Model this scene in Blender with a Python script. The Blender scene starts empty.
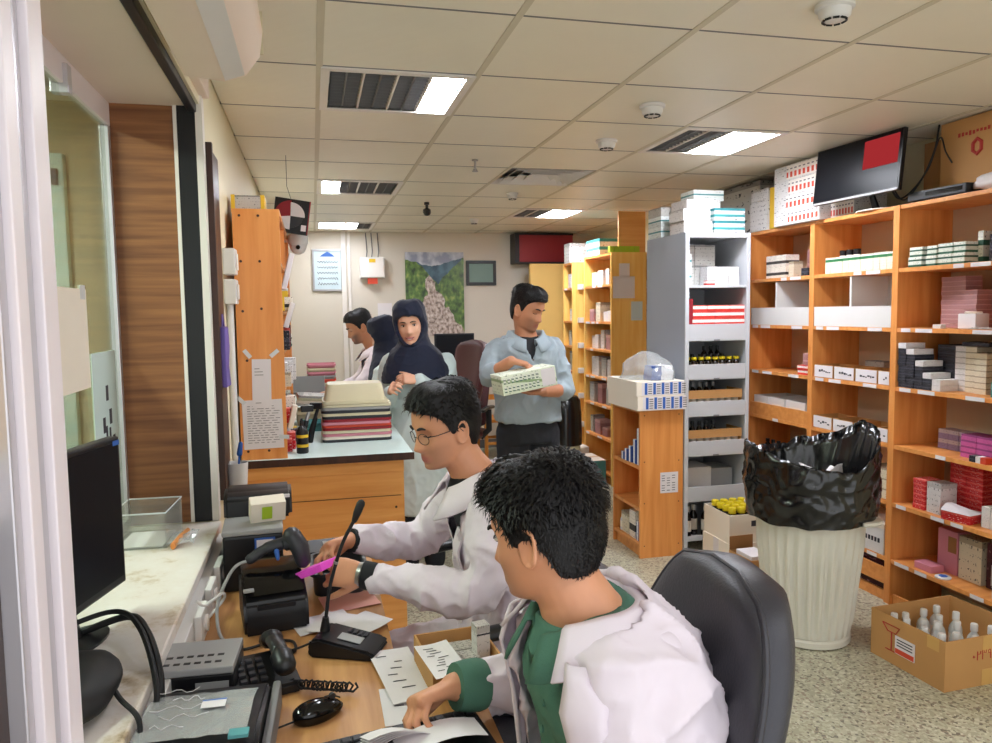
import bpy, bmesh, math, random
from mathutils import Vector, Matrix, noise
random.seed(7)
S = bpy.context.scene
COL = S.collection
V = Vector
# ---------------------------------------------------------------- camera
CAM_H = 1.60
F_PX, YAW, PITCH, ROLL = 752.44, .23758, .078537, -.013815
_f = V((math.sin(YAW)*math.cos(PITCH), math.cos(YAW)*math.cos(PITCH), -math.sin(PITCH)))
_r = V((math.cos(YAW), -math.sin(YAW), 0)); _u = _r.cross(_f)
_R = _r*math.cos(ROLL)+_u*math.sin(ROLL); _U = _u*math.cos(ROLL)-_r*math.sin(ROLL)
cam = bpy.data.objects.new('camera', bpy.data.cameras.new('camera')); COL.objects.link(cam)
cam.data.sensor_width = 36; cam.data.lens = F_PX/992*36; cam.data.clip_start = .02
cam.matrix_world = Matrix(((_R.x,_U.x,-_f.x,0),(_R.y,_U.y,-_f.y,0),(_R.z,_U.z,-_f.z,CAM_H),(0,0,0,1)))
S.camera = cam
# ---------------------------------------------------------------- world, exposure
W = bpy.data.worlds.new('world'); S.world = W; W.use_nodes = True
W.node_tree.nodes['Background'].inputs[0].default_value = (.96,.98,1,1)
W.node_tree.nodes['Background'].inputs[1].default_value = .62
S.view_settings.view_transform = 'Standard'; S.view_settings.look = 'None'
S.view_settings.exposure = 1.6; S.view_settings.gamma = 1; S.view_settings.use_curve_mapping = False
S.cycles.max_bounces = 10; S.cycles.diffuse_bounces = 8; S.cycles.caustics_reflective = False
S.cycles.sample_clamp_indirect = 6
LAMP = 30.0        # strength of the lit fluorescent lamps
CEIL = 2.516
# ---------------------------------------------------------------- materials
def lin(h):
    if isinstance(h, str):
        h = h.lstrip('#'); c = [int(h[i:i+2],16)/255 for i in (0,2,4)]
    else: c = [x/255 for x in h]
    return tuple((x/12.92 if x<=.04045 else ((x+.055)/1.055)**2.4) for x in c)+(1,)
M = {}
def nodes(m): return m.node_tree.nodes, m.node_tree.links
def mat(name, col, rough=.5, metal=0, vary=.10, scale=6, bump=0, bscale=60, spec=.4, stretch=(1,1,1), coat=0, emit=0, sheen=0):
    m = bpy.data.materials.new(name); m.use_nodes = True; n, l = nodes(m); b = n['Principled BSDF']
    c = lin(col)
    b.inputs['Roughness'].default_value = rough; b.inputs['Metallic'].default_value = metal
    b.inputs['Specular IOR Level'].default_value = spec
    if coat: b.inputs['Coat Weight'].default_value = coat; b.inputs['Coat Roughness'].default_value = .12
    if sheen: b.inputs['Sheen Weight'].default_value = sheen
    tc = n.new('ShaderNodeTexCoord'); mp = n.new('ShaderNodeMapping'); mp.inputs['Scale'].default_value = stretch
    l.new(tc.outputs['Object'], mp.inputs[0])
    if vary:
        t = n.new('ShaderNodeTexNoise'); t.inputs['Scale'].default_value = scale; t.inputs['Detail'].default_value = 5
        l.new(mp.outputs[0], t.inputs[0])
        mx = n.new('ShaderNodeMix'); mx.data_type = 'RGBA'
        mx.inputs[6].default_value = tuple(min(1,x*(1-vary)) for x in c[:3])+(1,)
        mx.inputs[7].default_value = tuple(min(1,x*(1+vary)) for x in c[:3])+(1,)
        l.new(t.outputs[0], mx.inputs[0]); l.new(mx.outputs[2], b.inputs['Base Color'])
    else: b.inputs['Base Color'].default_value = c
    if bump:
        t2 = n.new('ShaderNodeTexNoise'); t2.inputs['Scale'].default_value = bscale; t2.inputs['Detail'].default_value = 3
        l.new(mp.outputs[0], t2.inputs[0]); bp = n.new('ShaderNodeBump'); bp.inputs['Strength'].default_value = bump
        bp.inputs['Distance'].default_value = .01
        l.new(t2.outputs[0], bp.inputs['Height']); l.new(bp.outputs[0], b.inputs['Normal'])
    if emit:
        b.inputs['Emission Color'].default_value = c; b.inputs['Emission Strength'].default_value = emit
    M[name] = m; return m
def ramp(n, pts, const=False):
    r = n.new('ShaderNodeValToRGB'); e = r.color_ramp.elements
    while len(e) < len(pts): e.new(.5)
    for i,(p,c) in enumerate(pts): e[i].position = p; e[i].color = lin(c)
    if const: r.color_ramp.interpolation = 'CONSTANT'
    return r
def bands(name, axis, pts, rough=.55, text=0, tcol='#303038'):
    """printed carton: flat colour bands along one axis of the box (generated 0..1), plus rows of tiny print"""
    m = bpy.data.materials.new(name); m.use_nodes = True; n, l = nodes(m); b = n['Principled BSDF']
    b.inputs['Roughness'].default_value = rough; b.inputs['Specular IOR Level'].default_value = .35
    tc = n.new('ShaderNodeTexCoord'); sp = n.new('ShaderNodeSeparateXYZ'); l.new(tc.outputs['Generated'], sp.inputs[0])
    r = ramp(n, pts, True); l.new(sp.outputs['XYZ'.index(axis)], r.inputs[0])
    out = r.outputs[0]
    if text:
        bt = n.new('ShaderNodeTexBrick'); bt.inputs['Scale'].default_value = text
        bt.inputs['Color1'].default_value = (1,1,1,1); bt.inputs['Color2'].default_value = (1,1,1,1); bt.inputs['Mortar'].default_value = (0,0,0,1)
        mp = n.new('ShaderNodeMapping'); mp.inputs['Rotation'].default_value = (math.pi/2,0,0); l.new(tc.outputs['Generated'], mp.inputs[0])
        nz = n.new('ShaderNodeTexNoise'); nz.inputs['Scale'].default_value = text*3; l.new(tc.outputs['Generated'], nz.inputs[0])
        sc = n.new('ShaderNodeMath'); sc.operation = 'GREATER_THAN'; sc.inputs[1].default_value = .60; l.new(nz.outputs[0], sc.inputs[0])
        wv = n.new('ShaderNodeTexWave'); wv.bands_direction = 'Z'; wv.inputs['Scale'].default_value = text*.35; l.new(tc.outputs['Generated'], wv.inputs[0])
        gt = n.new('ShaderNodeMath'); gt.operation = 'GREATER_THAN'; gt.inputs[1].default_value = .62; l.new(wv.outputs[1], gt.inputs[0])
        mu = n.new('ShaderNodeMath'); mu.operation = 'MULTIPLY'; l.new(sc.outputs[0], mu.inputs[0]); l.new(gt.outputs[0], mu.inputs[1])
        mx = n.new('ShaderNodeMix'); mx.data_type = 'RGBA'; l.new(mu.outputs[0], mx.inputs[0]); l.new(out, mx.inputs[6]); mx.inputs[7].default_value = lin(tcol)
        out = mx.outputs[2]
    l.new(out, b.inputs['Base Color']); M[name] = m; return m
def wood(name, c1, c2, axis=2, rough=.42, scale=3.0, fine=9):
    """laminate with a grain along one object axis"""
    m = bpy.data.materials.new(name); m.use_nodes = True; n, l = nodes(m); b = n['Principled BSDF']
    b.inputs['Roughness'].default_value = rough; b.inputs['Specular IOR Level'].default_value = .4
    tc = n.new('ShaderNodeTexCoord'); mp = n.new('ShaderNodeMapping')
    s = [fine]*3; s[axis] = .7; mp.inputs['Scale'].default_value = s; l.new(tc.outputs['Object'], mp.inputs[0])
    t = n.new('ShaderNodeTexNoise'); t.inputs['Scale'].default_value = scale; t.inputs['Detail'].default_value = 7; t.inputs['Distortion'].default_value = .4
    l.new(mp.outputs[0], t.inputs[0]); r = ramp(n, [(.3,c1),(.7,c2)]); l.new(t.outputs[0], r.inputs[0]); l.new(r.outputs[0], b.inputs['Base Color'])
    M[name] = m; return m
def glassy(name, tint, gloss=.12, rough=.02, milky=0):
    m = bpy.data.materials.new(name); m.use_nodes = True; n, l = nodes(m); n.remove(n['Principled BSDF'])
    t = n.new('ShaderNodeBsdfTransparent'); t.inputs[0].default_value = lin(tint)
    g = n.new('ShaderNodeBsdfGlossy'); g.inputs['Roughness'].default_value = rough
    lw = n.new('ShaderNodeLayerWeight'); lw.inputs[0].default_value = .5
    pw = n.new('ShaderNodeMath'); pw.operation = 'POWER'; pw.inputs[1].default_value = 4; l.new(lw.outputs['Facing'], pw.inputs[0])
    fr = n.new('ShaderNodeMath'); fr.operation = 'MULTIPLY'; fr.inputs[1].default_value = {'lens':.3,'window_glass':1.15}.get(name,.6); l.new(pw.outputs[0], fr.inputs[0])
    ad = n.new('ShaderNodeMath'); ad.operation = 'ADD'; ad.inputs[1].default_value = gloss; ad.use_clamp = True; l.new(fr.outputs[0], ad.inputs[0])
    mx = n.new('ShaderNodeMixShader'); l.new(ad.outputs[0], mx.inputs[0]); l.new(t.outputs[0], mx.inputs[1]); l.new(g.outputs[0], mx.inputs[2])
    if milky:
        df = n.new('ShaderNodeBsdfDiffuse'); df.inputs[0].default_value = (.85,.87,.88,1); m2 = n.new('ShaderNodeMixShader'); m2.inputs[0].default_value = milky
        l.new(mx.outputs[0], m2.inputs[1]); l.new(df.outputs[0], m2.inputs[2]); mx = m2
    l.new(mx.outputs[0], n['Material Output'].inputs[0]); M[name] = m; return m
def emis(name, col, s):
    m = bpy.data.materials.new(name); m.use_nodes = True; n, l = nodes(m); n.remove(n['Principled BSDF'])
    e = n.new('ShaderNodeEmission'); e.inputs[0].default_value = lin(col); e.inputs[1].default_value = s
    l.new(e.outputs[0], n['Material Output'].inputs[0]); M[name] = m; return m

emis('lamp', '#f2f6ff', LAMP); emis('lamp_dim', '#f2f6ff', LAMP*.28)  # second one: weaker output for the far fixture and the added fill lights
mat('ceiling_tile', '#e6e0cf', .42, vary=.05, scale=3, bump=.05, bscale=14, spec=.5)
mat('ceiling_bar', '#cbc2ac', .5, vary=.05)
mat('cream_wall', '#e2d9bb', .6, vary=.06, scale=2)
mat('back_paint', '#d2cabd', .6, vary=.05, scale=2)
mat('yellow_wall', '#e8c274', .6, vary=.06)
mat('soffit_paint', '#e6d4c6', .7, vary=.06, scale=3)
mat('white_paint', '#e2dcd6', .5, vary=.05)
mat('white_plastic', '#d6d4d2', .4, vary=.04)
mat('grey_plastic', '#9a9a9a', .45, vary=.06)
mat('beige_plastic', '#cfc6a6', .45, vary=.08)
mat('black_plastic', '#141417', .38, vary=.15)
mat('dark_grey_plastic', '#2b2c31', .42, vary=.12)
mat('black_rubber', '#101012', .6, vary=.1)
mat('black_glossy', '#0a0a0c', .12, vary=0)
mat('alu', '#c9c6cc', .34, metal=.55, vary=.05)
mat('white_alu', '#efe6ec', .35, vary=.03)
mat('steel', '#a8a8aa', .3, metal=.9, vary=.06)
mat('dark_metal', '#26262a', .4, metal=.4, vary=.1)
mat('paper', '#dcd7da', .7, vary=.03, scale=20)
mat('paper_pink', '#e3a598', .7, vary=.05)
mat('paper_cream', '#e8decf', .7, vary=.04)
mat('paper_blue', '#c5d6dc', .7, vary=.04)
mat('ink', '#33333b', .7, vary=.2, scale=80)
mat('red_ink', '#a8322c', .7, vary=.1)
mat('carton', '#b98a55', .75, vary=.10, scale=5)
mat('carton_dark', '#94683c', .75, vary=.10, scale=5)
mat('tape', '#c79c5c', .3, vary=.06)
mat('grey_panel', '#9a9fac', .38, vary=.06, scale=3)
mat('rack_white', '#bcbec2', .42, vary=.04)
mat('inner_cream', '#c7b195', .6, vary=.05)
mat('marble', '#d8cdbd', .3, vary=.10, scale=9)
mat('red_cabinet', '#8e1f2a', .4, vary=.12)
mat('maroon', '#4a2226', .45, vary=.12, bump=.1)
mat('black_leather', '#2c2b33', .42, vary=.10, bump=.10, bscale=180, spec=.5)
mat('bag_black', '#0c0c0e', .22, vary=.2, spec=.6)
mat('bin_grey', '#cdc9bd', .4, vary=.06, scale=4)
mat('navy', '#161d33', .85, vary=.15, bump=.1, bscale=200, sheen=.15)
mat('coat_white', '#d5cad3', .8, vary=.05, scale=9, bump=.12, bscale=14)
mat('coat_ice', '#c3d2d2', .8, vary=.05, scale=9, bump=.1, bscale=14)
mat('shirt_green', '#426b5a', .8, vary=.10, bump=.15, bscale=300)
mat('shirt_grey', '#96a3ab', .8, vary=.06, bump=.1, bscale=200)
mat('shirt_black', '#16171b', .8, vary=.1)
mat('trousers', '#23252b', .85, vary=.1)
mat('hair', '#0d0a0b', .55, vary=.35, scale=60, spec=.3)
mat('eye_white', '#d8d2cc', .25, vary=0)
mat('iris', '#20130c', .2, vary=0)
mat('amber', '#1b0f08', .12, vary=.1, spec=.6)
mat('yellow_cap', '#d9c321', .4, vary=.05)
mat('clear_bottle', '#cfd2d4', .25, vary=.05)
mat('magenta', '#e64fd0', .5, vary=.05)
mat('lime', '#a9c62e', .5, vary=.06)
mat('teal', '#4c8f93', .5, vary=.06)
mat('blue', '#2f5fb0', .5, vary=.06)
mat('purple', '#6a59a8', .5, vary=.1)
mat('orange_red', '#cf4a32', .5, vary=.06)
mat('pink', '#c9808f', .55, vary=.06)
mat('yellow', '#dcb52c', .5, vary=.05)
mat('mid_grey', '#6d6c6c', .5, vary=.08)
mat('door_blue', '#c3d6d3', .5, vary=.04)
mat('corridor', '#b9ad92', .7, vary=.06)
mat('screen', '#131419', .32, vary=0, spec=.12)
wood('orange_wood', '#d38440', '#e69e58', 2)
wood('orange_wood_h', '#d08442', '#e59e58', 1)
wood('orange_panel', '#dc964e', '#eeb068', 0)
wood('brown_wood', '#6b4128', '#98663f', 0, .45, 3, 14)
wood('dark_wood', '#2c1a12', '#4a2c1e', 2)
wood('desk_wood', '#a87444', '#cb9862', 1, .4, 3.5, 8)
wood('yellow_wood', '#edb557', '#f7cd78', 2)
wood('chair_wood', '#b06c24', '#cc8836', 2)
glassy('window_glass', '#dde5d8', .02)
glassy('clear_film', '#f8fafa', .08, .18, .22)
glassy('acrylic', '#f8faf6', .04, .05, .08)
glassy('lens', '#f2f4f4', .02)
emis('tv_red_reflection', '#c4373b', .22)  # weak glow painted in for the red reflection on the television

def floor_mat():
    m = bpy.data.materials.new('terrazzo'); m.use_nodes = True; n, l = nodes(m); b = n['Principled BSDF']
    b.inputs['Roughness'].default_value = .28; b.inputs['Specular IOR Level'].default_value = .5
    tc = n.new('ShaderNodeTexCoord')
    v = n.new('ShaderNodeTexVoronoi'); v.inputs['Scale'].default_value = 95; l.new(tc.outputs['Object'], v.inputs[0])
    sp = n.new('ShaderNodeSeparateColor'); l.new(v.outputs['Color'], sp.inputs[0])
    r = ramp(n, [(0,'#7a7468'),(.10,'#aeab96'),(.45,'#c0bea8'),(.80,'#d0cebc'),(.92,'#988a7c')], True); l.new(sp.outputs[0], r.inputs[0])
    nz = n.new('ShaderNodeTexNoise'); nz.inputs['Scale'].default_value = 1.6; l.new(tc.outputs['Object'], nz.inputs[0])
    r2 = ramp(n, [(.35,'#cfccbc'),(.7,'#ffffff')]); l.new(nz.outputs[0], r2.inputs[0])
    mx = n.new('ShaderNodeMix'); mx.data_type = 'RGBA'; mx.blend_type = 'MULTIPLY'; mx.inputs[0].default_value = .6
    l.new(r.outputs[0], mx.inputs[6]); l.new(r2.outputs[0], mx.inputs[7]); l.new(mx.outputs[2], b.inputs['Base Color']); M['terrazzo'] = m
floor_mat()
def dirty_marble():
    m = M['marble']; n, l = nodes(m); b = n['Principled BSDF']
    tc = n.new('ShaderNodeTexCoord'); t = n.new('ShaderNodeTexNoise'); t.inputs['Scale'].default_value = 7; t.inputs['Detail'].default_value = 8; t.inputs['Roughness'].default_value = .7
    l.new(tc.outputs['Object'], t.inputs[0])
    r = ramp(n, [(.27,'#7d6547'),(.37,'#bfae97'),(.46,'#d6cdc5'),(.75,'#dfdad6')]); l.new(t.outputs[0], r.inputs[0]); l.new(r.outputs[0], b.inputs['Base Color'])
dirty_marble()
def mural_mat():
    """a plain mountain-river picture: sky, hills, forest flanks, pale rocky river"""
    m = bpy.data.materials.new('mural_print'); m.use_nodes = True; n, l = nodes(m); b = n['Principled BSDF']; b.inputs['Roughness'].default_value = .35
    tc = n.new('ShaderNodeTexCoord'); sp = n.new('ShaderNodeSeparateXYZ'); l.new(tc.outputs['Generated'], sp.inputs[0])
    def math_(op, a, b_):
        k = n.new('ShaderNodeMath'); k.operation = op
        for i,x in enumerate((a,b_)):
            if isinstance(x,(int,float)): k.inputs[i].default_value = x
            else: l.new(x, k.inputs[i])
        return k.outputs[0]
    def tex(sc, det=6):
        t = n.new('ShaderNodeTexNoise'); t.inputs['Scale'].default_value = sc; t.inputs['Detail'].default_value = det; l.new(tc.outputs['Generated'], t.inputs[0]); return t.outputs[0]
    def mixc(f, a, c):
        k = n.new('ShaderNodeMix'); k.data_type = 'RGBA'; l.new(f, k.inputs[0]); l.new(a, k.inputs[6]); l.new(c, k.inputs[7]); return k.outputs[2]
    x, z = sp.outputs[0], sp.outputs[2]
    rk = ramp(n, [(.35,'#6b5a52'),(.5,'#b4a298'),(.65,'#d9cfc8')]); l.new(tex(22), rk.inputs[0])
    fo = ramp(n, [(.35,'#2c4222'),(.55,'#5c7d38'),(.7,'#93a552')]); l.new(tex(12), fo.inputs[0])
    sk = ramp(n, [(.4,'#8d93a8'),(.6,'#cfd2da')]); l.new(tex(5), sk.inputs[0])
    hl = ramp(n, [(.4,'#2d4a5c'),(.6,'#4d6f80')]); l.new(tex(7), hl.inputs[0])
    d = math_('ABSOLUTE', math_('SUBTRACT', x, math_('ADD', .52, math_('MULTIPLY', math_('SUBTRACT', z, .3), -.25))), 0)
    wid = math_('SUBTRACT', .40, math_('MULTIPLY', z, .55))
    riv = math_('LESS_THAN', math_('ADD', d, math_('MULTIPLY', tex(5), .42)), math_('ADD', wid, .22))
    base = mixc(riv, fo.outputs[0], rk.outputs[0])
    vdep = math_('ABSOLUTE', math_('SUBTRACT', x, .55), 0)
    top = math_('GREATER_THAN', math_('ADD', z, math_('MULTIPLY', tex(6), .12)), math_('ADD', .68, math_('MULTIPLY', vdep, .75)))
    base = mixc(top, base, hl.outputs[0])
    sky = math_('GREATER_THAN', math_('ADD', z, math_('MULTIPLY', tex(4), .10)), math_('ADD', .87, math_('MULTIPLY', math_('ABSOLUTE', math_('SUBTRACT', x, .45),0), .22)))
    base = mixc(sky, base, sk.outputs[0])
    l.new(base, b.inputs['Base Color']); M['mural_print'] = m
mural_mat()
# ---------------------------------------------------------------- mesh helpers
def B(): return bmesh.new()
def box(bm, x0,x1,y0,y1,z0,z1, bev=0, mat_index=0):
    vs = [bm.verts.new((x,y,z)) for z in (z0,z1) for y in (y0,y1) for x in (x0,x1)]
    fs = [bm.faces.new([vs[i] for i in q]) for q in ((0,2,3,1),(4,5,7,6),(0,1,5,4),(2,6,7,3),(0,4,6,2),(1,3,7,5))]
    for f in fs: f.material_index = mat_index
    if bev: bmesh.ops.bevel(bm, geom=list({e for f in fs for e in f.edges}), offset=bev, segments=2, profile=.6, affect='EDGES')
def frames(pts, hint=None):
    T = []
    for i in range(len(pts)):
        a = pts[max(i-1,0)]; b = pts[min(i+1,len(pts)-1)]; T.append((b-a).normalized())
    h = V(hint) if hint is not None else (V((0,0,1)) if abs(T[0].z)<.9 else V((1,0,0)))
    out = []; s = (h-T[0]*h.dot(T[0])).normalized()
    for t in T:
        s = s-t*s.dot(t)
        s = s.normalized() if s.length>1e-6 else t.orthogonal().normalized()
        out.append((t, s, t.cross(s)))
    return out
def loft(bm, rings, cap=True, closed=True, mi=0):
    R = [[bm.verts.new(p) for p in r] for r in rings]; n = len(R[0])
    for a,b in zip(R,R[1:]):
        for i in range(n if closed else n-1):
            j = (i+1)%n
            f = bm.faces.new((a[i],a[j],b[j],b[i])); f.material_index = mi
    if cap:
        for r,rev in ((R[0],True),(R[-1],False)):
            c = bm.verts.new(sum((v.co for v in r), V())/n)
            for i in range(n):
                j = (i+1)%n
                f = bm.faces.new((c,r[j],r[i]) if rev else (c,r[i],r[j])); f.material_index = mi
    return R
def tube(bm, pts, rad, seg=10, hint=None, round_ends=False, mi=0):
    pts = [V(p) for p in pts]; k = len(pts)
    if not isinstance(rad,(list,tuple)): rad = [rad]*k
    rad = [r if isinstance(r,(list,tuple)) else (r,r) for r in rad]
    F = frames(pts, hint); rings = []
    def ring(c, f, r): return [c+f[1]*(math.cos(a)*r[0])+f[2]*(math.sin(a)*r[1]) for a in [2*math.pi*i/seg for i in range(seg)]]
    if round_ends:
        r = rad[0]; m = min(r)
        for q,s in ((.95,.3),(.6,.8)): rings.append(ring(pts[0]-F[0][0]*m*q, F[0], (r[0]*s,r[1]*s)))
    for p,f,r in zip(pts,F,rad): rings.append(ring(p,f,r))
    if round_ends:
        r = rad[-1]; m = min(r)
        for q,s in ((.6,.8),(.95,.3)): rings.append(ring(pts[-1]+F[-1][0]*m*q, F[-1], (r[0]*s,r[1]*s)))
    loft(bm, rings, mi=mi)
def curve(pts, n=8):
    """Catmull-Rom through the points"""
    pts = [V(p) for p in pts]; out = []
    P = [pts[0]*2-pts[1]]+pts+[pts[-1]*2-pts[-2]]
    for i in range(1,len(P)-2):
        a,b,c,d = P[i-1:i+3]
        for k in range(n):
            t = k/n; out.append(.5*((2*b)+(c-a)*t+(2*a-5*b+4*c-d)*t*t+(3*b-a-3*c+d)*t**3))
    return out+[pts[-1]]
def lathe(bm, prof, seg=24, c=(0,0,0), sx=1, sy=1, cap=True, mi=0):
    rings = [[V((c[0]+r*sx*math.cos(2*math.pi*i/seg), c[1]+r*sy*math.sin(2*math.pi*i/seg), c[2]+z)) for i in range(seg)] for r,z in prof]
    loft(bm, rings, cap=cap, mi=mi)
def prism(bm, poly, y0, y1, axis='y', mi=0):
    """polygon (a,b) extruded along an axis"""
    def P(a,b,t): return {'y':(a,t,b),'x':(t,a,b),'z':(a,b,t)}[axis]
    A = [bm.verts.new(P(a,b,y0)) for a,b in poly]; Bv = [bm.verts.new(P(a,b,y1)) for a,b in poly]
    n = len(poly); fs = [bm.faces.new(A), bm.faces.new(Bv[::-1])]
    for i in range(n): fs.append(bm.faces.new((A[i],Bv[i],Bv[(i+1)%n],A[(i+1)%n])))
    for f in fs: f.material_index = mi
def sheet(bm, grid, th=.001):
    """thick sheet from a grid of points"""
    nu, nv = len(grid), len(grid[0])
    N = [[None]*nv for _ in range(nu)]
    for i in range(nu):
        for j in range(nv):
            a = grid[min(i+1,nu-1)][j]-grid[max(i-1,0)][j]; b = grid[i][min(j+1,nv-1)]-grid[i][max(j-1,0)]
            c = a.cross(b); N[i][j] = c.normalized() if c.length>1e-12 else V((0,0,1))
    t = [[bm.verts.new(grid[i][j]+N[i][j]*th/2) for j in range(nv)] for i in range(nu)]
    u = [[bm.verts.new(grid[i][j]-N[i][j]*th/2) for j in range(nv)] for i in range(nu)]
    for i in range(nu-1):
        for j in range(nv-1):
            bm.faces.new((t[i][j],t[i+1][j],t[i+1][j+1],t[i][j+1])); bm.faces.new((u[i][j],u[i][j+1],u[i+1][j+1],u[i+1][j]))
    for i in range(nu-1):
        bm.faces.new((t[i][0],u[i][0],u[i+1][0],t[i+1][0])); bm.faces.new((t[i][-1],t[i+1][-1],u[i+1][-1],u[i][-1]))
    for j in range(nv-1):
        bm.faces.new((t[0][j],t[0][j+1],u[0][j+1],u[0][j])); bm.faces.new((t[-1][j],u[-1][j],u[-1][j+1],t[-1][j+1]))
def xf(bm, mtx): bmesh.ops.transform(bm, matrix=mtx, verts=bm.verts)
def mesh_of(name, bm, mats, smooth=False):
    bmesh.ops.recalc_face_normals(bm, faces=bm.faces)
    me = bpy.data.meshes.new(name); bm.to_mesh(me); bm.free()
    for m in (mats if isinstance(mats,(list,tuple)) else [mats]): me.materials.append(M[m] if isinstance(m,str) else m)
    if smooth:
        me.polygons.foreach_set('use_smooth', [True]*len(me.polygons))
        if smooth != 'full': me.set_sharp_from_angle(angle=math.radians(38))
    return me
def obj(name, bm, mats, parent=None, smooth=False, label=None):
    me = bm if isinstance(bm, bpy.types.Mesh) else mesh_of(name, bm, mats, smooth)
    o = bpy.data.objects.new(name, me); COL.objects.link(o)
    if parent: o.parent = parent
    if label: o['label'] = label
    return o
def tag(o, label, cat, group=None, kind=None):   # LONGLAB
    if len(label.replace('-',' ').split())>16: print('LONG',label)
    o['label'] = label; o['category'] = cat
    if group: o['group'] = group
    if kind: o['kind'] = kind
    return o
def thing(name, label, cat, loc=(0,0,0), rotz=0, group=None):
    o = bpy.data.objects.new(name, None); COL.objects.link(o); o.empty_display_size = .1
    o.location = loc; o.rotation_euler = (0,0,rotz); return tag(o, label, cat, group)
def struct(name, bm, m, parent=None, label=None):
    o = obj(name, bm, m, parent, label=label)
    if not parent: o['kind'] = 'structure'
    return o
def dup(root, loc, rotz, label, group=None):
    r = root.copy(); COL.objects.link(r); r.location = loc; r.rotation_euler = (0,0,rotz); r['label'] = label
    if group: r['group'] = group
    for ch in list(root.children):
        c = ch.copy(); COL.objects.link(c); c.parent = r
        for g in ch.children:
            d = g.copy(); COL.objects.link(d); d.parent = c
    return r
ORD = ['first','second','third','fourth','fifth','sixth','seventh','eighth','ninth','tenth','eleventh','twelfth','thirteenth','fourteenth','fifteenth','sixteenth']
_bc = {}
def pack(name, dims, m, loc, label, cat='box', group=None, rotz=0, bev=.0015):
    """a closed carton standing with its base centre at loc (mesh shared between equal cartons)"""
    key = (tuple(round(d,4) for d in dims), m)
    if key not in _bc:
        b = B(); x,y,z = dims; box(b, -x/2,x/2,-y/2,y/2,0,z, min(bev, min(dims)*.15)); _bc[key] = mesh_of(name, b, m)
    o = bpy.data.objects.new(name, _bc[key]); COL.objects.link(o); o.location = loc; o.rotation_euler = (0,0,rotz)
    return tag(o, label, cat, group)
def packs_x(name, base, dims, m, x, y0, z, ny, nz, group, jit=.002, skip=(), toward=-1):
    """cartons on a shelf that faces -X: ny columns running toward the camera (left to right in the photo), nz high"""
    for i in range(ny):
        for k in range(nz):
            if (i,k) in skip: continue
            lab = base
            if ny>1: lab += ', %s from left' % ORD[i]
            if nz>1: lab += (', %s up' % ORD[k]) if k else ', bottom row'
            pack(name, dims, m, (x+random.uniform(-jit,jit), y0+toward*i*(dims[1]+.003), z+k*dims[2]+.0005), lab, 'box', group)
# ================================================================ THE ROOM
XW, XR, YB, YN = -.36, 3.34, 8.62, -.6         # left wall face, right wall, back wall, near end
WIN_Y = 2.88; SILL = .86; SOF = 2.335; XG = -.65
b = B(); box(b, -2.2,XR+.2, YN,YB+.2, -.1,0); struct('floor', b, 'terrazzo')
# ceiling: lay-in tiles with openings for lights and a vent
X0, Y0, T = .054, 2.328, .6
HOLES = {(0,1),(0,5),(0,9),(3,2),(3,7),(2,4),(0,-4),(2,-4),(4,-4),(2,1),(4,1)}
HOLES -= {(2,1),(4,1)}
b = B(); g = B()
for i in range(-1,6):
    for j in range(-5,11):
        xa, xb = X0+i*T, X0+(i+1)*T; ya, yb = Y0+j*T, Y0+(j+1)*T
        xa, xb = max(xa, XW), min(xb, XR); yb = min(yb, YB); ya = max(ya, YN)
        if xb-xa<.02 or yb-ya<.02: continue
        if (i,j) in HOLES: continue
        box(b, xa+.005,xb-.005, ya+.005,yb-.005, CEIL+.002,CEIL+.02)
for i in range(0,6):
    x = X0+i*T; box(g, x-.012,x+.012, YN,YB, CEIL-.001,CEIL+.012)
ceil = struct('ceiling', b, 'ceiling_tile'); struct('ceiling_grid', g, 'ceiling_bar', ceil)
g = B()
for j in range(-4,11):
    y = Y0+j*T; box(g, XW,XR, y-.0045,y+.0045, CEIL+.001,CEIL+.012)
struct('ceiling_joint', g, 'mid_grey', ceil)
# unseen lamp, added to light the corridor behind the window glass
t = thing('corridor_fill_lamp','added unseen fill lamp in the corridor beyond the window glass','ceiling light',(-1.4,2.2,CEIL-.001))
b = B(); box(b,-.16,.16,-.62,.62,-.03,0,.004); obj('frame', b, 'white_paint', t)
b = B(); box(b,-.13,.13,-.58,.58,-.034,-.0305); obj('lamp_panel', b, 'lamp', t)
b = B(); box(b, -2.2,XR+.2, YN,YB+.2, CEIL+.16,CEIL+.2); struct('trim_1', b, 'ceiling_tile')
# embossed lozenges on the tiles
_m = M['ceiling_tile']; n, l = nodes(_m); bs = n['Principled BSDF']; tc = n.new('ShaderNodeTexCoord')
mp = n.new('ShaderNodeMapping'); mp.inputs['Rotation'].default_value = (0,0,math.pi/4); l.new(tc.outputs['Object'], mp.inputs[0])
ck = n.new('ShaderNodeTexVoronoi'); ck.inputs['Scale'].default_value = 16; ck.inputs['Randomness'].default_value = 0; l.new(mp.outputs[0], ck.inputs[0])
bp = n.new('ShaderNodeBump'); bp.inputs['Strength'].default_value = .10; bp.inputs['Distance'].default_value = .01
l.new(ck.outputs['Distance'], bp.inputs['Height']); l.new(bp.outputs[0], bs.inputs['Normal'])
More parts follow.
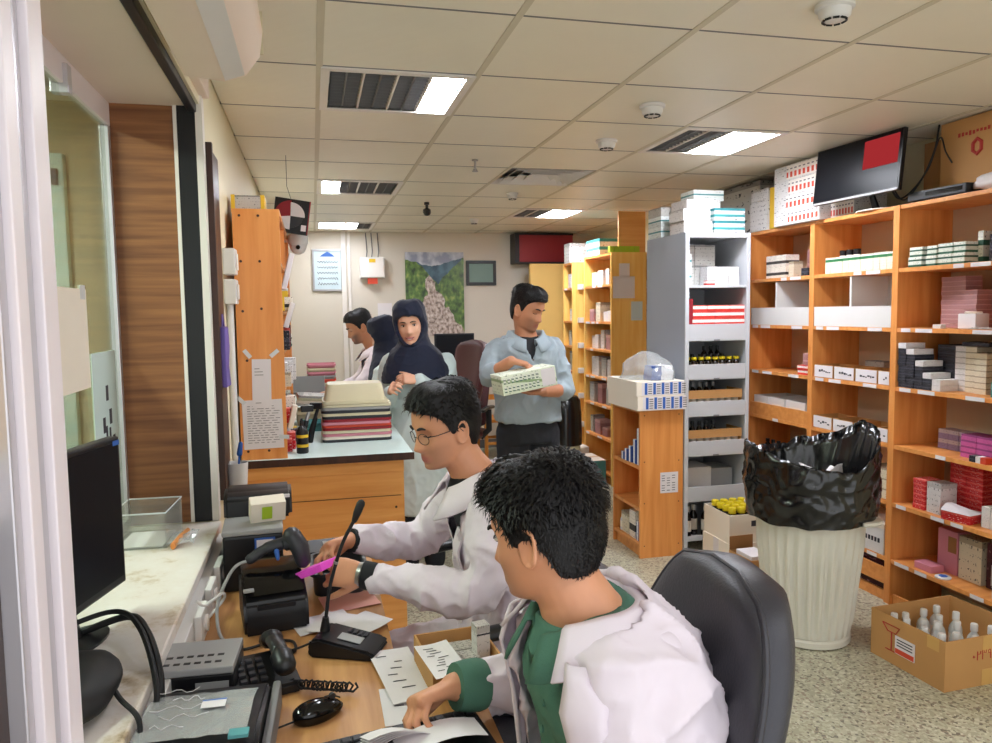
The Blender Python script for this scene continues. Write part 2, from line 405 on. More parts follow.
# walls
b = B(); box(b, XG,XW, WIN_Y,YB, 0,CEIL+.1)
box(b, XG,XW, YN,WIN_Y, 0,SILL-.03); box(b, XG,XW, YN,WIN_Y, SOF,CEIL+.1); struct('wall_left', b, 'cream_wall')
b = B(); box(b, -2.2,XR+.2, YB,YB+.1, 0,CEIL+.1); struct('wall_back', b, 'back_paint')
b = B(); box(b, XR,XR+.1, YN,YB, 0,CEIL+.1); struct('wall_right', b, 'cream_wall')
b = B(); box(b, -2.2,-2.1, YN,YB, 0,CEIL+.1); struct('wall_corridor', b, 'corridor')
b = B(); box(b, -2.1,XG, 3.75,3.85, 0,CEIL+.1); struct('wall_corridor_end', b, 'corridor')
# window embrasure
b = B(); box(b, XG-.02,XW-.075, WIN_Y-.02,WIN_Y-.001, SILL,SOF-.001); struct('trim_2', b, 'brown_wood', label='brown wood lining at the far side of the window opening')
b = B(); box(b, XW-.075,XW-.015, WIN_Y-.03,WIN_Y, SILL,SOF+.06); struct('trim_3', b, 'black_plastic', label='black shutter track')
b = B(); box(b, XW-.015,XW+.008, WIN_Y-.035,WIN_Y+.02, SILL,SOF+.06); struct('trim_4', b, 'white_paint', label='white corner strip')
b = B(); box(b, XW-.088,XW-.076, WIN_Y-.032,WIN_Y-.02, SILL,SOF); struct('trim_5', b, 'white_paint')
b = B(); box(b, XG-.02,XW-.05, YN,WIN_Y-.02, SOF-.006,SOF-.0005); struct('trim_6', b, 'soffit_paint', label='stained soffit of the window opening')
b = B(); box(b, XW-.038,XW-.010, YN,WIN_Y-.02, SOF-.028,SOF+.015, .004); struct('trim_7', b, 'dark_metal', label='dark shutter rail')
b = B(); box(b, XW-.01,XW+.03, YN,WIN_Y+.01, SOF+.03,CEIL-.03, .006); struct('trim_8', b, 'soffit_paint')
b = B(); box(b, XG-.06,XW+.016, YN,WIN_Y-.036, SILL-.03,SILL, .006); struct('trim_9', b, 'marble', label='dirty pale marble window sill')
b = B(); box(b, XW+.0005,XW+.002, YN,WIN_Y-.03, 0,SILL-.031); struct('trim_12', b, 'white_paint', label='white painted wall below the sill')
# outer window: rails, stile, glass
w = thing('window_1','greenish glass window over the marble sill, with white aluminium rails','window',(0,0,0)); w['kind']='structure'
del w['category']
b = B(); box(b, XG-.03,XG, YN,WIN_Y-.02, SOF-.085,SOF-.007, .003); obj('window_frame', b, 'white_alu', w)
b = B(); box(b, XG-.03,XG, WIN_Y-.05,WIN_Y-.021, SILL,SOF-.086, .003); obj('window_frame', b, 'alu', w)
b = B(); box(b, XG-.03,XG, YN,WIN_Y-.05, SILL+.0005,SILL+.035, .003); obj('window_frame', b, 'alu', w)
b = B(); box(b, XG-.035,XG+.012, 2.36,2.40, SOF-.11,SOF-.03, .003); obj('latch', b, 'alu', w)
b = B(); box(b, XG-.018,XG-.012, YN,WIN_Y-.05, SILL+.035,SOF-.085); obj('window_pane', b, 'window_glass', w)
# near partition post (aluminium profiles) and its glazed sash
w = thing('window_2','pale aluminium partition post and glazing at the left edge, close to the camera','window',(0,0,0)); w['kind']='structure'
del w['category']
PX = -.415
for (ya,yb,dx,m) in ((1.305,1.37,.012,'white_alu'),(1.262,1.300,.0,'alu'),(1.215,1.258,.006,'white_alu'),(1.185,1.212,-.006,'alu')):
    b = B(); box(b, PX-.05,PX+dx, ya,yb, .0,CEIL-.17, .003); obj('window_frame', b, m, w)
b = B(); box(b, PX-.046,PX-.040, .2,1.185, .95,CEIL-.17); obj('window_pane', b, 'window_glass', w)
b = B(); box(b, PX-.05,PX-.03, .2,1.183, 0,1.30); obj('lower_panel', b, 'dark_wood', w)
# corridor door seen through the glass
d = thing('door_1','pale blue-green metal door in the corridor, seen through the window glass','door',(0,0,0)); d['kind']='structure'; del d['category']
b = B(); box(b, -1.90,-1.04, 3.70,3.749, 0,2.32, .006); obj('door_leaf', b, 'door_blue', d)
b = B(); box(b, -1.075,-1.05, 3.67,3.70, 1.55,1.67, .004); obj('door_handle', b, 'dark_metal', d)
b = B(); box(b, -1.085,-1.06, 3.68,3.70, 2.18,2.25, .003); obj('hinge', b, 'dark_metal', d)
# dark wooden door leaf against the left wall
d = thing('door_2','dark brown wooden door on the left wall beside the tall orange cabinet','door',(0,0,0)); d['kind']='structure'; del d['category']
b = B(); box(b, XW+.001,XW+.025, 2.925,3.12, .92,2.20, .004); obj('door_leaf', b, 'dark_wood', d)
b = B(); box(b, XW+.001,XW+.03, 2.90,2.925, .92,2.22, .003); obj('door_frame', b, 'dark_wood', d)
# skirting under the back wall, conduits on back wall
b = B(); box(b, XW,XR, YB-.015,YB, 0,.1); struct('baseboard_back', b, 'mid_grey')
for k,(x,wd) in enumerate(((.33,.05),(.40,.03))):
    b = B(); box(b, x,x+wd, YB-.03,YB, .1,CEIL, .004); struct('trim_1%d'%k, b, 'white_paint', label='white cable duct on the back wall')
# yellow side partition behind the far shelves
b = B(); box(b, 2.40,3.33, 8.20,8.26, 0,2.14); struct('wall_yellow', b, 'yellow_wall')

# ---------------------------------------------------------------- ceiling lights
def troffer(i, j, lit, label, flip=False):
    x, y = X0+i*T, Y0+j*T
    t = thing('ceiling_light', label, 'ceiling light', (x+.3,y+.3,CEIL), 0, 'recessed ceiling lights')
    b = B()
    for q in (box,):
        q(b,-.295,.295,-.295,-.262,-.006,.03); q(b,-.295,.295,.262,.295,-.006,.03)
        q(b,-.295,-.262,-.262,.262,-.006,.03); q(b,.262,.295,-.262,.262,-.006,.03)
    obj('frame', b, 'white_paint', t)
    b = B(); box(b,-.262,.262,-.262,.262,.10,.11); box(b,-.27,-.262,-.262,.262,0,.11); box(b,.262,.27,-.262,.262,0,.11); box(b,-.262,.262,-.27,-.262,0,.11); box(b,-.262,.262,.262,.27,0,.11)
    obj('housing', b, 'steel', t)
    for k in range(4):
        xa = -.262+k*.131
        if k in lit:
            b = B(); box(b, xa+.006,xa+.125,-.258,.258,.004,.012); obj('lamp_panel', b, 'lamp_dim' if j==9 or j<0 else 'lamp', t, label='lit lamp panel')
        else:
            b = B()
            for s in range(13): box(b, xa+.008,xa+.123,-.256+s*.042,-.253+s*.042,.003,.04)
            box(b, xa+.062,xa+.069,-.258,.258,.003,.04); obj('louver', b, 'mid_grey', t)
        if k: 
            b = B(); box(b, xa-.004,xa+.004,-.262,.262,0,.03); obj('divider', b, 'white_paint', t)
    return t
troffer(0,1,{3},'recessed ceiling light nearest the air conditioner, only its right lamp lit')
troffer(0,5,{0},'second recessed ceiling light along the left row, lit only at its left end')
troffer(0,9,{0,1,2},'farthest left ceiling light close to the back wall, almost all lit')
troffer(3,2,{2,3},'bright recessed ceiling light above the television, right half lit')
troffer(3,7,{2,3},'small-looking far ceiling light above the tall shelves, right half lit')
troffer(0,-4,{1,2},'added unseen fill light behind the photographer, left of three')  # this row of fixtures is out of view, added for ambient fill
troffer(2,-4,{2},'added unseen fill light behind the photographer, middle of three')
troffer(4,-4,{1,2},'added unseen fill light behind the photographer, right of three')
# air vent
x, y = X0+2.5*T, Y0+4.5*T
t = thing('air_vent','square white ceiling air diffuser with dark slots','vent',(x,y,CEIL))
b = B(); box(b,-.296,.296,-.296,.296,.06,.07); obj('backing', b, 'black_plastic', t)
for k,r in enumerate((.296,.235,.17,.10)):
    b = B(); w_ = .042
    for s in (0,1,2,3):
        m_ = Matrix.Rotation(s*math.pi/2,3,'Z'); pts = [V((-r,-r,0)),V((r,-r,0)),V((r-w_,-r+w_,.035)),V((-r+w_,-r+w_,.035))]
        q = [b.verts.new(m_@p) for p in pts]; q2 = [b.verts.new(m_@p+V((0,0,.004))) for p in pts]
        b.faces.new(q); b.faces.new(q2[::-1])
        for a in range(4): b.faces.new((q[a],q2[a],q2[(a+1)%4],q[(a+1)%4]))
    obj('vane', b, 'white_paint', t)
# detectors, dome camera, sprinkler
def detector(x,y,r,label):
    t = thing('smoke_detector', label, 'smoke detector', (x,y,CEIL), 0, 'smoke detectors on the ceiling')
    b = B(); lathe(b,[(r*1.15,0),(r*1.15,-.012),(r,-.016)],28); obj('base', b, 'white_plastic', t, 'a')
    b = B(); lathe(b,[(r*.95,-.016),(r*.92,-.034),(r*.7,-.046),(r*.35,-.05)],28); obj('cap', b, 'white_plastic', t, 'a')
    b = B()
    for k in range(9):
        a = k*2*math.pi/9; c, s_ = math.cos(a), math.sin(a)
        tube(b,[(c*r*.66-s_*r*.18, s_*r*.66+c*r*.18,-.0475),(c*r*.66+s_*r*.18, s_*r*.66-c*r*.18,-.0475)],.004,6)
    obj('slot', b, 'black_plastic', t)
detector(1.57,2.05,.05,'smoke detector nearest the camera, top right of the ceiling')
detector(1.51,3.19,.05,'smoke detector in the middle of the ceiling, left of the bright light')
detector(1.57,3.88,.05,'smoke detector just beyond the middle one')
detector(1.53,5.70,.04,'small smoke detector below the air vent')
detector(1.57,7.31,.04,'farthest smoke detector on the ceiling')
t = thing('dome_camera','small black camera hanging from the ceiling grid','camera',(.95,6.28,CEIL))
b = B(); lathe(b,[(.022,0),(.022,-.02),(.012,-.022),(.012,-.05)],16); obj('mount', b, 'black_plastic', t, 'a')
b = B(); lathe(b,[(.02,-.05),(.032,-.06),(.034,-.085),(.022,-.105),(.008,-.11)],18); obj('dome', b, 'black_glossy', t, 'a')
t = thing('sprinkler','slim grey sprinkler head hanging below a ceiling tile','sprinkler',(.98,4.51,CEIL))
b = B(); lathe(b,[(.02,0),(.02,-.006),(.007,-.008),(.007,-.05)],14); obj('pipe', b, 'steel', t, 'a')
b = B(); lathe(b,[(.007,-.05),(.012,-.055),(.012,-.062),(.018,-.066),(.018,-.07)],14); obj('head', b, 'steel', t, 'a')
# air conditioner over the window
t = thing('air_conditioner','cream wall air conditioner above the window, cut by the top edge','air conditioner',(XW+.032,0,0))
prof = [(0,2.22),(.13,2.19),(.19,2.22),(.215,2.30),(.21,2.42),(.18,2.475),(0,2.48)]
prof = [(0,2.275),(.105,2.265),(.165,2.285),(.205,2.34),(.215,2.41),(.19,2.475),(0,2.48)]
b = B(); prism(b, prof, .9,2.33,'y'); bmesh.ops.bevel(b, geom=[e for e in b.edges if abs(e.verts[0].co.y-e.verts[1].co.y)<.01], offset=.012, segments=3, affect='EDGES'); obj('body', b, 'soffit_paint', t, 'a')
b = B(); prism(b, [(.11,2.262),(.163,2.281),(.158,2.286),(.108,2.268)], .95,2.30,'y'); obj('louver', b, 'white_plastic', t)
b = B(); box(b, .17,.2145, 2.326,2.334, 2.35,2.47,.001); obj('end_cap', b, 'beige_plastic', t)
# ================================================================ SHELVING
def unit(name, label, Wd, D, H, tops, loc, rotz, side='orange_wood', shelf='orange_wood_h', back='inner_cream', lips=(), t=.022, group=None, tags=True, cat='shelving unit', lip_m=None, holes=True):
    """open shelving: x along the front, y to the back; tops = board top heights"""
    u = thing(name, label, cat, loc, rotz, group)
    for s in (0,1):
        b = B(); x = s*(Wd-t+.001); box(b, x,x+t-.001, 0,D, 0,H, .0015); sp = obj('side_panel', b, side, u)
    b = B(); box(b, t,Wd-t, D-.008,D, .06,H-.001); obj('back_panel', b, back, u)
    b = B(); box(b, t+.0005,Wd-t-.0005, .003,D-.009, H-t,H-.0005, .0015); obj('top_panel', b, shelf, u)
    b = B(); box(b, t+.0005,Wd-t-.0005, .02,.035, 0,.055); obj('plinth', b, shelf, u)
    for z in tops:
        b = B(); box(b, t+.0005,Wd-t-.0005, .002,D-.009, z-t,z, .0015); obj('shelf', b, shelf, u)
        if tags:
            r = random.Random(int(z*100)+int(Wd*1000)); x = t+.03
            while x < Wd-t-.13:
                w = r.uniform(.05,.11)
                if r.random()<.6:
                    b = B(); box(b, x,x+w, -.0005,.0018, z-t+.001,z-.002); obj('price_tag', b, 'paper', u)
                x += w+r.uniform(.02,.09)
    for z,h in lips:
        b = B(); box(b, t+.0005,Wd-t-.0005, .004,.016, z,z+h, .001); obj('front_lip', b, lip_m or shelf, u)
    return u
RZ = -math.pi/2
FX = 2.97
TOPS = [.25,.56,.87,1.18,1.49,1.80]
WL = .68
unit('shelving_unit','tall orange shelving unit on the right wall, directly beside the white rack',WL,.34,2.125,TOPS,(FX,4.72,0),RZ,lips=((.25,.09),(.56,.085),(.87,.085)),group='orange wall shelving')
unit('shelving_unit','tall orange shelving unit on the right wall, behind the waste bin and under the television',WL,.34,2.125,TOPS,(FX,4.04,0),RZ,lips=((.10,.09),),group='orange wall shelving')
unit('shelving_unit','tall orange shelving unit on the right wall, nearest the camera, above the carton of bottles',WL,.34,2.125,TOPS,(FX,3.36,0),RZ,group='orange wall shelving')
unit('shelving_unit','tall orange shelving unit on the right wall, glimpsed past the grey side of the rack',WL,.34,2.125,TOPS,(FX,7.0,0),RZ,group='orange wall shelving')
# white rack, faces the camera
RT = [.10,.36,.66,.92,1.16,1.41,1.755]
rk = thing('rack','tall white rack with grey side panel, standing beside the short orange bookcase','rack',(2.31,4.40,0))
for x,m in ((0,'grey_panel'),(.445,'rack_white')):
    b = B(); box(b, x,x+.016, .002,.56, 0,2.09, .001); obj('side_panel', b, m, rk, label='grey side panel' if x==0 else 'white side panel')
for x in (0,.435):
    b = B(); box(b, x,x+.026, -.012,.001, 0,2.09, .002); obj('front_post', b, 'rack_white', rk)
b = B(); box(b, .017,.444, .548,.558, .05,2.08); obj('back_panel', b, 'rack_white', rk)
b = B(); box(b, .017,.444, .0,.547, 2.066,2.088); obj('top_panel', b, 'rack_white', rk)
b = B(); box(b, .027,.434, -.011,.001, 2.058,2.089); obj('top_rail', b, 'rack_white', rk)
for k,z in enumerate(RT):
    b = B(); box(b, .017,.444, .0,.547, z-.016,z); obj('shelf', b, 'rack_white', rk)
    h = [.02,.085,.085,.085,.085,.095,.0][k]
    if h:
        b = B(); box(b, .027,.434, -.010,.0, z-.012,z+h, .0015); lp = obj('front_lip', b, 'rack_white', rk)
        if k>1:
            b = B(); box(b, .205,.245, -.013,-.0095, z-.014,z-.004); obj('thumb_slot', b, 'mid_grey', lp)
    else:
        b = B(); box(b, .027,.434, -.010,.0, z-.016,z); obj('front_lip', b, 'rack_white', rk)
# short orange bookcase, open to the left, end panel to the camera
sb = unit('bookcase','short orange bookcase with a printed notice on its end panel, beside the grey rack side',.45,.30,.965,[.09,.33,.60],(2.005,4.85,0),RZ,back='orange_panel',tags=False,cat='bookcase')
b = B(); box(b, .4505,.4515, .14,.265, .42,.555); nt = obj('paper_notice', b, 'paper', sb, label='white printed notice')
for r_ in range(7):
    for c_ in range(3):
        if (r_*3+c_)%5==4: continue
        b = B(); box(b, .4514,.4518, .150+c_*.036,.150+c_*.036+.022, .435+r_*.016,.439+r_*.016); obj('print_line', b, 'ink', nt)
for (y_,z_) in ((.03,.08),(.27,.08),(.03,.36),(.27,.36),(.03,.63),(.27,.63),(.03,.93),(.27,.93)):
    b = B(); tube(b,[(.450,y_,z_),(.4512,y_,z_)],.004,10); obj('screw_cap', b, 'dark_wood', sb)
# tall bookcases further back
FT = [.10,.42,.72,.98,1.24,1.50,1.84]
A = unit('bookcase','tall orange bookcase with three papers taped to its yellow end panel',.70,.34,2.12,FT,(2.60,7.02,0),RZ,side='yellow_wood',cat='bookcase',group='tall bookcases at the back')
for (ya,yb,za,zb,m) in ((.075,.175,1.90,2.02,'paper'),(.015,.225,1.71,1.905,'paper'),(.19,.30,1.51,1.68,'paper_blue')):
    b = B(); box(b, .7005,.702, ya,yb, za,zb); obj('taped_paper', b, m, A)
Bk = unit('bookcase','narrow tall orange bookcase behind the one with taped papers, its yellow end in view',.30,.34,2.10,FT,(2.60,7.66,0),RZ,side='yellow_wood',cat='bookcase',group='tall bookcases at the back')
for z in FT[1:]:
    b = B(); box(b, .3005,.34, .055,.11, z-.02,z+.035, .003); obj('label_holder', b, 'white_plastic', Bk)
# ================================================================ GOODS ON THE RIGHT
bands('p_white_black','Z',[(0,'#e4dcd0'),(.25,'#3a3634'),(.5,'#e8e0d4')],text=7)
bands('p_green','Z',[(0,'#d9dcc8'),(.72,'#2f7a48'),(.88,'#dfe5d8')],text=6)
bands('p_green_pack','Z',[(0,'#2e5f47'),(.2,'#d7dccf'),(.55,'#27523f'),(.72,'#dfe2d8')],text=5)
bands('p_pinkgrey','Z',[(0,'#a77a7c'),(.8,'#c39a96')],text=8,tcol='#6d4a50')
bands('p_black','Z',[(0,'#24242c'),(.4,'#3c3c48'),(.6,'#202028')],text=5,tcol='#8a8a94')
bands('p_cream','Z',[(0,'#d6ccb4'),(.85,'#a79a82')],text=5)
bands('p_white','Z',[(0,'#d4d0cf')],text=6)
bands('p_white_line','Z',[(0,'#d6d2d0'),(.85,'#b9b4b0')],text=5)
bands('p_magenta','Z',[(0,'#c05a94'),(.7,'#8f3f74')],text=5,tcol='#5a2450')
bands('p_lilac','Z',[(0,'#8d7896'),(.6,'#b9a9ae')],text=5)
bands('p_red','Z',[(0,'#c8262c'),(.75,'#e05a50')],text=4,tcol='#f0e0dc')
bands('p_redwhite','Z',[(0,'#cf3a32'),(.42,'#efe6e0'),(.86,'#d9534a')],text=6,tcol='#8a2420')
bands('p_maroon','Z',[(0,'#3c1720'),(.6,'#4a1f28')],text=5,tcol='#8c6468')
bands('p_teal','Z',[(0,'#cfd6d6'),(.3,'#3f979a'),(.5,'#cfd6d6'),(.8,'#35848c')],text=4)
bands('p_teal_end','Z',[(0,'#cfd6d4'),(.5,'#5a8f90'),(.65,'#dfe4e2')],text=4)
bands('p_greybox','Z',[(0,'#b9b7b2'),(.9,'#8c8a86')],text=5)
bands('p_blue','X',[(0,'#2f4f98'),(.45,'#e6e6ea')],text=5)
bands('p_blue_y','Y',[(0,'#2f4f98'),(.4,'#e6e6ea'),(.85,'#25407e')],text=4)
bands('p_orange_print','Z',[(0,'#e6ded6'),(.2,'#d8553a'),(.62,'#e9e2dc'),(.75,'#8a8488'),(.88,'#e9e2dc')],text=4)
bands('p_card','Y',[(0,'#e9e5e0'),(.7,'#d8d3cd')],text=4)
bands('p_greenwhite','Z',[(0,'#d3dcc4'),(.45,'#8fa87c'),(.55,'#dde4d2')],text=7,tcol='#55664a')
b1 = lambda z: z+.0005
X = FX
# --- unit beside the rack
packs_x('medicine_box','black-printed white box on top shelf beside the rack',(.10,.052,.075),'p_white_black',X+.09,4.55,1.80,4,2,'white and black boxes on the top shelf')
packs_x('medicine_box','pinkish box standing behind the white and black boxes',(.08,.06,.09),'p_pinkgrey',X+.22,4.30,1.80,3,2,'pinkish boxes at the back of the top shelf')
pack('medicine_box',(.07,.05,.10),'p_cream',(X+.08,4.31,1.80),'cream box right of the white and black boxes','box')
pack('medicine_box',(.06,.07,.05),'p_black',(X+.06,4.15,1.80),'small black and white box at the right end of that top shelf','box')
def front_tray(y1, y0, mid, label, vial=False):
    t = thing('drawer_tray', label, 'tray', (X+.004,0,1.4905), 0, 'white divided trays')
    b = B(); box(b, .0,.008, y0,y1, 0,.115, .001); obj('front_panel', b, 'white_plastic', t)
    b = B(); box(b, .009,.30, y0,y1, 0,.006); obj('base', b, 'white_plastic', t)
    b = B(); box(b, .009,.29, mid-.008,mid+.008, .006,.285, .001); obj('divider', b, 'white_plastic', t)
    b = B(); box(b, .25,.256, y0+.006,mid-.009, .006,.285, .001); obj('rear_board', b, 'white_plastic', t)
front_tray(4.695,4.064,4.42,'white divided tray with tall divider in the shelving beside the rack')
front_tray(4.015,3.386,3.71,'white divided tray with tall divider in the shelving under the television')
for k in range(5):
    o = thing('vial','tiny dark vial in the left half of the tray, %s of five'%ORD[k],'vial',(X+.13,4.60-k*.035,1.497),0,'dark vials in the tray')
    b = B(); lathe(b,[(.011,0),(.012,.004),(.012,.03),(.006,.036),(.006,.04)],12); obj('body', b, 'amber', o, 'a')
    b = B(); lathe(b,[(.007,.0405),(.008,.048),(.006,.05)],12); obj('cap', b, 'steel', o, 'a')
packs_x('medicine_box','pale box piled at the middle shelf end',(.07,.05,.045),'p_pinkgrey',X+.09,4.16,1.18,2,3,'pale boxes at the end of the middle shelf')
packs_x('medicine_box','red and white box in front of the pale pile',(.06,.10,.03),'p_redwhite',X+.05,4.14,1.18,1,2,'red boxes at the end of the middle shelf')
for k,(y,w) in enumerate(((4.60,.17),(4.42,.17),(4.22,.20))):
    t = thing('carton_tray',['white open carton at the left behind the orange lip','white open carton in the middle behind the orange lip','grey-sided open carton at the right behind the orange lip'][k],'carton',(X+.16,y,.8705),0,'open white cartons behind the lip')
    b = B(); h=.13
    for (a0,a1,c0,c1,z0,z1) in ((-.13,.13,-w/2,w/2,0,.004),(-.13,-.126,-w/2,w/2,.004,h),(.126,.13,-w/2,w/2,.004,h),(-.126,.126,-w/2,-w/2+.004,.004,h),(-.126,.126,w/2-.004,w/2,.004,h)): box(b,a0,a1,c0,c1,z0,z1)
    obj('carton_body', b, 'white_plastic', t)
    b = B(); box(b,-.1315,-.1302,-w*.3,w*.3,.05,.09); obj('printed_label', b, 'paper_cream', t)
pack('medicine_box',(.05,.10,.022),'p_redwhite',(X+.04,4.13,.955),'small red and white box lying on the cartons at the right','box') if False else None
# bottles
def bottle(name, h, r, glass, cap, loc, label, group, cat='bottle'):
    key = ('bt',h,r,glass,cap); cw = 1.7 if cap=='yellow_cap' else 1
    t = thing(name, label, cat, loc, 0, group)
    if key not in _bc:
        b = B(); lathe(b,[(r*.9,0),(r,r*.1),(r,h*.62),(r*.86,h*.70),(r*.42,h*.80),(r*.40,h*.86)],16); m1 = mesh_of('bottle_body', b, glass, 'a')
        b = B(); lathe(b,[(r*.52*cw,h*.83),(r*.54*cw,h*.845),(r*.54*cw,h*.98),(r*.48*cw,h)],16); m2 = mesh_of('bottle_cap', b, cap, 'a')
        b = B(); lathe(b,[(r*1.01,h*.18),(r*1.01,h*.55)],16,cap=False); m3 = mesh_of('bottle_label', b, 'paper_cream', 'a')
        _bc[key] = (m1,m2,m3)
    m1,m2,m3 = _bc[key]
    obj('bottle_body', m1, None, t); obj('bottle_cap', m2, None, t); obj('paper_label', m3, None, t)
    return t
for k in range(8):
    bottle('bottle',.135,.024,'amber','black_plastic',(X+.10,4.62-k*.063,.5605),'dark bottle behind the orange lip left of the bin bag, %s from left'%ORD[k],'dark bottles behind the bin bag')
pack('medicine_box',(.06,.14,.10),'p_white',(X+.06,4.09,.56),'white box at the end of the dark bottles','box')
packs_x('medicine_box','narrow white box on the low shelf left of the bin bag',(.09,.05,.20),'p_white_line',X+.07,4.66,.25,4,1,'narrow white boxes on the low shelf')
# --- unit under the television
packs_x('jar_box','white box with green top band in the row under the television',(.065,.047,.095),'p_green',X+.07,3.94,1.80,12,1,'green-topped boxes under the television')
for k in range(3):
    t = thing('cream_jar','small jar with dark cap behind the green-topped boxes, %s of three'%ORD[k],'jar',(X+.15,3.95-k*.06,1.8005),0,'jars behind the green-topped boxes')
    b = B(); lathe(b,[(.02,0),(.022,.005),(.022,.10),(.02,.11)],16); obj('jar_body', b, 'paper_cream', t, 'a')
    b = B(); lathe(b,[(.021,.1105),(.021,.14),(.018,.142)],16); obj('jar_lid', b, 'black_plastic', t, 'a')
def card_box(y, z, w, label, h=.075):
    t = thing('card_index_box', label, 'box', (X+.10,y,z+.0005), 0, 'open boxes with white label cards')
    b = B()
    for (a0,a1,c0,c1,z0,z1) in ((-.09,.09,-w/2,w/2,0,.003),(-.09,-.086,-w/2,w/2,.003,h),(.086,.09,-w/2,w/2,.003,h),(-.086,.086,-w/2,-w/2+.003,.003,h),(-.086,.086,w/2-.003,w/2,.003,h)): box(b,a0,a1,c0,c1,z0,z1)
    obj('carton_body', b, 'carton', t)
    b = B(); box(b,-.0925,-.0905,-w/2+.004,w/2-.004,.003,h-.002); c = obj('label_card', b, 'paper', t, label='white label card')
    r = random.Random(int(y*1000+z*77)); b = B(); x = -w/2+.02
    while x < w/2-.05:
        q = r.uniform(.008,.02); zz = h*.42+r.uniform(-.006,.006); box(b,-.0932,-.0924,x,x+q,zz,zz+r.uniform(.006,.014)); x += q+.004
    obj('handwriting', b, 'ink', c)
    for i in range(5):
        pass
for z,nm in ((1.18,'upper'),(.87,'lower')):
    for k,y in enumerate((3.925,3.745,3.565,3.43)):
        card_box(y, z, .17 if k<3 else .085, '%s-row white card box under the television, %s from left'%(nm,ORD[k]))
pack('medicine_box',(.08,.15,.06),'p_pinkgrey',(X+.25,3.74,1.18),'lone grey-pink box deep on the shelf above the label cards','box',None)
pack('medicine_box',(.08,.15,.045),'p_greybox',(X+.25,3.74,1.2405),'thinner box on top of the lone grey-pink box','box',None)
packs_x('medicine_box','cream carton right of the bin bag',(.16,.10,.055),'p_cream',X+.10,3.50,.56,2,3,'cream cartons right of the bin bag')
t = thing('carton','white carton with black lettering on a low shelf right of the bin','carton',(X+.13,3.60,.2505))
b = B(); box(b,-.12,.12,-.20,.20,0,.15,.002); obj('carton_body', b, 'white_plastic', t)
b = B(); box(b,-.125,.125,-.205,.205,.145,.175,.003); obj('lid', b, 'paper_cream', t)
for i in range(6):
    b = B(); box(b,-.1215,-.1202,-.17+i*.024,-.17+i*.024+.015,.06,.085); obj('lettering', b, 'ink', t)
    b = B(); box(b,-.1215,-.1202,.02+i*.022,.02+i*.022+.014,.09,.105); obj('lettering', b, 'ink', t)
t = thing('crate','black box with a white card, on the bottom boards right of the bin','box',(X+.17,3.62,.0005))
b = B(); box(b,-.13,.13,-.19,.19,0,.20,.004); obj('carton_body', b, 'p_maroon', t)
b = B(); box(b,-.1325,-.1305,-.02,.17,.11,.14); obj('label_card', b, 'paper', t)
# --- nearest unit
for k,(y,w,h,dx) in enumerate(((3.23,.085,.10,.05),(3.14,.06,.10,.06),(3.07,.09,.105,.07),(2.985,.07,.105,.07))):
    pack('medicine_box',(.10,w,h*.5),'p_green_pack',(X+dx,y,1.80),'green and white pack on the top right shelf, %s from left, below'%ORD[k],'box','green and white packs')
    pack('medicine_box',(.09,w*.94,h*.48),'p_green_pack',(X+dx,y,1.80+h*.5+.0006),'green and white pack on the top right shelf, %s from left, upper'%ORD[k],'box','green and white packs',.03)
pack('medicine_box',(.12,.03,.15),'p_green_pack',(X+.16,2.94,1.80),'tall green and white pack behind the low green packs','box')
pack('medicine_box',(.10,.014,.13),'p_black',(X+.13,2.865,1.80),'slim black pack at the right of the top right shelf','box')
for k,y in enumerate((3.17,3.085,3.0)):
    for q in range(11 if k<2 else 8):
        pack('medicine_box',(.10,.08,.023),'p_pinkgrey',(X+.20-.02*k+random.uniform(-.003,.003),y,1.49+q*.0233+.0005),'pinkish flat box in the tall pile, %s column, %s up'%(ORD[k],ORD[q]),'box','pinkish piles on the right shelf')
t = thing('tape_roll','white boxed roll in front of the pinkish piles','box',(X+.09,2.955,1.4905))
b = B(); box(b,-.04,.04,-.05,.05,0,.072,.004); obj('carton_body', b, 'paper', t)
b = B(); lathe(b,[(.035,0),(.037,.002),(.037,.008),(.033,.01)],20,(0,0,.0722)); obj('lid', b, 'paper_cream', t, 'a')
pack('medicine_box',(.03,.05,.02),'p_white',(X+.04,3.105,1.49),'tiny white box at the shelf edge before the pinkish piles','box')
for k in range(4):
    t = thing('blister_pack','silver blister strip lying on the right shelf, %s of four'%ORD[k],'blister pack',(X+.05+.01*(k%2),2.90-k*.045,1.4905),.3*k,'blister strips on the right shelf')
    b = B(); box(b,-.02,.02,-.022,.022,0,.003); obj('strip', b, 'steel', t)
    b = B()
    for i in (-1,1):
        for j in (-1,0,1): lathe(b,[(.006,0),(.005,.003),(.002,.005)],8,(i*.009,j*.014,.0031))
    obj('blisters', b, 'white_plastic', t)
hts = [8,7,6,5,4,3]
cols = [(3.30,8,'p_black'),(3.232,8,'p_black')]
for c_,(y,nz) in enumerate(((3.305,8),(3.25,7),(3.195,5),(3.14,3),(3.085,2))):
    for q in range(nz):
        pack('medicine_box',(.12,.052,.0285),'p_black' if q<nz-1 and c_<4 else 'p_white',(X+.07+random.uniform(-.004,.004),y,1.18+q*.029+.0005),('black medicine box in the stepped pile, %s column, %s up' if q<nz-1 and c_<4 else 'white-ended box topping the stepped pile, %s column, %s up')%(ORD[c_],ORD[q]),'box','stepped pile of small boxes')
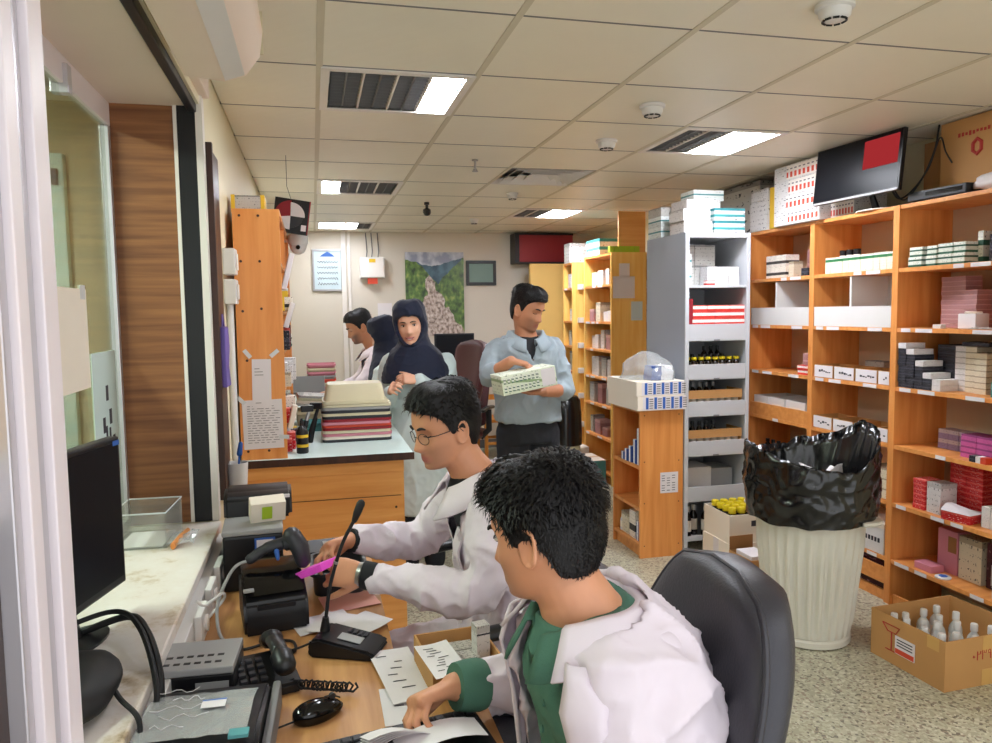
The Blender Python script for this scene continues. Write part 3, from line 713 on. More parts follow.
for c_,(y,m,nm) in enumerate(((3.19,'p_black','charcoal box in the rear pile'),(3.12,'p_black','charcoal box in the rear pile right'),(3.05,'p_white_line','white-ended box in the pale column'),(2.975,'p_cream','cream box in the pale column'),(2.905,'p_cream','cream box in the last column'))):
    for q in range(8 if c_!=4 else 7):
        pack('medicine_box',(.12,.062,.0275),m,(X+.21-.015*c_,y,1.18+q*.028+.0005),'%s, %s up'%(nm,ORD[q]),'box','rear pile of small boxes')
pack('medicine_box',(.10,.15,.02),'p_black',(X+.16,2.96,1.405),'flat black box lying across the pale columns','box')
pack('medicine_box',(.06,.06,.07),'teal',(X+.07,2.77,1.18),'small green box at the right edge of the picture','box')
pack('medicine_box',(.05,.05,.14),'yellow',(X+.05,2.72,1.18),'upright yellow box at the right edge of the picture','box')
packs_x('medicine_box','lilac box on the shelf above the red boxes',(.08,.06,.05),'p_lilac',X+.20,3.18,.87,4,2,'lilac boxes on the right shelf')
packs_x('medicine_box','magenta box piled on the shelf above the red boxes',(.10,.085,.028),'p_magenta',X+.12,2.94,.87,2,4,'magenta boxes on the right shelf')
pack('medicine_box',(.11,.07,.115),'p_black',(X+.16,2.775,.87),'dark box at the right edge beside the magenta pile','box')
for k,(m,y) in enumerate((('p_black',2.86),('p_white',2.825),('orange_red',2.80))):
    pack('medicine_box',(.04,.03,.03),m,(X+.03,y,.87),['small black box at the shelf edge before the magenta pile','small white box at the shelf edge before the magenta pile','small orange box at the shelf edge before the magenta pile'][k],'box')
packs_x('medicine_box','red box in the front pile on the lower right shelf',(.10,.075,.026),'p_red',X+.08,3.19,.56,1,6,'front pile of red boxes')
pack('medicine_box',(.10,.085,.155),'p_white_line',(X+.085,3.10,.56),'white box standing right of the front red pile','box')
packs_x('medicine_box','red box in the tall rear red pile',(.10,.095,.028),'p_red',X+.22,3.09,.56,2,9,'tall rear pile of red boxes')
t = thing('carton','open red and white carton lying before the tall red pile','carton',(X+.07,2.955,.5605),.2)
b = B(); box(b,-.06,.06,-.07,.07,0,.045,.001); obj('carton_body', b, 'p_red', t)
b = B(); sheet(b,[[V((-.07+.13*i/3,-.08+.15*j/3,.047+.03*math.sin(i*1.1)*(j/3))) for j in range(4)] for i in range(4)],.002); obj('flap', b, 'paper', t)
packs_x('medicine_box','small white box right of the red piles',(.06,.045,.05),'p_white',X+.09,2.82,.56,3,2,'white boxes at the end of the red shelf')
t = thing('carton','pink upright carton with a torn brown patch, near the bottom right','carton',(X+.19,3.09,.2505))
b = B(); box(b,-.07,.07,-.06,.06,0,.22,.002); obj('carton_body', b, 'pink', t)
b = B(); box(b,-.0715,-.0702,-.055,-.005,.11,.19); obj('torn_patch', b, 'carton_dark', t)
pack('carton',(.14,.13,.215),'p_cream',(X+.19,2.955,.25),'cream upright carton right of the pink one','carton')
pack('carton',(.14,.16,.22),'p_maroon',(X+.20,2.79,.25),'dark maroon carton near the bottom right edge','carton')
b = B(); box(b,-.002,.0,-.04,.04,.02,.12); o = obj('leaflet', b, 'paper'); o.location = (X+.128,2.80,.2505); tag(o,'white leaflet leaning on the dark maroon carton','leaflet')
pack('medicine_box',(.08,.11,.035),'pink',(X+.07,3.15,.25),'flat pink box before the pink upright carton','box')
t = thing('blister_disc','round white and blue dispenser lying on the lowest right shelf','dispenser',(X+.04,3.03,.2505))
b = B(); lathe(b,[(.035,0),(.037,.003),(.037,.007),(.033,.01)],24); obj('case', b, 'white_plastic', t, 'a')
b = B(); lathe(b,[(.02,.0102),(.018,.012)],24); obj('dial', b, 'blue', t, 'a')
packs_x('medicine_box','small white box stacked at the lowest right shelf edge',(.05,.06,.05),'p_white',X+.06,2.72,.25,1,3,'white boxes at the lowest right shelf edge')
# --- on top of the shelving
TZ = 2.1255
def stackbox(y, x, m, label, dims=(.26,.32,.19), group=None, z=TZ, rz=0, printm=None):
    t = thing('carton', label, 'carton', (x,y,z), rz, group)
    a,c,h = dims
    b = B(); box(b,-a/2,a/2,-c/2,c/2,0,h,.002); obj('carton_body', b, m, t)
    if printm:
        b = B(); box(b,-a/2-.0012,-a/2-.0002,-c/2+.004,c/2-.004,.006,h-.006); obj('printed_side', b, printm, t)
    b = B(); box(b,-a/2+.001,a/2-.001,-.02,.02,h+.0001,h+.001); obj('tape', b, 'tape', t)
    return t
# red-printed white cartons: the printed side is many pack fronts seen through
m = bands('p_packs_red','Z',[(0,'#e6ddd6'),(.12,'#d24a34'),(.52,'#e8e1da'),(.70,'#77707a'),(.80,'#e8e1da')],text=0)
n, l = nodes(m); bs = n['Principled BSDF']; tc = n.new('ShaderNodeTexCoord'); wv = n.new('ShaderNodeTexWave'); wv.bands_direction = 'Y'; wv.inputs['Scale'].default_value = 2.4
l.new(tc.outputs['Generated'], wv.inputs[0]); gt = n.new('ShaderNodeMath'); gt.operation = 'GREATER_THAN'; gt.inputs[1].default_value = .42; l.new(wv.outputs[1], gt.inputs[0])
mx = n.new('ShaderNodeMix'); mx.data_type = 'RGBA'; src = bs.inputs['Base Color'].links[0].from_socket
l.new(gt.outputs[0], mx.inputs[0]); mx.inputs[6].default_value = lin('#e8e1da'); l.new(src, mx.inputs[7]); l.new(mx.outputs[2], bs.inputs['Base Color'])
for k in range(4):
    t = thing('carton', ['bottom','second','third','top'][k]+' white carton of the tall red-printed stack left of the television','carton',(X+.085,4.16,TZ+k*.0925),0,'red-printed white cartons')
    L = .225
    b = B(); box(b,-.12,.14,-L,L,0,.092,.002); obj('carton_body', b, 'p_white', t)
    b = B(); box(b,-.1212,-.1202,-L+.003,L-.15+(.02 if k%2 else 0),.005,.087); obj('printed_side', b, 'p_packs_red', t)
for k in range(2):
    t = thing('carton', ['lower','upper'][k]+' red-printed white carton partly behind the bottom of the television','carton',(X+.14,3.83,TZ+k*.0925),0,'red-printed white cartons')
    b = B(); box(b,-.10,.12,-.10,.10,0,.092,.002); obj('carton_body', b, 'p_white', t)
    b = B(); box(b,-.1012,-.1002,-.097,.097,.005,.087); obj('printed_side', b, 'p_packs_red', t)
stackbox(4.615, X+.10, 'p_white', 'white carton left of the yellow one on top of the shelving', (.20,.20,.20), None, TZ)
pack('carton',(.19,.085,.27),'yellow',(X+.095,4.445,TZ),'yellow upright carton between white cartons on top of the shelving','carton')
pack('carton',(.20,.19,.075),'p_white_line',(X+.10,4.61,TZ+.2015),'flat white carton lying on the carton beside the yellow one','carton')
unit('shelving_unit','orange shelving unit hidden behind the white rack, a grey carton on top',WL,.34,2.125,[.56,1.18,1.80],(FX,5.405,0),RZ,group='orange wall shelving',tags=False)
t = thing('carton','large grey carton with an eye-shaped mark, behind the rack-top cartons','carton',(X+.19,5.07,TZ))
b = B(); box(b,-.08,.12,-.30,.30,0,.375,.003); obj('carton_body', b, 'p_greybox', t)
b = B(); tube(b,[V((-.0815,.17+.06*math.cos(a),.15+.03*math.sin(a))) for a in [i*math.pi/10 for i in range(21)]],.004,6); obj('printed_mark', b, 'ink', t)
# television
tv = thing('television','flat black television with a painted red reflection on its screen, on top of the shelving','television',(2.985,3.60,TZ),0)
ctr = Matrix.Translation((-.075,-.01,.222))@Matrix.Rotation(math.radians(3),4,'Z')@Matrix.Rotation(math.radians(6),4,'Y')
b = B(); box(b,-.012,.012,-.315,.315,-.158,.158,.004); xf(b,ctr); obj('cabinet', b, 'black_plastic', tv)
b = B(); box(b,-.0135,-.0122,-.306,.306,-.140,.151); xf(b,ctr); sc = obj('screen', b, 'screen', tv)
b = B(); box(b,-.0145,-.0136,-.292,-.055,-.015,.135); xf(b,ctr); obj('red_reflection', b, 'tv_red_reflection', sc)  # glowing panel in place of a red reflection in the screen
b = B(); box(b,-.015,-.0122,-.31,.31,-.157,-.146); xf(b,ctr); obj('bezel_strip', b, 'grey_plastic', tv)
b = B(); tube(b,[(-.05,-.02,.20),(.01,-.02,.1),(.045,-.02,.012)],[.018,.015,.02],12); obj('stand', b, 'black_plastic', tv, 'a')
b = B(); lathe(b,[(.10,0),(.10,.006),(.02,.012)],28,(.045,-.02,.0),.8,1.3); obj('stand_base', b, 'paper_cream', tv, 'a')
cb = B(); tube(cb, curve([(2.95,3.40,2.24),(2.99,3.36,2.16),(3.03,3.27,2.24),(3.06,3.22,2.38),(3.08,3.215,2.505)],8),.005,6)
tube(cb, curve([(2.95,3.38,2.23),(2.99,3.33,2.15),(3.05,3.25,2.29),(3.08,3.21,2.44),(3.07,3.16,2.36),(3.07,3.12,2.30)],8),.004,6)
o = obj('cable', cb, 'black_rubber'); o.data.polygons.foreach_set('use_smooth',[True]*len(o.data.polygons)); tag(o,'black cables hanging in a loop between television and ceiling','cable')
t = thing('video_recorder','black set-top recorder on top of the shelving beside the television','recorder',(X+.075,3.12,TZ),.05)
b = B(); box(b,-.07,.07,-.17,.17,.004,.05,.005); obj('case', b, 'black_plastic', t)
b = B(); box(b,-.0715,-.0703,-.15,.06,.02,.04); obj('front_window', b, 'black_glossy', t)
for i in range(4):
    b = B(); lathe(b,[(.01,0),(.01,.004)],10,(-.05+.1*(i%2),-.14+.28*(i//2),0)); obj('foot', b, 'black_rubber', t)
def hexlogo(t, x, cy, cz, r):
    b = B(); P_ = [V((x,cy+r*.75*math.cos(a),cz+r*math.sin(a))) for a in [math.pi/6+i*math.pi/3 for i in range(7)]]
    tube(b, P_, .009, 6); obj('printed_mark', b, 'red_ink', t)
t = thing('carton','big brown carton with a red hexagon mark on top of the shelving at right','carton',(X+.255,2.99,TZ),.0)
b = B(); box(b,-.11,.10,-.30,.25,.065,.385,.003); obj('carton_body', b, 'carton', t); hexlogo(t,-.1115,.03,.235,.036)
b = B(); r = random.Random(3)
for i in range(9): box(b,-.1115,-.1102,.13-i*.021,.13-i*.021+.013,.30+r.uniform(-.004,.004),.314+r.uniform(0,.006))
obj('lettering', b, 'red_ink', t)
b = B(); box(b,-.112,-.1102,-.14,-.09,.24,.31); obj('paper_label', b, 'paper', t)
b = B(); box(b,-.08,.09,-.28,.24,0,.064,.002); o = obj('carton', b, 'carton_dark'); o.location = (X+.255,2.99,TZ); tag(o,'flat brown carton under the big carton with the red hexagon','carton')
pack('carton',(.16,.12,.32),'carton_dark',(X+.25,3.31,TZ),'upright brown carton behind the recorder, left of the big carton','carton')
t = thing('bag','crumpled white packet on the shelf top at the right edge','packet',(X+.07,2.82,TZ))
b = B(); bmesh.ops.create_icosphere(b, subdivisions=3, radius=1)
for v in b.verts:
    p = v.co.copy(); q = noise.noise(p*2.2)*.25; v.co = V((p.x*.05*(1+q), p.y*.13*(1+q), max(.0005,.04+p.z*.045*(1+q))))
obj('film', b, 'paper', t, 'full')
# --- rack contents (shelves deep to the back, rack faces the camera)
def rk_row(name, base, dims, m, x0, y, z, nx, nz, group, gap=.002, cat='box'):
    for i in range(nx):
        for k in range(nz):
            lab = base+(', %s from left'%ORD[i] if nx>1 else '')+((', %s up'%ORD[k] if k else ', bottom row') if nz>1 else '')
            pack(name, dims, m, (x0+i*(dims[0]+gap), y+random.uniform(-.003,.003), z+k*(dims[2]+.0004)+.0005), lab, cat, group)
rk_row('medicine_box','white box on the top rack shelf',(.075,.10,.06),'p_white',2.535,4.50,1.755,3,2,'white boxes on the top rack shelf')
rk_row('medicine_box','tall grey box behind the top rack shelf',(.075,.10,.135),'p_greybox',2.435,4.63,1.755,3,2,'tall grey boxes on the top rack shelf')
rk_row('medicine_box','bluish box at the left of the top rack shelf',(.05,.08,.10),'p_teal_end',2.365,4.50,1.755,1,2,'bluish boxes on the top rack shelf')
pack('medicine_box',(.06,.04,.03),'p_redwhite',(2.50,4.43,1.755),'tiny red-printed box at the front of the top rack shelf','box')
rk_row('medicine_box','red and white box in the rack stack',(.052,.09,.043),'p_redwhite',2.405,4.47,1.41,7,5,'red and white boxes in the rack')
for i in range(2): pack('medicine_box',(.052,.09,.043),'p_redwhite',(2.356,4.47,1.4105+i*.0434),'red and white box at the stack\'s left end, %s'%['bottom','second up'][i],'box','red and white boxes in the rack')
pack('carton',(.055,.09,.17),'red_cabinet',(2.356,4.47,1.4985),'narrow dark red carton at the left end of the red and white stack','carton')
for i in range(8): bottle('bottle',.105,.021,'amber','yellow_cap',(2.36+i*.051,4.46,1.1605+.025),'yellow-capped dark bottle in front row of the rack, %s from left'%ORD[i],'yellow-capped bottles in the rack')
for i in range(6): bottle('bottle',.115,.021,'amber','black_plastic',(2.38+i*.055,4.53,1.1605+.03),'dark bottle in the second row of the yellow-capped shelf, %s from left'%ORD[i],'second row bottles in the rack')
for i in range(3): bottle('bottle',.165,.022,'amber','black_plastic',(2.56+i*.05,4.60,1.1605+.03),'taller dark bottle at the back of the yellow-capped shelf, %s from left'%ORD[i],'rear bottles in the rack')
for z,nm in ((.92,'upper'),(.66,'lower')):
    for i in range(8): bottle('bottle',.12,.021,'amber','black_plastic',(2.36+i*.051,4.47,z+.0305),'dark bottle on %s kraft-strip rack shelf, front row, %s from left'%(nm,ORD[i]),'front bottles on the %s kraft shelf'%nm)
    for i in range(5): bottle('bottle',.165,.021,'amber','dark_grey_plastic' if z<.8 else 'grey_plastic',(2.40+i*.05,4.55,z+.0305),'taller bottle on %s kraft-strip rack shelf, back row, %s from left'%(nm,ORD[i]),'rear bottles on the %s kraft shelf'%nm)
    t = thing('carton_tray','low open kraft tray holding bottles on the %s rack shelf'%nm,'tray',(2.545,4.50,z+.0305-.03),0,'kraft bottle trays')
    b = B(); box(b,-.195,.195,-.075,.10,0,.028); obj('base', b, 'carton', t)
    b = B(); box(b,-.195,.195,-.082,-.0755,.10,.155); box(b,-.195,-.188,-.0754,.10,.0285,.155); box(b,.188,.195,-.0754,.10,.0285,.155); obj('rim', b, 'carton', t)
t = thing('carton_tray','low open kraft tray under the yellow-capped bottles','tray',(2.545,4.52,1.1605-.0003),0)
b = B(); box(b,-.20,.20,-.085,.12,0,.0245); obj('base', b, 'carton_dark', t)
t = thing('plastic_tub','pale translucent tub in the lower bay of the rack','tub',(2.545,4.60,.3605))
b = B(); box(b,-.19,.02,-.10,.12,0,.19,.004); obj('tub_body', b, 'white_plastic', t)
b = B(); box(b,.024,.19,-.08,.12,0,.17,.004); obj('tub_side', b, 'grey_plastic', t)
for i in range(6): bottle('bottle',.20,.026,'amber','white_plastic',(2.37+i*.065,4.50 if i%2 else 4.46,.1005),'white-capped dark bottle at the foot of the rack, %s from left'%ORD[i],'white-capped bottles at the rack foot')
# on top of the rack
rt = 2.0895
for i,(x,y,z,w,d,h,m,lab) in enumerate(((2.43,4.86,0,.22,.2,.075,'p_teal_end','bottom teal-striped carton at the left back of the rack top'),(2.42,4.86,.076,.20,.2,.07,'p_teal_end','second teal-striped carton at the left back of the rack top'),
  (2.42,4.86,.147,.20,.2,.06,'p_greybox','grey carton at the top of the left back pile on the rack'),
  (2.43,4.55,0,.20,.20,.08,'p_white_line','white carton at the left front of the rack top'),(2.42,4.55,.081,.19,.20,.075,'p_white_line','upper white carton at the left front of the rack top'),
  (2.655,4.55,0,.22,.20,.082,'p_teal','lower teal-banded carton at the right of the rack top'),(2.655,4.55,.083,.22,.20,.08,'p_teal','upper teal-banded carton at the right of the rack top'),
  (2.50,4.62,.157 if False else .1645,.24,.22,.06,'p_white','white carton lying across the piles on the rack'),(2.57,4.66,.2255,.22,.18,.07,'p_teal_end','dark teal carton topping the pile on the rack'))):
    pack('carton',(w,d,h),m,(x,y,rt+z),lab,'carton','cartons on the rack')
# --- short bookcase contents
for i,(dx,y,n_) in enumerate(((.05,4.455,9),(.05,4.515,6),(.045,4.575,4),(.04,4.63,3),(.04,4.685,2))):
    for q in range(n_):
        pack('medicine_box',(.075,.052,.026),'p_blue_y',(2.005+dx,y,.6005+q*.0265),'blue and white box in the short bookcase, %s column, %s up'%(ORD[i],ORD[q]),'box','blue and white boxes in the short bookcase')
for i,(y,w,h,m,lab) in enumerate(((4.70,.12,.14,'p_cream','cream box at the floor end of the short bookcase'),(4.58,.09,.18,'p_white_black','white box in the bottom of the short bookcase'),(4.49,.05,.13,'p_blue_y','slim blue and white box nearest the end panel, bottom shelf'))):
    pack('medicine_box',(.12,w,h),m,(2.09,y,.09),lab,'box')
for k in range(4): bottle('bottle',.12,.022,'clear_bottle','white_plastic',(2.04+.06*(k%2),4.62+.05*k,.235 if False else .2705) if False else (2.045,4.76-.045*k if k<2 else 4.76-.045*k,.0905),'clear bottle in the bottom of the short bookcase, %s from far end'%ORD[k],'clear bottles in the short bookcase') if k<1 else None
# two printed trays and a film bag on the short bookcase
m = M['p_blue']
def tray2(z, dx, label):
    t = thing('carton', label, 'carton', (2.155+dx,4.615,z), 0, 'wide printed cartons on the short bookcase')
    b = B(); box(b,-.185,.145,-.255,.235,0,.092,.002); obj('carton_body', b, 'paper_cream', t)
    b = B(); box(b,-.150,.140,-.2562,-.2552,.004,.088); p = obj('printed_front', b, 'paper', t, label='white front with blue stripes')
    for i in range(5):
        x = -.130+i*.058
        b = B(); box(b,x,x+.018,-.2572,-.2561,.010,.084); obj('blue_stripe', b, 'blue', p)
        b = B()
        for k in range(5): box(b,x+.024,x+.05,-.2572,-.2561,.014+k*.014,.020+k*.014)
        obj('print_line', b, 'mid_grey', p)
tray2(.9655,.0,'lower wide white carton with blue stripes on the short bookcase')
tray2(1.0585,-.008,'upper wide white carton with blue stripes, under the film bag')
pack('medicine_box',(.15,.12,.03),'p_blue',(2.16,4.47,1.1515),'bottom blue-ended box inside the clear film bag','box','boxes inside the film bag')
pack('medicine_box',(.15,.12,.03),'p_blue',(2.165,4.47,1.182),'middle blue-ended box inside the clear film bag','box','boxes inside the film bag')
pack('medicine_box',(.14,.12,.03),'p_blue',(2.165,4.475,1.2125),'top blue-ended box inside the clear film bag','box','boxes inside the film bag')
b = B(); bmesh.ops.create_icosphere(b, subdivisions=4, radius=1)
for v in b.verts:
    p = v.co.copy(); q = 1+noise.noise(p*2.5)*.16+noise.noise(p*6)*.05; v.co = V((p.x*.165*q, p.y*.22*q, max(.001,.005+max(p.z,-.02)*.165*q)))
o = obj('film_bag', b, 'clear_film', None, 'full'); o.location = (2.15,4.60,1.1515); tag(o,'clear plastic film bag over boxes on the short bookcase','bag')
# --- floor goods
t = thing('waste_bin','large ribbed off-white waste bin lined with a black bag','waste bin',(2.315,3.13,0))
R0, R1, Hh = .185,.255,.655
b = B(); seg = 120; prof = [(0,.0),(.94,.0),(1,.02),(1.02,.03),(1.0,.045)]; rings = []
for (f,z) in ((.96,0),(1.04,.008),(1.05,.035),(.99,.045)): rings.append([V((R0*f*math.cos(a),R0*f*math.sin(a),z)) for a in [2*math.pi*i/seg for i in range(seg)]])
for k in range(7):
    z = .05+(Hh-.08-.05)*k/6; r = R0+(R1-R0)*z/Hh; amp = 0 if k in (0,6) else .008
    rings.append([V(((r+amp*(1 if (i//2)%2 else -1))*math.cos(a),(r+amp*(1 if (i//2)%2 else -1))*math.sin(a),z)) for i,a in enumerate([2*math.pi*i/seg for i in range(seg)])])
for (dr,z) in ((.0,Hh-.05),(.018,Hh-.045),(.022,Hh-.01),(.014,Hh),(-.004,Hh),(-.008,Hh-.03),(-.016,Hh-.10)): rings.append([V(((R1+dr)*math.cos(a),(R1+dr)*math.sin(a),z)) for a in [2*math.pi*i/seg for i in range(seg)]])
loft(b, rings); obj('bin_body', b, 'bin_grey', t, 'a')
for s in (-1,1):
    a0 = math.radians(-62 if s<0 else 118); b = B(); pts = [V(((R1+.03+.028*math.sin(u*math.pi))*math.cos(a0+(u-.5)*.5),(R1+.03+.028*math.sin(u*math.pi))*math.sin(a0+(u-.5)*.5),Hh-.035)) for u in [i/8 for i in range(9)]]
    tube(b, pts, [(.012,.022)]*9, 8, (0,0,1)); obj('handle', b, 'bin_grey', t, 'a')
bg = B(); rings = []; seg = 144; r = random.Random(5)
def bagr(a,z): return 1+.04*noise.noise(V((math.cos(a)*2.2,math.sin(a)*2.2,z*3)))*min(1,z*2)+.05*(1-abs(noise.noise(V((math.cos(a)*4,math.sin(a)*4,z*4+a*.2)))))**5*min(1,.3+z*2)-.02+.018*noise.noise(V((math.cos(a)*11,math.sin(a)*11,z*12)))
def bagtop(a): return .945+.05*math.cos(2*(a-math.radians(-8)))+.03*math.cos(a-math.radians(20))+.045*noise.noise(V((math.cos(a)*1.7,math.sin(a)*1.7,4)))+.015*noise.noise(V((math.cos(a)*6,math.sin(a)*6,2)))
def bagbot(a): return Hh-.05+.02*noise.noise(V((math.cos(a)*2.5,math.sin(a)*2.5,7)))
A_ = [2*math.pi*i/seg for i in range(seg)]
for u in [i/24 for i in range(25)]:
    rings.append([V((bagr(a,u)*(R1+.040+.004*u+.006*math.sin(u*3.1))*math.cos(a), bagr(a,u)*(R1+.040+.004*u+.006*math.sin(u*3.1))*math.sin(a), bagbot(a)+(bagtop(a)-bagbot(a))*u)) for a in A_])
for u in [i/6 for i in range(1,7)]:
    rings.append([V((bagr(a,1-u)*(R1+.045-.07*u)*math.cos(a), bagr(a,1-u)*(R1+.045-.07*u)*math.sin(a), bagtop(a)+.004-(bagtop(a)-.60)*u)) for a in A_])
loft(bg, rings, cap=False)
c = bg.verts.new((0,0,.60)); bg.verts.ensure_lookup_table(); last = [v for v in bg.verts][-seg-1:-1]
for i in range(seg): bg.faces.new((last[i],last[(i+1)%seg],c))
obj('bin_bag', bg, 'bag_black', t, 'full', label='black bin liner')
for k,(dx,dy,dz,rx,ry,rz) in enumerate(((.02,-.06,.80,.4,.5,.2),(.10,-.03,.81,-.3,.5,1.0),(-.03,.05,.79,.6,-.2,2.0),(.06,.08,.80,.3,.3,.6),(.14,.06,.79,-.4,.2,1.4))):
    b = B(); g_ = [[V((-.06+.12*i/4,-.045+.09*j/4,.014*math.sin(i*1.3+j+k))) for j in range(5)] for i in range(5)]; sheet(b,g_,.0015)
    o = obj('scrap_paper', b, 'paper'); o.location = (2.315+dx,3.13+dy,dz); o.rotation_euler = (rx,ry,rz); tag(o,'white paper scrap in the bin bag, %s'%['nearest the camera','right of the nearest','left rear','rear middle','far right'][k],'paper scrap','paper scraps in the bin')
b = B(); bmesh.ops.create_icosphere(b, subdivisions=3, radius=1)
for v in b.verts:
    p = v.co.copy(); v.co = V((p.x*.20,p.y*.20,p.z*.06*(1+.5*noise.noise(p*4))))
o = obj('refuse', b, 'paper_cream', None, 'full'); o.location = (2.315,3.13,.715); tag(o,'heap of crumpled refuse filling the bin bag','refuse',None,'stuff')
# carton of clear bottles, front right
def open_carton(name, label, loc, rz, dims, m='carton', flaps=(), th=.005):
    a,c,h = dims; t = thing(name, label, 'carton', loc, rz); b = B()
    for q in ((-a/2,a/2,-c/2,c/2,0,th),(-a/2,-a/2+th,-c/2,c/2,th,h),(a/2-th,a/2,-c/2,c/2,th,h),(-a/2+th,a/2-th,-c/2,-c/2+th,th,h),(-a/2+th,a/2-th,c/2-th,c/2,th,h)): box(b,*q)
    obj('carton_body', b, m, t); return t
bc = open_carton('carton','open brown carton full of small clear bottles on the floor at right',(2.715,2.70,0),math.radians(3),(.46,.40,.215))
b = B(); box(b,-.235,-.231,-.05,.055,.06,.14); lb = obj('paper_label', b, 'paper', bc, label='white label with orange band')
b = B(); box(b,-.2358,-.2349,-.048,.053,.063,.085); obj('orange_band', b, 'orange_red', lb)
b = B()
for k in range(3): box(b,-.2358,-.2349,-.04,.045,.098+k*.013,.103+k*.013)
obj('print_line', b, 'ink', lb)
b = B(); P_ = [(-.2325,.13,.175),(-.2325,.035,.175),(-.2325,.055,.145),(-.2325,.10,.145),(-.2325,.13,.175)]; tube(b,P_,.0025,6); tube(b,[(-.2325,.078,.145),(-.2325,.078,.06)],.0025,6); tube(b,[(-.2325,.05,.06),(-.2325,.11,.06)],.0025,6); obj('printed_mark', b, 'red_ink', bc)
b = B(); box(b,-.03,.03,-.2012,-.2,.14,.214); obj('tape', b, 'tape', bc)
b = B(); box(b,-.03,.03,-.2012,-.2,.0,.07); obj('tape', b, 'tape', bc)
b = B(); box(b,-.2312,-.23,-.03,.03,.15,.0) if False else box(b,-.2312,-.23,-.17,-.11,.16,.2145); obj('tape', b, 'tape', bc)
def digit_strokes(bm, ch, x, z, s, y):
    st = {'0':[[(.3,.3),(.45,.4),(.3,.5),(.2,.4),(.3,.3)]],'2':[[(.1,.9),(.1,.6),(.5,.6),(.5,.9)],[(.1,.9),(.1,0)]],'3':[[(.1,.95),(.1,.7),(.3,.65),(.32,.9)],[(.32,.7),(.55,.65),(.55,.95)],[(.1,.8),(.1,0)]],
          '9':[[(.45,.6),(.2,.6),(.15,.85),(.35,.95),(.45,.8),(.45,0)]],'6':[[(.5,.9),(.15,.9),(.2,.6),(.45,.6)],[(.15,.9),(.05,0)]],'4':[[(.5,.9),(.2,.8),(.4,.65),(.15,.55),(.5,.5)],[(.15,.9),(.15,0)]]}[ch]
    for p in st: tube(bm,[V((x+a*s,y,z+c*s)) for a,c in p],.0022,5)
b = B()
for i,ch in enumerate('0239469'): digit_strokes(b, ch, -.09+i*.028, .115, .042, -.2008)
obj('handwriting', b, 'red_ink', bc)
r = random.Random(11); k = 0
for i in range(5):
    for j in range(4):
        if k>=16: break
        x = 2.715-.175+i*.085+r.uniform(-.01,.01); y = 2.70-.15+j*.095+r.uniform(-.01,.01)
        bottle('bottle',.20+r.uniform(-.015,.02),.028,'clear_bottle','white_plastic',(x,y,.006),'clear bottle in the floor carton, row %s from the bin side, %s back'%(['one','two','three','four','five'][i],ORD[j]),'clear bottles in the floor carton'); k += 1
# two white cartons with yellow-capped bottles before the rack
for k,(z,lab) in enumerate(((0,'lower white carton on the floor before the rack'),(.19,'open upper white carton holding yellow-capped bottles before the rack'))):
    if k==0:
        t = thing('carton',lab,'carton',(2.56,4.13,0),math.radians(1)); b = B(); box(b,-.17,.17,-.16,.16,0,.188,.003); obj('carton_body', b, 'paper_cream', t)
        b = B(); box(b,-.1712,-.1702,-.03,.03,.0,.187); obj('tape', b, 'paper', t)
    else:
        t = open_carton('carton',lab,(2.56,4.13,.1885),math.radians(-1),(.33,.31,.175),'paper_cream')
    b = B(); box(b,-.02,.06,-.1625 if k==0 else -.157,-.1602 if k==0 else -.1552,.10,.135); box(b,.08,.13,-.1625 if k==0 else -.157,-.1602 if k==0 else -.1552,.06,.085); obj('lettering', b, 'ink', t)
k = 0
for j in range(4):
    for i in range(5):
        bottle('bottle',.205,.026,'amber','yellow_cap',(2.56-.122+i*.061,4.13-.105+j*.066,.194+.0),'yellow-capped bottle in the carton, row %s from front, %s from left'%(['one','two','three','four'][j],ORD[i]),'yellow-capped bottles in the carton')
oc = open_carton('carton','small open brown carton on the floor left of the waste bin',(2.42,3.78,0),math.radians(2),(.16,.22,.19))
b = B(); box(b,-.079,.079,-.112,-.108,.19,.24) if False else box(b,-.078,.078,.106,.110,.19,.27,.001); obj('flap', b, 'carton_dark', oc)
pack('medicine_box',(.12,.16,.05),'paper',(2.42,3.78,.13),'white packet inside the small open brown carton','packet') if False else None
pk = thing('packet','white packet sticking out of the small open brown carton','packet',(2.42,3.77,.0055)); b = B(); box(b,-.06,.06,-.08,.08,0,.20,.004); obj('wrapper', b, 'paper', pk)
# --- far bookcase goods
rr = random.Random(21)
def far_goods(y0, y1, x, tops, nm, group):
    for si,z in enumerate(tops):
        y = y1-.05; k = 0
        while y > y0+.18:
            w = rr.uniform(.06,.14); h = rr.uniform(.08,.2)
            pack('medicine_box',(.12,w,h),rr.choice(['p_white','p_white_line','p_cream','p_white','p_pinkgrey','p_greybox']),(x+.09+rr.uniform(0,.03),y-w/2,z),'box on the %s, %s shelf up, %s along'%(nm,ORD[si],ORD[k]),'box',group); y -= w+rr.uniform(.01,.06); k += 1
far_goods(6.34,7.0,2.60,FT[1:],'bookcase with taped papers','boxes in the bookcase with taped papers')
far_goods(7.36,7.65,2.60,FT[1:],'narrow tall bookcase','boxes in the narrow tall bookcase')
far_goods(6.35,6.98,2.97,TOPS,'glimpsed wall shelving','boxes in the glimpsed wall shelving')
for k in range(5): pack('carton',(.22,.36,.032),'p_greybox',(2.60+.14,6.62,1.8405+k*.0325),'flat grey box in the top pile of the papered bookcase, %s up'%ORD[k],'box','flat grey boxes') if False else None
b = B(); box(b,-.13,.13,-.012,.012,0,.37,.001); o = obj('board', b, 'orange_panel'); o.location = (2.83,6.40,2.1205); tag(o,'plain orange board standing upright on the papered bookcase','board')
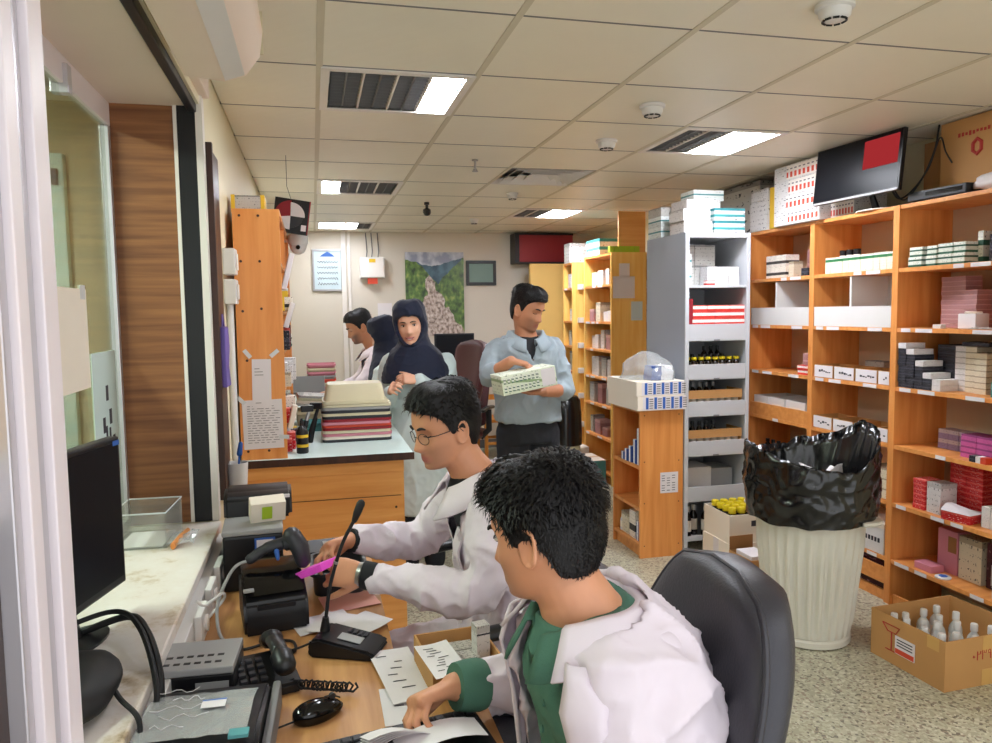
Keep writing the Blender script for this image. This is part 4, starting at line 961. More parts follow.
for k in range(6): pack('medicine_box',(.045,.05,.055),'lime',(2.60+.02+k*.048,6.37,2.1205),'lime green box in the row on the papered bookcase, %s from left'%ORD[k],'box','lime green boxes')
pack('carton',(.30,.22,.13),'p_teal_end',(2.76,6.55,2.1205),'white-blue carton behind the lime green boxes','carton') if False else None
pack('carton',(.24,.34,.15),'p_teal',(2.585,6.80,2.1205) if False else (2.72,6.78,2.1205),'white and blue carton left of the lime boxes on the bookcase','carton')
pack('carton',(.20,.18,.20),'p_white_line',(2.70,7.52,2.1005),'tall white carton on the narrow tall bookcase','carton')

pack('carton',(.16,.22,.27),'p_cream',(2.78,7.15,0) if False else (2.80,6.52,2.1205),'pale upright carton behind the orange board','carton') if False else None
t = stackbox(6.60, 2.475, 'paper_cream', 'white carton with a teal end on the floor by the papered bookcase', (.22,.36,.23), None, 0)
b = B(); box(b,-.11,.11,-.1812,-.1802,.005,.225); obj('teal_end', b, 'teal', t)
stackbox(7.02, 2.46, 'paper_cream', 'white carton on the floor behind the teal-ended one', (.24,.36,.28), None, 0)
# ================================================================ COUNTER, TALL CABINET, BACK OF THE ROOM
CT = .95
t = thing('counter','orange-fronted service counter with a pale green-white top, behind the desk','counter',(0,0,0))
b = B(); box(b, XW+.002,.44, 3.50,4.85, CT-.03,CT, .004); obj('counter_top', b, 'door_blue', t)
b = B(); box(b, XW+.002,.445, 3.496,3.4995, CT-.035,CT-.001); obj('edge_strip', b, 'dark_wood', t)
b = B(); box(b, XW+.002,.40, 3.55,3.57, 0,CT-.10, .001); fp = obj('front_panel', b, 'orange_panel', t)
b = B(); box(b, XW+.002,.40, 3.54,3.57, CT-.098,CT-.031, .001); obj('rail', b, 'orange_panel', t)
b = B(); box(b, .38,.40, 3.571,4.83, 0,CT-.031, .001); obj('end_panel', b, 'orange_panel', t)
b = B(); box(b, XW+.01,.385, 3.5485,3.5497, .735,.738); obj('panel_joint', b, 'dark_wood', t)
for x,z in ((.37,.87),(.36,.68),(.36,.35),(-.28,.82),(.02,.88)):
    b = B(); tube(b,[(x,3.5505,z),(x,3.549,z)],.006,10); obj('screw_cap', b, 'dark_wood', t)
t = thing('counter','long white work counter at the back where the seated pair work','counter',(0,0,0))
b = B(); box(b, XW+.002,.12, 4.86,7.2, CT-.03,CT, .004); obj('counter_top', b, 'door_blue', t)
b = B(); box(b, XW+.01,.06, 4.90,7.15, 0,CT-.031); obj('cabinet_body', b, 'white_paint', t)
# tall orange cabinet standing on the counter, open to the right
TC = thing('tall_cabinet','tall orange cabinet standing on the counter, papers taped to its end','cabinet',(0,0,0))
x0,x1,y0,y1 = XW+.03,-.13,3.52,4.80
b = B(); box(b, x0,x1, y0,y0+.022, CT,2.07, .001); ep = obj('side_panel', b, 'orange_wood', TC)
b = B(); box(b, x0,x1, y1-.022,y1, CT,2.07, .001); obj('side_panel', b, 'orange_wood', TC)
b = B(); box(b, x0,x0+.01, y0+.023,y1-.023, CT,2.07); obj('back_panel', b, 'orange_wood', TC)
b = B(); box(b, x0+.011,x1, y0+.023,y1-.023, 2.048,2.07); obj('top_panel', b, 'orange_wood_h', TC)
CZ = [1.10,1.27,1.44,1.62,1.84]
for z in CZ:
    b = B(); box(b, x0+.011,x1-.002, y0+.023,y1-.023, z-.018,z); obj('shelf', b, 'orange_wood_h', TC)
b = B(); box(b, x0+.011,x1-.002, 4.14,4.16, CT,2.047); obj('divider', b, 'orange_wood', TC)
for x,z in ((-.30,2.04),(-.22,2.04),(-.30,1.84),(-.22,1.84),(-.30,1.62),(-.22,1.63),(-.29,1.40),(-.20,1.40),(-.30,1.16),(-.30,.99),(-.21,.99)):
    b = B(); tube(b,[(x,y0+.0005,z),(x,y0-.0012,z)],.006,10); obj('screw_cap', b, 'dark_wood', TC)
for (xa,xb,za,zb,ang,lab) in ((-.272,-.190,1.185,1.405,.02,'upper taped paper strip'),(-.318,-.145,1.00,1.222,-.015,'lower taped list with rows of print')):
    b = B(); cx,cz = (xa+xb)/2,(za+zb)/2; box(b,xa-cx,xb-cx,-.0012,0,za-cz,zb-cz); xf(b,Matrix.Translation((cx,y0-.0005-(.0016 if xb-xa<.1 else 0),cz))@Matrix.Rotation(ang,4,'Y')); pp = obj('taped_paper', b, 'paper', TC, label=lab)
    r = random.Random(int(za*100)); b = B(); z = zb-.03
    while z > za+.02:
        if xb-xa > .1:
            x = xa+.02
            while x < xb-.03:
                q = r.uniform(.01,.03); box(b,x,x+q,y0-.0026,y0-.0018,z,z+.0025); x += q+r.uniform(.005,.012)
            z -= .011
        else:
            if r.random()<.45: box(b,xa+.012,xa+.012+r.uniform(.02,.04),y0-.0042,y0-.0034,z,z+.003)
            z -= .014
    obj('print_line', b, 'mid_grey', pp)
for (x,z,a_) in ((-.288,1.43,.9),(-.172,1.43,-.7),(-.322,1.222,.8),(-.142,1.05,.1)):
    b = B(); box(b,-.022,.022,-.0016,-.0004,-.009,.009); xf(b,Matrix.Translation((x,y0-.001,z))@Matrix.Rotation(a_,4,'Y')); obj('tape', b, 'clear_bottle', TC)
# goods poking out of the cabinet's open side
r = random.Random(31); k = 0; names = ['white','cream','dark','red','green','black and white','grey','yellow']; mats_ = ['p_white','p_cream','p_black','p_red','p_green_pack','p_white_black','p_greybox','yellow']
used = {}
for si,z in enumerate([CT]+CZ[:4]):
    y = 3.60; kk = 0
    while y < 4.05:
        i = r.randrange(8); w = r.uniform(.035,.07); h = r.uniform(.05,.12)
        o = pack('medicine_box',(r.uniform(.15,.20),w,h),mats_[i],(-.215+r.uniform(0,.03),y+w/2,z),'%s box in the tall cabinet, %s shelf up, %s from the end panel'%(names[i],ORD[si],ORD[kk]),'box','boxes in the tall cabinet'); kk += 1
        y += w+r.uniform(.012,.03)
for (y,z,ry,rz,w,h,m,lab) in ((3.62,1.80,.5,.1,.05,.17,'paper','top white packet hanging out of the tall cabinet'),(3.66,1.60,.6,.0,.06,.12,'paper','second white packet hanging out of the tall cabinet'),(3.60,1.13,.5,.1,.05,.11,'paper_cream','low cream packet hanging out of the tall cabinet')):
    b = B(); box(b,-.012,.012,-w/2,w/2,-h/2,h/2,.004); xf(b,Matrix.Rotation(ry*.5,4,'Y')); o = obj('packet', b, m); o.location = (-.105,y,z); o.rotation_euler = (0,0,rz); tag(o,lab,'packet','packets hanging out of the tall cabinet')
def hand_tool(loc, a, m2, label):
    t = thing('hand_tool', label, 'tool', loc, a, 'black hand tools hanging by the cabinet')
    b = B(); tube(b,[(0,0,0),(.01,0,.06),(.03,0,.12)],[.014,.016,.012],10,round_ends=True); obj('grip', b, 'black_rubber', t, 'a')
    b = B(); tube(b,[(.03,0,.125),(.045,0,.17)],[.01,.008],10); obj('shaft', b, m2, t, 'a')
    b = B(); box(b,.005,.065,-.012,.012,.168,.20,.004); obj('head', b, 'black_plastic', t)
hand_tool((-.075,3.80,CT+.005),.2,'steel','black tagging tool leaning beside the cabinet, left one')
hand_tool((-.03,3.92,CT+.005),-.4,'dark_metal','black tagging tool lying beside the cabinet, right one')
t = thing('glue_bottle','black bottle with yellow bands at the cabinet foot on the counter','bottle',(-.065,3.63,CT+.0005))
b = B(); lathe(b,[(.025,0),(.028,.004),(.028,.10),(.02,.12),(.01,.13),(.01,.15),(.004,.165)],18); obj('body', b, 'black_plastic', t, 'a')
for z in (.03,.075):
    b = B(); lathe(b,[(.0285,z),(.0285,z+.014)],18,cap=False); obj('band', b, 'yellow', t, 'a')
# things on and by the cabinet top
t = thing('file_box','grey box with yellow edges on top of the tall orange cabinet','box',(-.245,3.72,2.0705))
b = B(); box(b,-.08,.03,-.08,.08,0,.075,.002); obj('box_body', b, 'p_greybox', t)
for x in (-.098,.031):
    b = B(); box(b,x,x+.017,-.08,.08,0,.078,.001); obj('yellow_edge', b, 'yellow', t)
t = thing('wall_picture','tilted black picture with a red, white and grey pie design, hung by the ceiling','picture',(-.10,4.55,2.17),0)
mt = Matrix.Rotation(math.radians(8),4,'Y')@Matrix.Rotation(math.radians(-8),4,'X')
b = B(); box(b,-.10,.10,0,.012,-.10,.10,.001); xf(b,mt); obj('backing', b, 'black_plastic', t)
def wedge(a0,a1,r0,m):
    b = B(); n_ = 14; P_ = [(0,0)]+[(r0*math.cos(math.radians(a0+(a1-a0)*i/n_)),r0*math.sin(math.radians(a0+(a1-a0)*i/n_))) for i in range(n_+1)]
    prism(b,[(p[0]-.005,p[1]) for p in P_],-.002,-.0003,'y'); xf(b,mt); obj('printed_sector', b, m, t)
wedge(0,95,.08,'paper'); wedge(92,192,.09,'orange_red' if False else 'red_cabinet'); wedge(192,272,.08,'paper'); wedge(275,358,.07,'dark_grey_plastic')
b = B(); box(b,.06,.088,-.0015,-.0003,-.08,-.045); xf(b,mt); obj('printed_label', b, 'paper', t)
b = B(); box(b,.094,.1005,-.0015,-.0003,-.10,.10); xf(b,mt); obj('red_border', b, 'red_cabinet', t)
b = B(); tube(b,[(0,.006,.10),(-.02,.006,.17),(-.02,.006,.344)],.0015,6); obj('hanger', b, 'dark_metal', t)
t = thing('ceiling_camera','white dome camera on a bracket below the tilted picture','camera',(-.07,4.68,1.98))
b = B(); lathe(b,[(.055,.10),(.06,.095),(.06,.05),(.052,.035)],22); obj('housing', b, 'white_plastic', t, 'a')
b = B(); lathe(b,[(.05,.034),(.046,.01),(.03,-.012),(.01,-.02)],22); obj('dome', b, 'white_plastic', t, 'a')
b = B(); tube(b,[(0,-.048,.02),(0,-.054,.018)],.013,14); obj('lens', b, 'black_glossy', t, 'a')
b = B(); box(b,-.292,-.055,.02,.05,.055,.085,.003); obj('bracket', b, 'white_plastic', t)
# switches and pipe on the left wall
for k,(z0,z1) in enumerate(((1.775,1.885),(1.65,1.755))):
    t = thing('switch_box',['upper white switch box on the left wall beside the tall cabinet','lower white switch box on the left wall beside the tall cabinet'][k],'switch',(XW+.0005,3.42,0),0,'white switch boxes')
    b = B(); box(b,0,.05,-.055,.055,z0,z1,.006); obj('box_body', b, 'white_plastic', t)
    b = B(); box(b,.0505,.056,-.03,.03,z0+.02,z1-.02,.002); obj('rocker', b, 'white_paint', t)
b = B(); tube(b,[(XW+.016,3.43,CT),(XW+.016,3.43,1.649)],.015,12); o = obj('conduit_pipe', b, 'white_plastic', None, 'a'); tag(o,'white conduit pipe running down from the switch boxes','pipe')
t = thing('pouch','purple bag hanging on the dark wooden door','bag',(XW+.026,2.985,1.335))
b = B(); box(b,.001,.02,-.05,.05,0,.225,.006)
bmesh.ops.subdivide_edges(b, edges=b.edges[:], cuts=2, use_grid_fill=True)
for v in b.verts: v.co.x = max(.001, v.co.x+.006*noise.noise(v.co*25))
obj('bag_body', b, 'purple', t, 'a')
b = B(); tube(b,[(.008,-.03,.225),(.006,0,.27),(.008,.03,.225)],.003,6); obj('strap', b, 'purple', t, 'a')
t = thing('pen_holder','white wall cup with a blue brush by the corner of the window','cup',(XW+.055,3.06,.93))
b = B(); lathe(b,[(.030,0),(.036,.004),(.042,.10),(.040,.10),(.034,.008)],18); obj('cup', b, 'white_plastic', t, 'a')
b = B(); box(b,-.053,-.0,-.02,.02,.03,.06); obj('bracket', b, 'white_plastic', t)
b = B(); tube(b,[(0,0,.012),(.012,-.01,.14)],.004,8); tube(b,[(.012,-.01,.135),(.018,-.014,.175)],[.011,.008],10,round_ends=True); obj('brush', b, 'blue', t, 'a')
# ---- basket stack
def tray(t, w, d, h, m, z=0, inv=False, rim=.012, taper=.85):
    def rr_(W_,D_,zz,rad=.03,n_=5):
        out = []
        for (sx,sy,a0) in ((1,1,0),(-1,1,90),(-1,-1,180),(1,-1,270)):
            for i in range(n_): a = math.radians(a0+90*i/(n_-1)); out.append(V((sx*(W_/2-rad)+rad*math.cos(a), sy*(D_/2-rad)+rad*math.sin(a), zz)))
        return out
    s = -1 if inv else 1; z0 = z+h if inv else z
    bb = B(); loft(bb,[rr_(w*taper,d*taper,z0),rr_(w*(taper+.02),d*(taper+.02),z0+s*.008),rr_(w-.01,d-.01,z0+s*(h-.006)),rr_(w-.016,d-.016,z0+s*(h-.006)),rr_(w*taper-.006,d*taper-.006,z0+s*.012)]); obj('tray_body', bb, m, t, 'a')
    bb = B(); loft(bb,[rr_(w-.012,d-.012,z0+s*(h-rim)),rr_(w+.006,d+.006,z0+s*(h-rim)),rr_(w+.006,d+.006,z0+s*h),rr_(w-.012,d-.012,z0+s*h),rr_(w-.012,d-.012,z0+s*(h-rim))],cap=False); obj('rim', bb, m, t, 'a')
order = [('dark_grey_plastic','black'),('paper_cream','pale'),('pink','pink'),('beige_plastic','beige'),('red_cabinet','dark red'),('orange_red','red'),('pink','pink'),('red_cabinet','dark red'),('dark_grey_plastic','black'),('beige_plastic','beige'),('dark_grey_plastic','black'),('grey_plastic','grey'),('beige_plastic','beige')]
bz = CT+.001
for k,(m,nm) in enumerate(order):
    t = thing('basket','%s nested tray in the basket stack on the counter, %s from the bottom'%(nm,ORD[k]),'basket',(.205+random.uniform(-.004,.004),4.0+random.uniform(-.004,.004),bz),random.uniform(-.02,.02),'stacked baskets')
    tray(t,.345,.25,.0145,m,0,True,.0125,.93); bz += .0148
t = thing('basket','beige tub turned upside down on top of the basket stack','basket',(.20,4.0,bz+.0005)); tray(t,.325,.24,.10,'beige_plastic',0,True,.016,.84)
# tray stack and papers behind
t = thing('basket','beige tub standing on the counter behind the cabinet goods','basket',(.02,4.62,CT+.0005)); tray(t,.29,.24,.085,'beige_plastic',0,False,.014,.84)
t = thing('file_stack','tilted grey-white files piled on the rear beige tub','files',(.02,4.62,CT+.0875))
for i in range(4):
    b = B(); box(b,-.13,.13,-.10,.10,i*.017,i*.017+.015,.003); xf(b,Matrix.Rotation(.05*i-.05,4,'Z')); xf(b,Matrix.Translation((0,0,.02))@Matrix.Rotation(math.radians(5),4,'Y')); obj('folder', b, ['p_greybox','paper_cream','beige_plastic','p_greybox'][i], t)
t = thing('basket','teal tray beside the cabinet foot on the counter','basket',(.02,4.36,CT+.0005)); tray(t,.20,.16,.05,'teal',0,False,.01,.86)
for k in range(7):
    m,nm = (('pink','pink'),('beige_plastic','beige'),('orange_red','red'),('grey_plastic','grey'),('pink','pink'),('beige_plastic','beige'),('pink','pink'))[k]
    t = thing('basket','%s tray in the far pile against the back, %s from the bottom'%(nm,ORD[k]),'basket',(.06,6.75,CT+.001+k*.032),0,'far pile of trays'); tray(t,.24,.3,.031,m,0,False,.014,.92)
t = thing('computer_screen','small dark tilted screen on the back counter left of the seated man','screen',(-.06,6.25,CT+.0005))
b = B(); box(b,-.14,.14,-.01,.01,.02,.16,.004); xf(b,Matrix.Rotation(math.radians(-20),4,'X')); obj('panel', b, 'mid_grey', t)
b = B(); box(b,-.12,.12,-.05,.08,0,.018,.003); obj('stand', b, 'dark_grey_plastic', t)
b = B(); tube(b,[(.02,5.45,CT+.009),(.10,5.40,CT+.10)],.008,8); o = obj('pen_stand', b, 'black_plastic', None, 'a'); tag(o,'thin black stick leaning on the back counter before the seated man','stick')
b = B(); box(b,.08,.11,5.24,5.5,CT,CT+.003) if False else box(b,-.05,.11,5.22,5.5,CT+.0005,CT+.004); o = obj('document', b, 'paper'); tag(o,'white papers on the back counter before the seated pair','paper')
# ---- back wall
def frame_thing(name, label, cat, x0,x1,z0,z1, fm, im, fw=.02, th=.025, y=YB):
    t = thing(name, label, cat, ((x0+x1)/2,y-.001,(z0+z1)/2)); w,h = (x1-x0)/2,(z1-z0)/2
    for q in ((-w,w,h-fw,h),(-w,w,-h,-h+fw),(-w,-w+fw,-h+fw,h-fw),(w-fw,w,-h+fw,h-fw)):
        b = B(); box(b,q[0],q[1],-th,0,q[2],q[3],.002); obj('frame', b, fm, t)
    b = B(); box(b,-w+fw,w-fw,-th*.6,-.001,-h+fw,h-fw); p = obj('picture_panel', b, im, t); return t,p,w,h
t,p,w,h = frame_thing('certificate','framed pale blue certificate on the back wall, left','certificate',.015,.345,1.86,2.32,'steel','paper_blue')
b = B(); prism(b,[(-.08,.15),(.08,.15),(.05,.175),(0,.205),(-.05,.175)],-.0165,-.0155,'y'); obj('emblem', b, 'blue', p)
r = random.Random(2)
for k in range(5):
    b = B(); pts = [V((-.11+.22*i/24,-.0165,.09-.06*k+.012*math.sin(i*1.9+k)+.006*math.sin(i*4.1))) for i in range(25)]; tube(b,pts,.003,5); obj('script_line', b, 'ink', p)
t = thing('fuse_box','white electrical box on the back wall above a red tag','electrical box',(.665,YB-.001,2.115))
b = B(); box(b,-.135,.135,-.10,0,-.115,.115,.006); obj('box_body', b, 'white_plastic', t)
b = B(); box(b,-.125,.125,-.108,-.1005,-.105,.105,.003); obj('cover', b, 'white_paint', t)
b = B(); box(b,-.035,.035,-.110,-.1085,.055,.095); obj('warning_label', b, 'yellow', t)
b = B(); box(b,-.055,.055,-.085,-.08,-.18,-.1155); obj('red_tag', b, 'orange_red', t)
for x in (-.06,.0,.07):
    b = B(); tube(b,[(x,-.04,.1155),(x+.01,-.03,.18),(x,-.01,.39)],.006,6); obj('wire', b, 'mid_grey', t, 'a')
b = B(); box(b,.72,.88,YB-.003,YB-.0005,1.50,1.72); o = obj('notice', b, 'paper'); tag(o,'faint white notice on the back wall below the electrical box','notice')
b = B(); box(b,1.04,1.715,YB-.02,YB-.0005,1.34,2.295,.001); o = obj('mural', b, 'mural_print'); tag(o,'tall landscape poster of a rocky mountain river on the back wall','poster')
t,p,w,h = frame_thing('framed_picture','small black-framed dark green picture right of the river poster','picture',1.745,2.10,1.915,2.20,'black_plastic','teal',.035)
M['p_dimgreen'] = mat('dim_green','#6f8a80',.4); p.data.materials[0] = M['dim_green']
t = thing('wall_cabinet','dark red wall unit with a black edge, high on the back wall','cabinet',(2.63,YB-.001,2.33))
b = B(); box(b,-.35,.35,-.22,0,-.16,.165,.01); obj('cabinet_body', b, 'red_cabinet', t)
for q in ((-.352,-.30,-.17,.172),(-.30,.352,.15,.172),(-.30,.352,-.17,-.155)):
    b = B(); box(b,q[0],q[1],-.224,-.0005,q[2],q[3],.002); obj('edge_trim', b, 'dark_metal', t)
# back desk with monitor, maroon chairs, wooden chair
t = thing('desk','grey back desk below the river poster, carrying the black monitor','desk',(0,0,0))
b = B(); box(b,1.05,1.66,7.65,8.3,.72,.75,.004); obj('desk_top', b, 'grey_plastic', t)
for x in (1.07,1.62):
    b = B(); box(b,x,x+.02,7.68,8.27,0,.72); obj('side_panel', b, 'grey_plastic', t)
b = B(); box(b,1.09,1.62,8.2,8.22,.2,.72); obj('modesty_panel', b, 'mid_grey', t)
t = thing('monitor','black monitor on the back desk, seen between the chairs and the man','monitor',(1.47,7.95,.7505))
b = B(); box(b,-.215,.215,-.02,.02,.27,.63,.006); obj('cabinet', b, 'black_plastic', t)
b = B(); box(b,-.20,.20,-.0215,-.0203,.285,.615); obj('screen', b, 'screen', t)
b = B(); tube(b,[(0,.02,.35),(0,.04,.1),(0,.03,.01)],[.03,.025,.04],10); obj('stand', b, 'black_plastic', t, 'a')
b = B(); lathe(b,[(.13,0),(.13,.008),(.03,.014)],24,(0,.02,0)); obj('base', b, 'black_plastic', t, 'a')
b = B(); box(b,1.10,1.22,7.75,7.95,.7505,.80,.005); o = obj('telephone_set', b, 'grey_plastic'); tag(o,'small grey device on the back desk left of the monitor','device')
def office_chair(name, label, loc, rot, leather, w=.50, back=(.48,1.18), seat=.47, arms=True, arm_h=.22, base_m='black_plastic', tilt=8, backw=.50, group=None, tr=.72):
    """faces +x locally"""
    t = thing(name, label, 'office chair', loc, rot, group)
    b = B(); R_ = []
    for i in range(11):
        u = i/10; xx = -.25+.5*u; rr_ = []
        for k in range(24):
            a = 2*math.pi*k/24; c,s = math.cos(a),math.sin(a)
            e = .55; yy = math.copysign(abs(c)**e,c)*w/2*(1 if .0<u<1 else .9); zz = math.copysign(abs(s)**e,s)*.045*(1-.5*abs(2*u-1)**4)
            rr_.append(V((xx,yy,seat-.045+zz-.03*max(0,u-.75)*2)))
        R_.append(rr_)
    loft(b,R_); obj('seat', b, leather, t, 'full')
    b = B(); R_ = []; n_ = 30; zb,zt = back; ta = math.tan(math.radians(tilt))
    for i in range(n_+1):
        u = i/n_; z = zb+(zt-zb)*u
        hw = backw/2*(.84+.16*math.sin(min(1,u*1.6)*math.pi/2))*(math.sqrt(max(0,1-max(0,(u-tr)/(1-tr))**2.4))*.72+.28 if u>tr else 1)
        if i in (0,n_): hw *= .82
        th = .055*(.55 if i in (0,n_) else 1); rr_ = []
        for k in range(28):
            a = 2*math.pi*k/28; c,s = math.cos(a),math.sin(a)
            yy = math.copysign(abs(c)**.6,c)*hw; q = math.copysign(abs(s)**.7,s)*th
            curvex = -.27-ta*(z-zb)+.05*(yy/(backw/2))**2+.025*math.cos((u-.25)*5)
            rr_.append(V((curvex+q,yy,z)))
        R_.append(rr_)
    loft(b,R_); bk = obj('backrest', b, leather, t, 'full')
    b = B(); pts = []
    for i in range(n_+1):
        u = i/n_; z = zb+(zt-zb)*u; hw = backw/2*(.84+.16*math.sin(min(1,u*1.6)*math.pi/2))*(math.sqrt(max(0,1-max(0,(u-tr)/(1-tr))**2.4))*.72+.28 if u>tr else 1)
        pts.append((hw,z,u))
    def bx(hw,z,u): return -.27-ta*(z-zb)+.05*(hw/(backw/2))**2+.025*math.cos((u-.25)*5)
    path = [V((bx(h_,z,u)+.018,h_*.99,z)) for h_,z,u in pts[1:-1]]; top_ = pts[-1]
    path += [V((bx(0,top_[1],1)+.018,y_,top_[1]+.0)) for y_ in (top_[0]*.6,0,-top_[0]*.6)]
    path += [V((bx(h_,z,u)+.018,-h_*.99,z)) for h_,z,u in pts[1:-1][::-1]]
    tube(b, path, .006, 8); obj('piping', b, leather, bk, 'a')
    if arms:
        for s in (-1,1):
            b = B(); tube(b, curve([(-.17,s*(w/2+.045),seat+arm_h),(0,s*(w/2+.05),seat+arm_h+.012),(.14,s*(w/2+.045),seat+arm_h)],6),[(.018,.03)]*13,12,(0,0,1),True); ar = obj('armrest', b, 'black_plastic', t, 'a')
            b = B(); tube(b, [(-.05,s*(w/2+.045),seat+arm_h-.01),(-.04,s*(w/2+.05),seat),(-.02,s*(w/2-.03),seat-.075)],[(.016,.03)]*3,10,(1,0,0)); obj('arm_support', b, 'black_plastic', ar, 'a')
    b = B(); tube(b,[(0,0,seat-.09),(0,0,.10)],[.03,.028],12); obj('column', b, base_m, t, 'a')
    b = B(); box(b,-.12,.12,-.10,.10,seat-.115,seat-.085,.006); obj('mechanism', b, base_m, t)
    b = B(); tube(b,[(-.10,0,seat-.10),(-.27,0,seat-.06),(-.33,0,zb+.15)],[(.02,.035)]*3,10); obj('back_support', b, base_m, t, 'a')
    for k in range(5):
        a = 2*math.pi*k/5+.3; c,s = math.cos(a),math.sin(a)
        b = B(); tube(b,[(.02*c,.02*s,.10),(.29*c,.29*s,.07)],[(.022,.028),(.014,.018)],10); lg = obj('leg', b, base_m, t, 'a')
        b = B(); tube(b,[(.29*c-.012*s,.29*s+.012*c,.028),(.29*c+.012*s,.29*s-.012*c,.028)],.028,14); obj('caster', b, 'black_rubber', lg, 'a')
    return t
office_chair('office_chair','maroon high-backed office chair at the back, left of the standing man',(1.03,6.30,0),math.radians(-160),'maroon',.48,(.55,1.36),.50,True,.22,'dark_metal',6,.46,'maroon chairs at the back',.86)
office_chair('office_chair','second maroon office chair, lower and half hidden behind the first',(1.32,6.95,0),math.radians(-120),'maroon',.46,(.50,1.12),.50,True,.2,'dark_metal',6,.44,'maroon chairs at the back',.84)
t = thing('wooden_chair','plain orange wooden chair near the back wall behind the standing man','chair',(1.96,7.98,0),0)
b = B(); box(b,-.21,.21,-.21,.21,.42,.45,.004); obj('seat', b, 'chair_wood', t)
for x in (-.19,.19):
    b = B(); box(b,x-.018,x+.018,-.208,-.172,0,.419,.003); obj('leg', b, 'chair_wood', t)
    b = B(); box(b,x-.018,x+.018,.211,.245,0,.88,.003); obj('leg', b, 'chair_wood', t, label='rear leg rising into the back post')
for z in (.62,.80):
    b = B(); box(b,-.171,.171,.216,.238,z,z+.06,.003); obj('back_rail', b, 'chair_wood', t)
for y in (-.19,.228):
    b = B(); box(b,-.171,.171,y-.01,y+.01,.18,.21,.002); obj('stretcher', b, 'chair_wood', t)
t = thing('dustbin','greenish-beige bin by the far bookcases, black bag on top','bin',(2.22,6.55,0)) if False else thing('dustbin','greenish-beige bin behind the standing man by the bookcases','bin',(2.19,6.42,0))
b = B(); lathe(b,[(.11,0),(.14,.42),(.15,.42),(.15,.45),(.135,.45),(.13,.40)],26); obj('bin_body', b, 'beige_plastic', t, 'a')
b = B(); lathe(b,[(.1525,.40),(.155,.50),(.15,.68),(.14,.80),(.11,.84),(.05,.855),(.01,.86)],26); obj('black_bag', b, 'bag_black', t, 'a')
# ================================================================ WINDOW SILL AND DESK
DZ = .74
t = thing('desk','wood-grain reception desk running below the window sill','desk',(0,0,0))
b = B(); prism(b,[(XW+.003,.9),(.345,.9),(.345,1.83),(.175,1.83),(.175,2.86),(XW+.003,2.86)],DZ-.028,DZ,'z'); obj('desk_top', b, 'desk_wood', t)
b = B(); box(b,-.05,-.03,.95,2.84,.10,DZ-.0285); obj('modesty_panel', b, 'orange_panel', t)
for y in (.92,2.83):
    b = B(); box(b,XW+.01,.16,y,y+.02,0,DZ-.0285); obj('side_panel', b, 'orange_panel', t)
# monitor on the sill
t = thing('monitor','black monitor standing on the marble sill, its screen turned to the room','monitor',(-.545,1.84,SILL+.0005),math.radians(166))
# local: screen faces -x after the half turn -> build facing -x
b = B(); box(b,-.018,.012,-.20,.215,.075,.445,.005); obj('cabinet', b, 'black_plastic', t)
b = B(); box(b,-.0195,-.0183,-.188,.203,.095,.432); sc = obj('screen', b, 'screen', t)
b = B(); box(b,-.0202,-.0196,-.198,-.185,.415,.432) if False else box(b,-.0202,-.0196,-.195,-.165,.425,.437); obj('sticker', b, 'blue', t)
b = B(); tube(b,[(.012,0,.2),(.03,0,.1),(.02,0,.01)],[.02,.02,.03],10); obj('stand', b, 'black_plastic', t, 'a')
b = B(); lathe(b,[(.075,0),(.075,.006),(.02,.012)],24,(.0,0,0),.75,1.3); obj('base', b, 'black_plastic', t, 'a')
# notices on the window
for (ya,yb,za,zb,m,lab) in ((2.08,2.50,1.39,1.685,'paper_cream','blank pinkish paper taped to the window glass'),(2.52,2.80,1.07,1.49,'door_blue','pale notice with black pictograms on the window glass')):
    t = thing('window_notice', lab, 'notice', (XG-.0115,0,0))
    b = B(); box(b,.0,.002,ya,yb,za,zb); obj('sheet', b, m, t)
    if m == 'door_blue':
        for (y_,z_,w_,h_) in ((2.66,1.33,.03,.05),(2.61,1.23,.03,.05),(2.69,1.25,.03,.05),(2.72,1.17,.03,.04),(2.64,1.12,.02,.13),(2.68,1.12,.02,.12)):
            b = B(); box(b,.0021,.0027,y_,y_+w_,z_,z_+h_,.0002); obj('pictogram', b, 'ink', t)
    else:
        for y_ in (ya,yb-.06):
            b = B(); box(b,.0021,.0026,y_,y_+.05,zb-.03,zb+.012); obj('tape', b, 'clear_bottle', t)
# papers behind the near post glazing
for (z0,z1,m,lab) in ((1.40,1.98,'yellow_wall','yellow poster behind the nearest pane at the left edge'),(1.06,1.37,'paper','white sheet behind the nearest pane at the left edge')):
    b = B(); box(b,PX-.0395,PX-.037,.75,1.17,z0,z1) if z0>1.3 else box(b,PX-.0395,PX-.037,.75,1.17,1.305,1.39); o = obj('window_notice', b, m); tag(o, lab, 'notice')
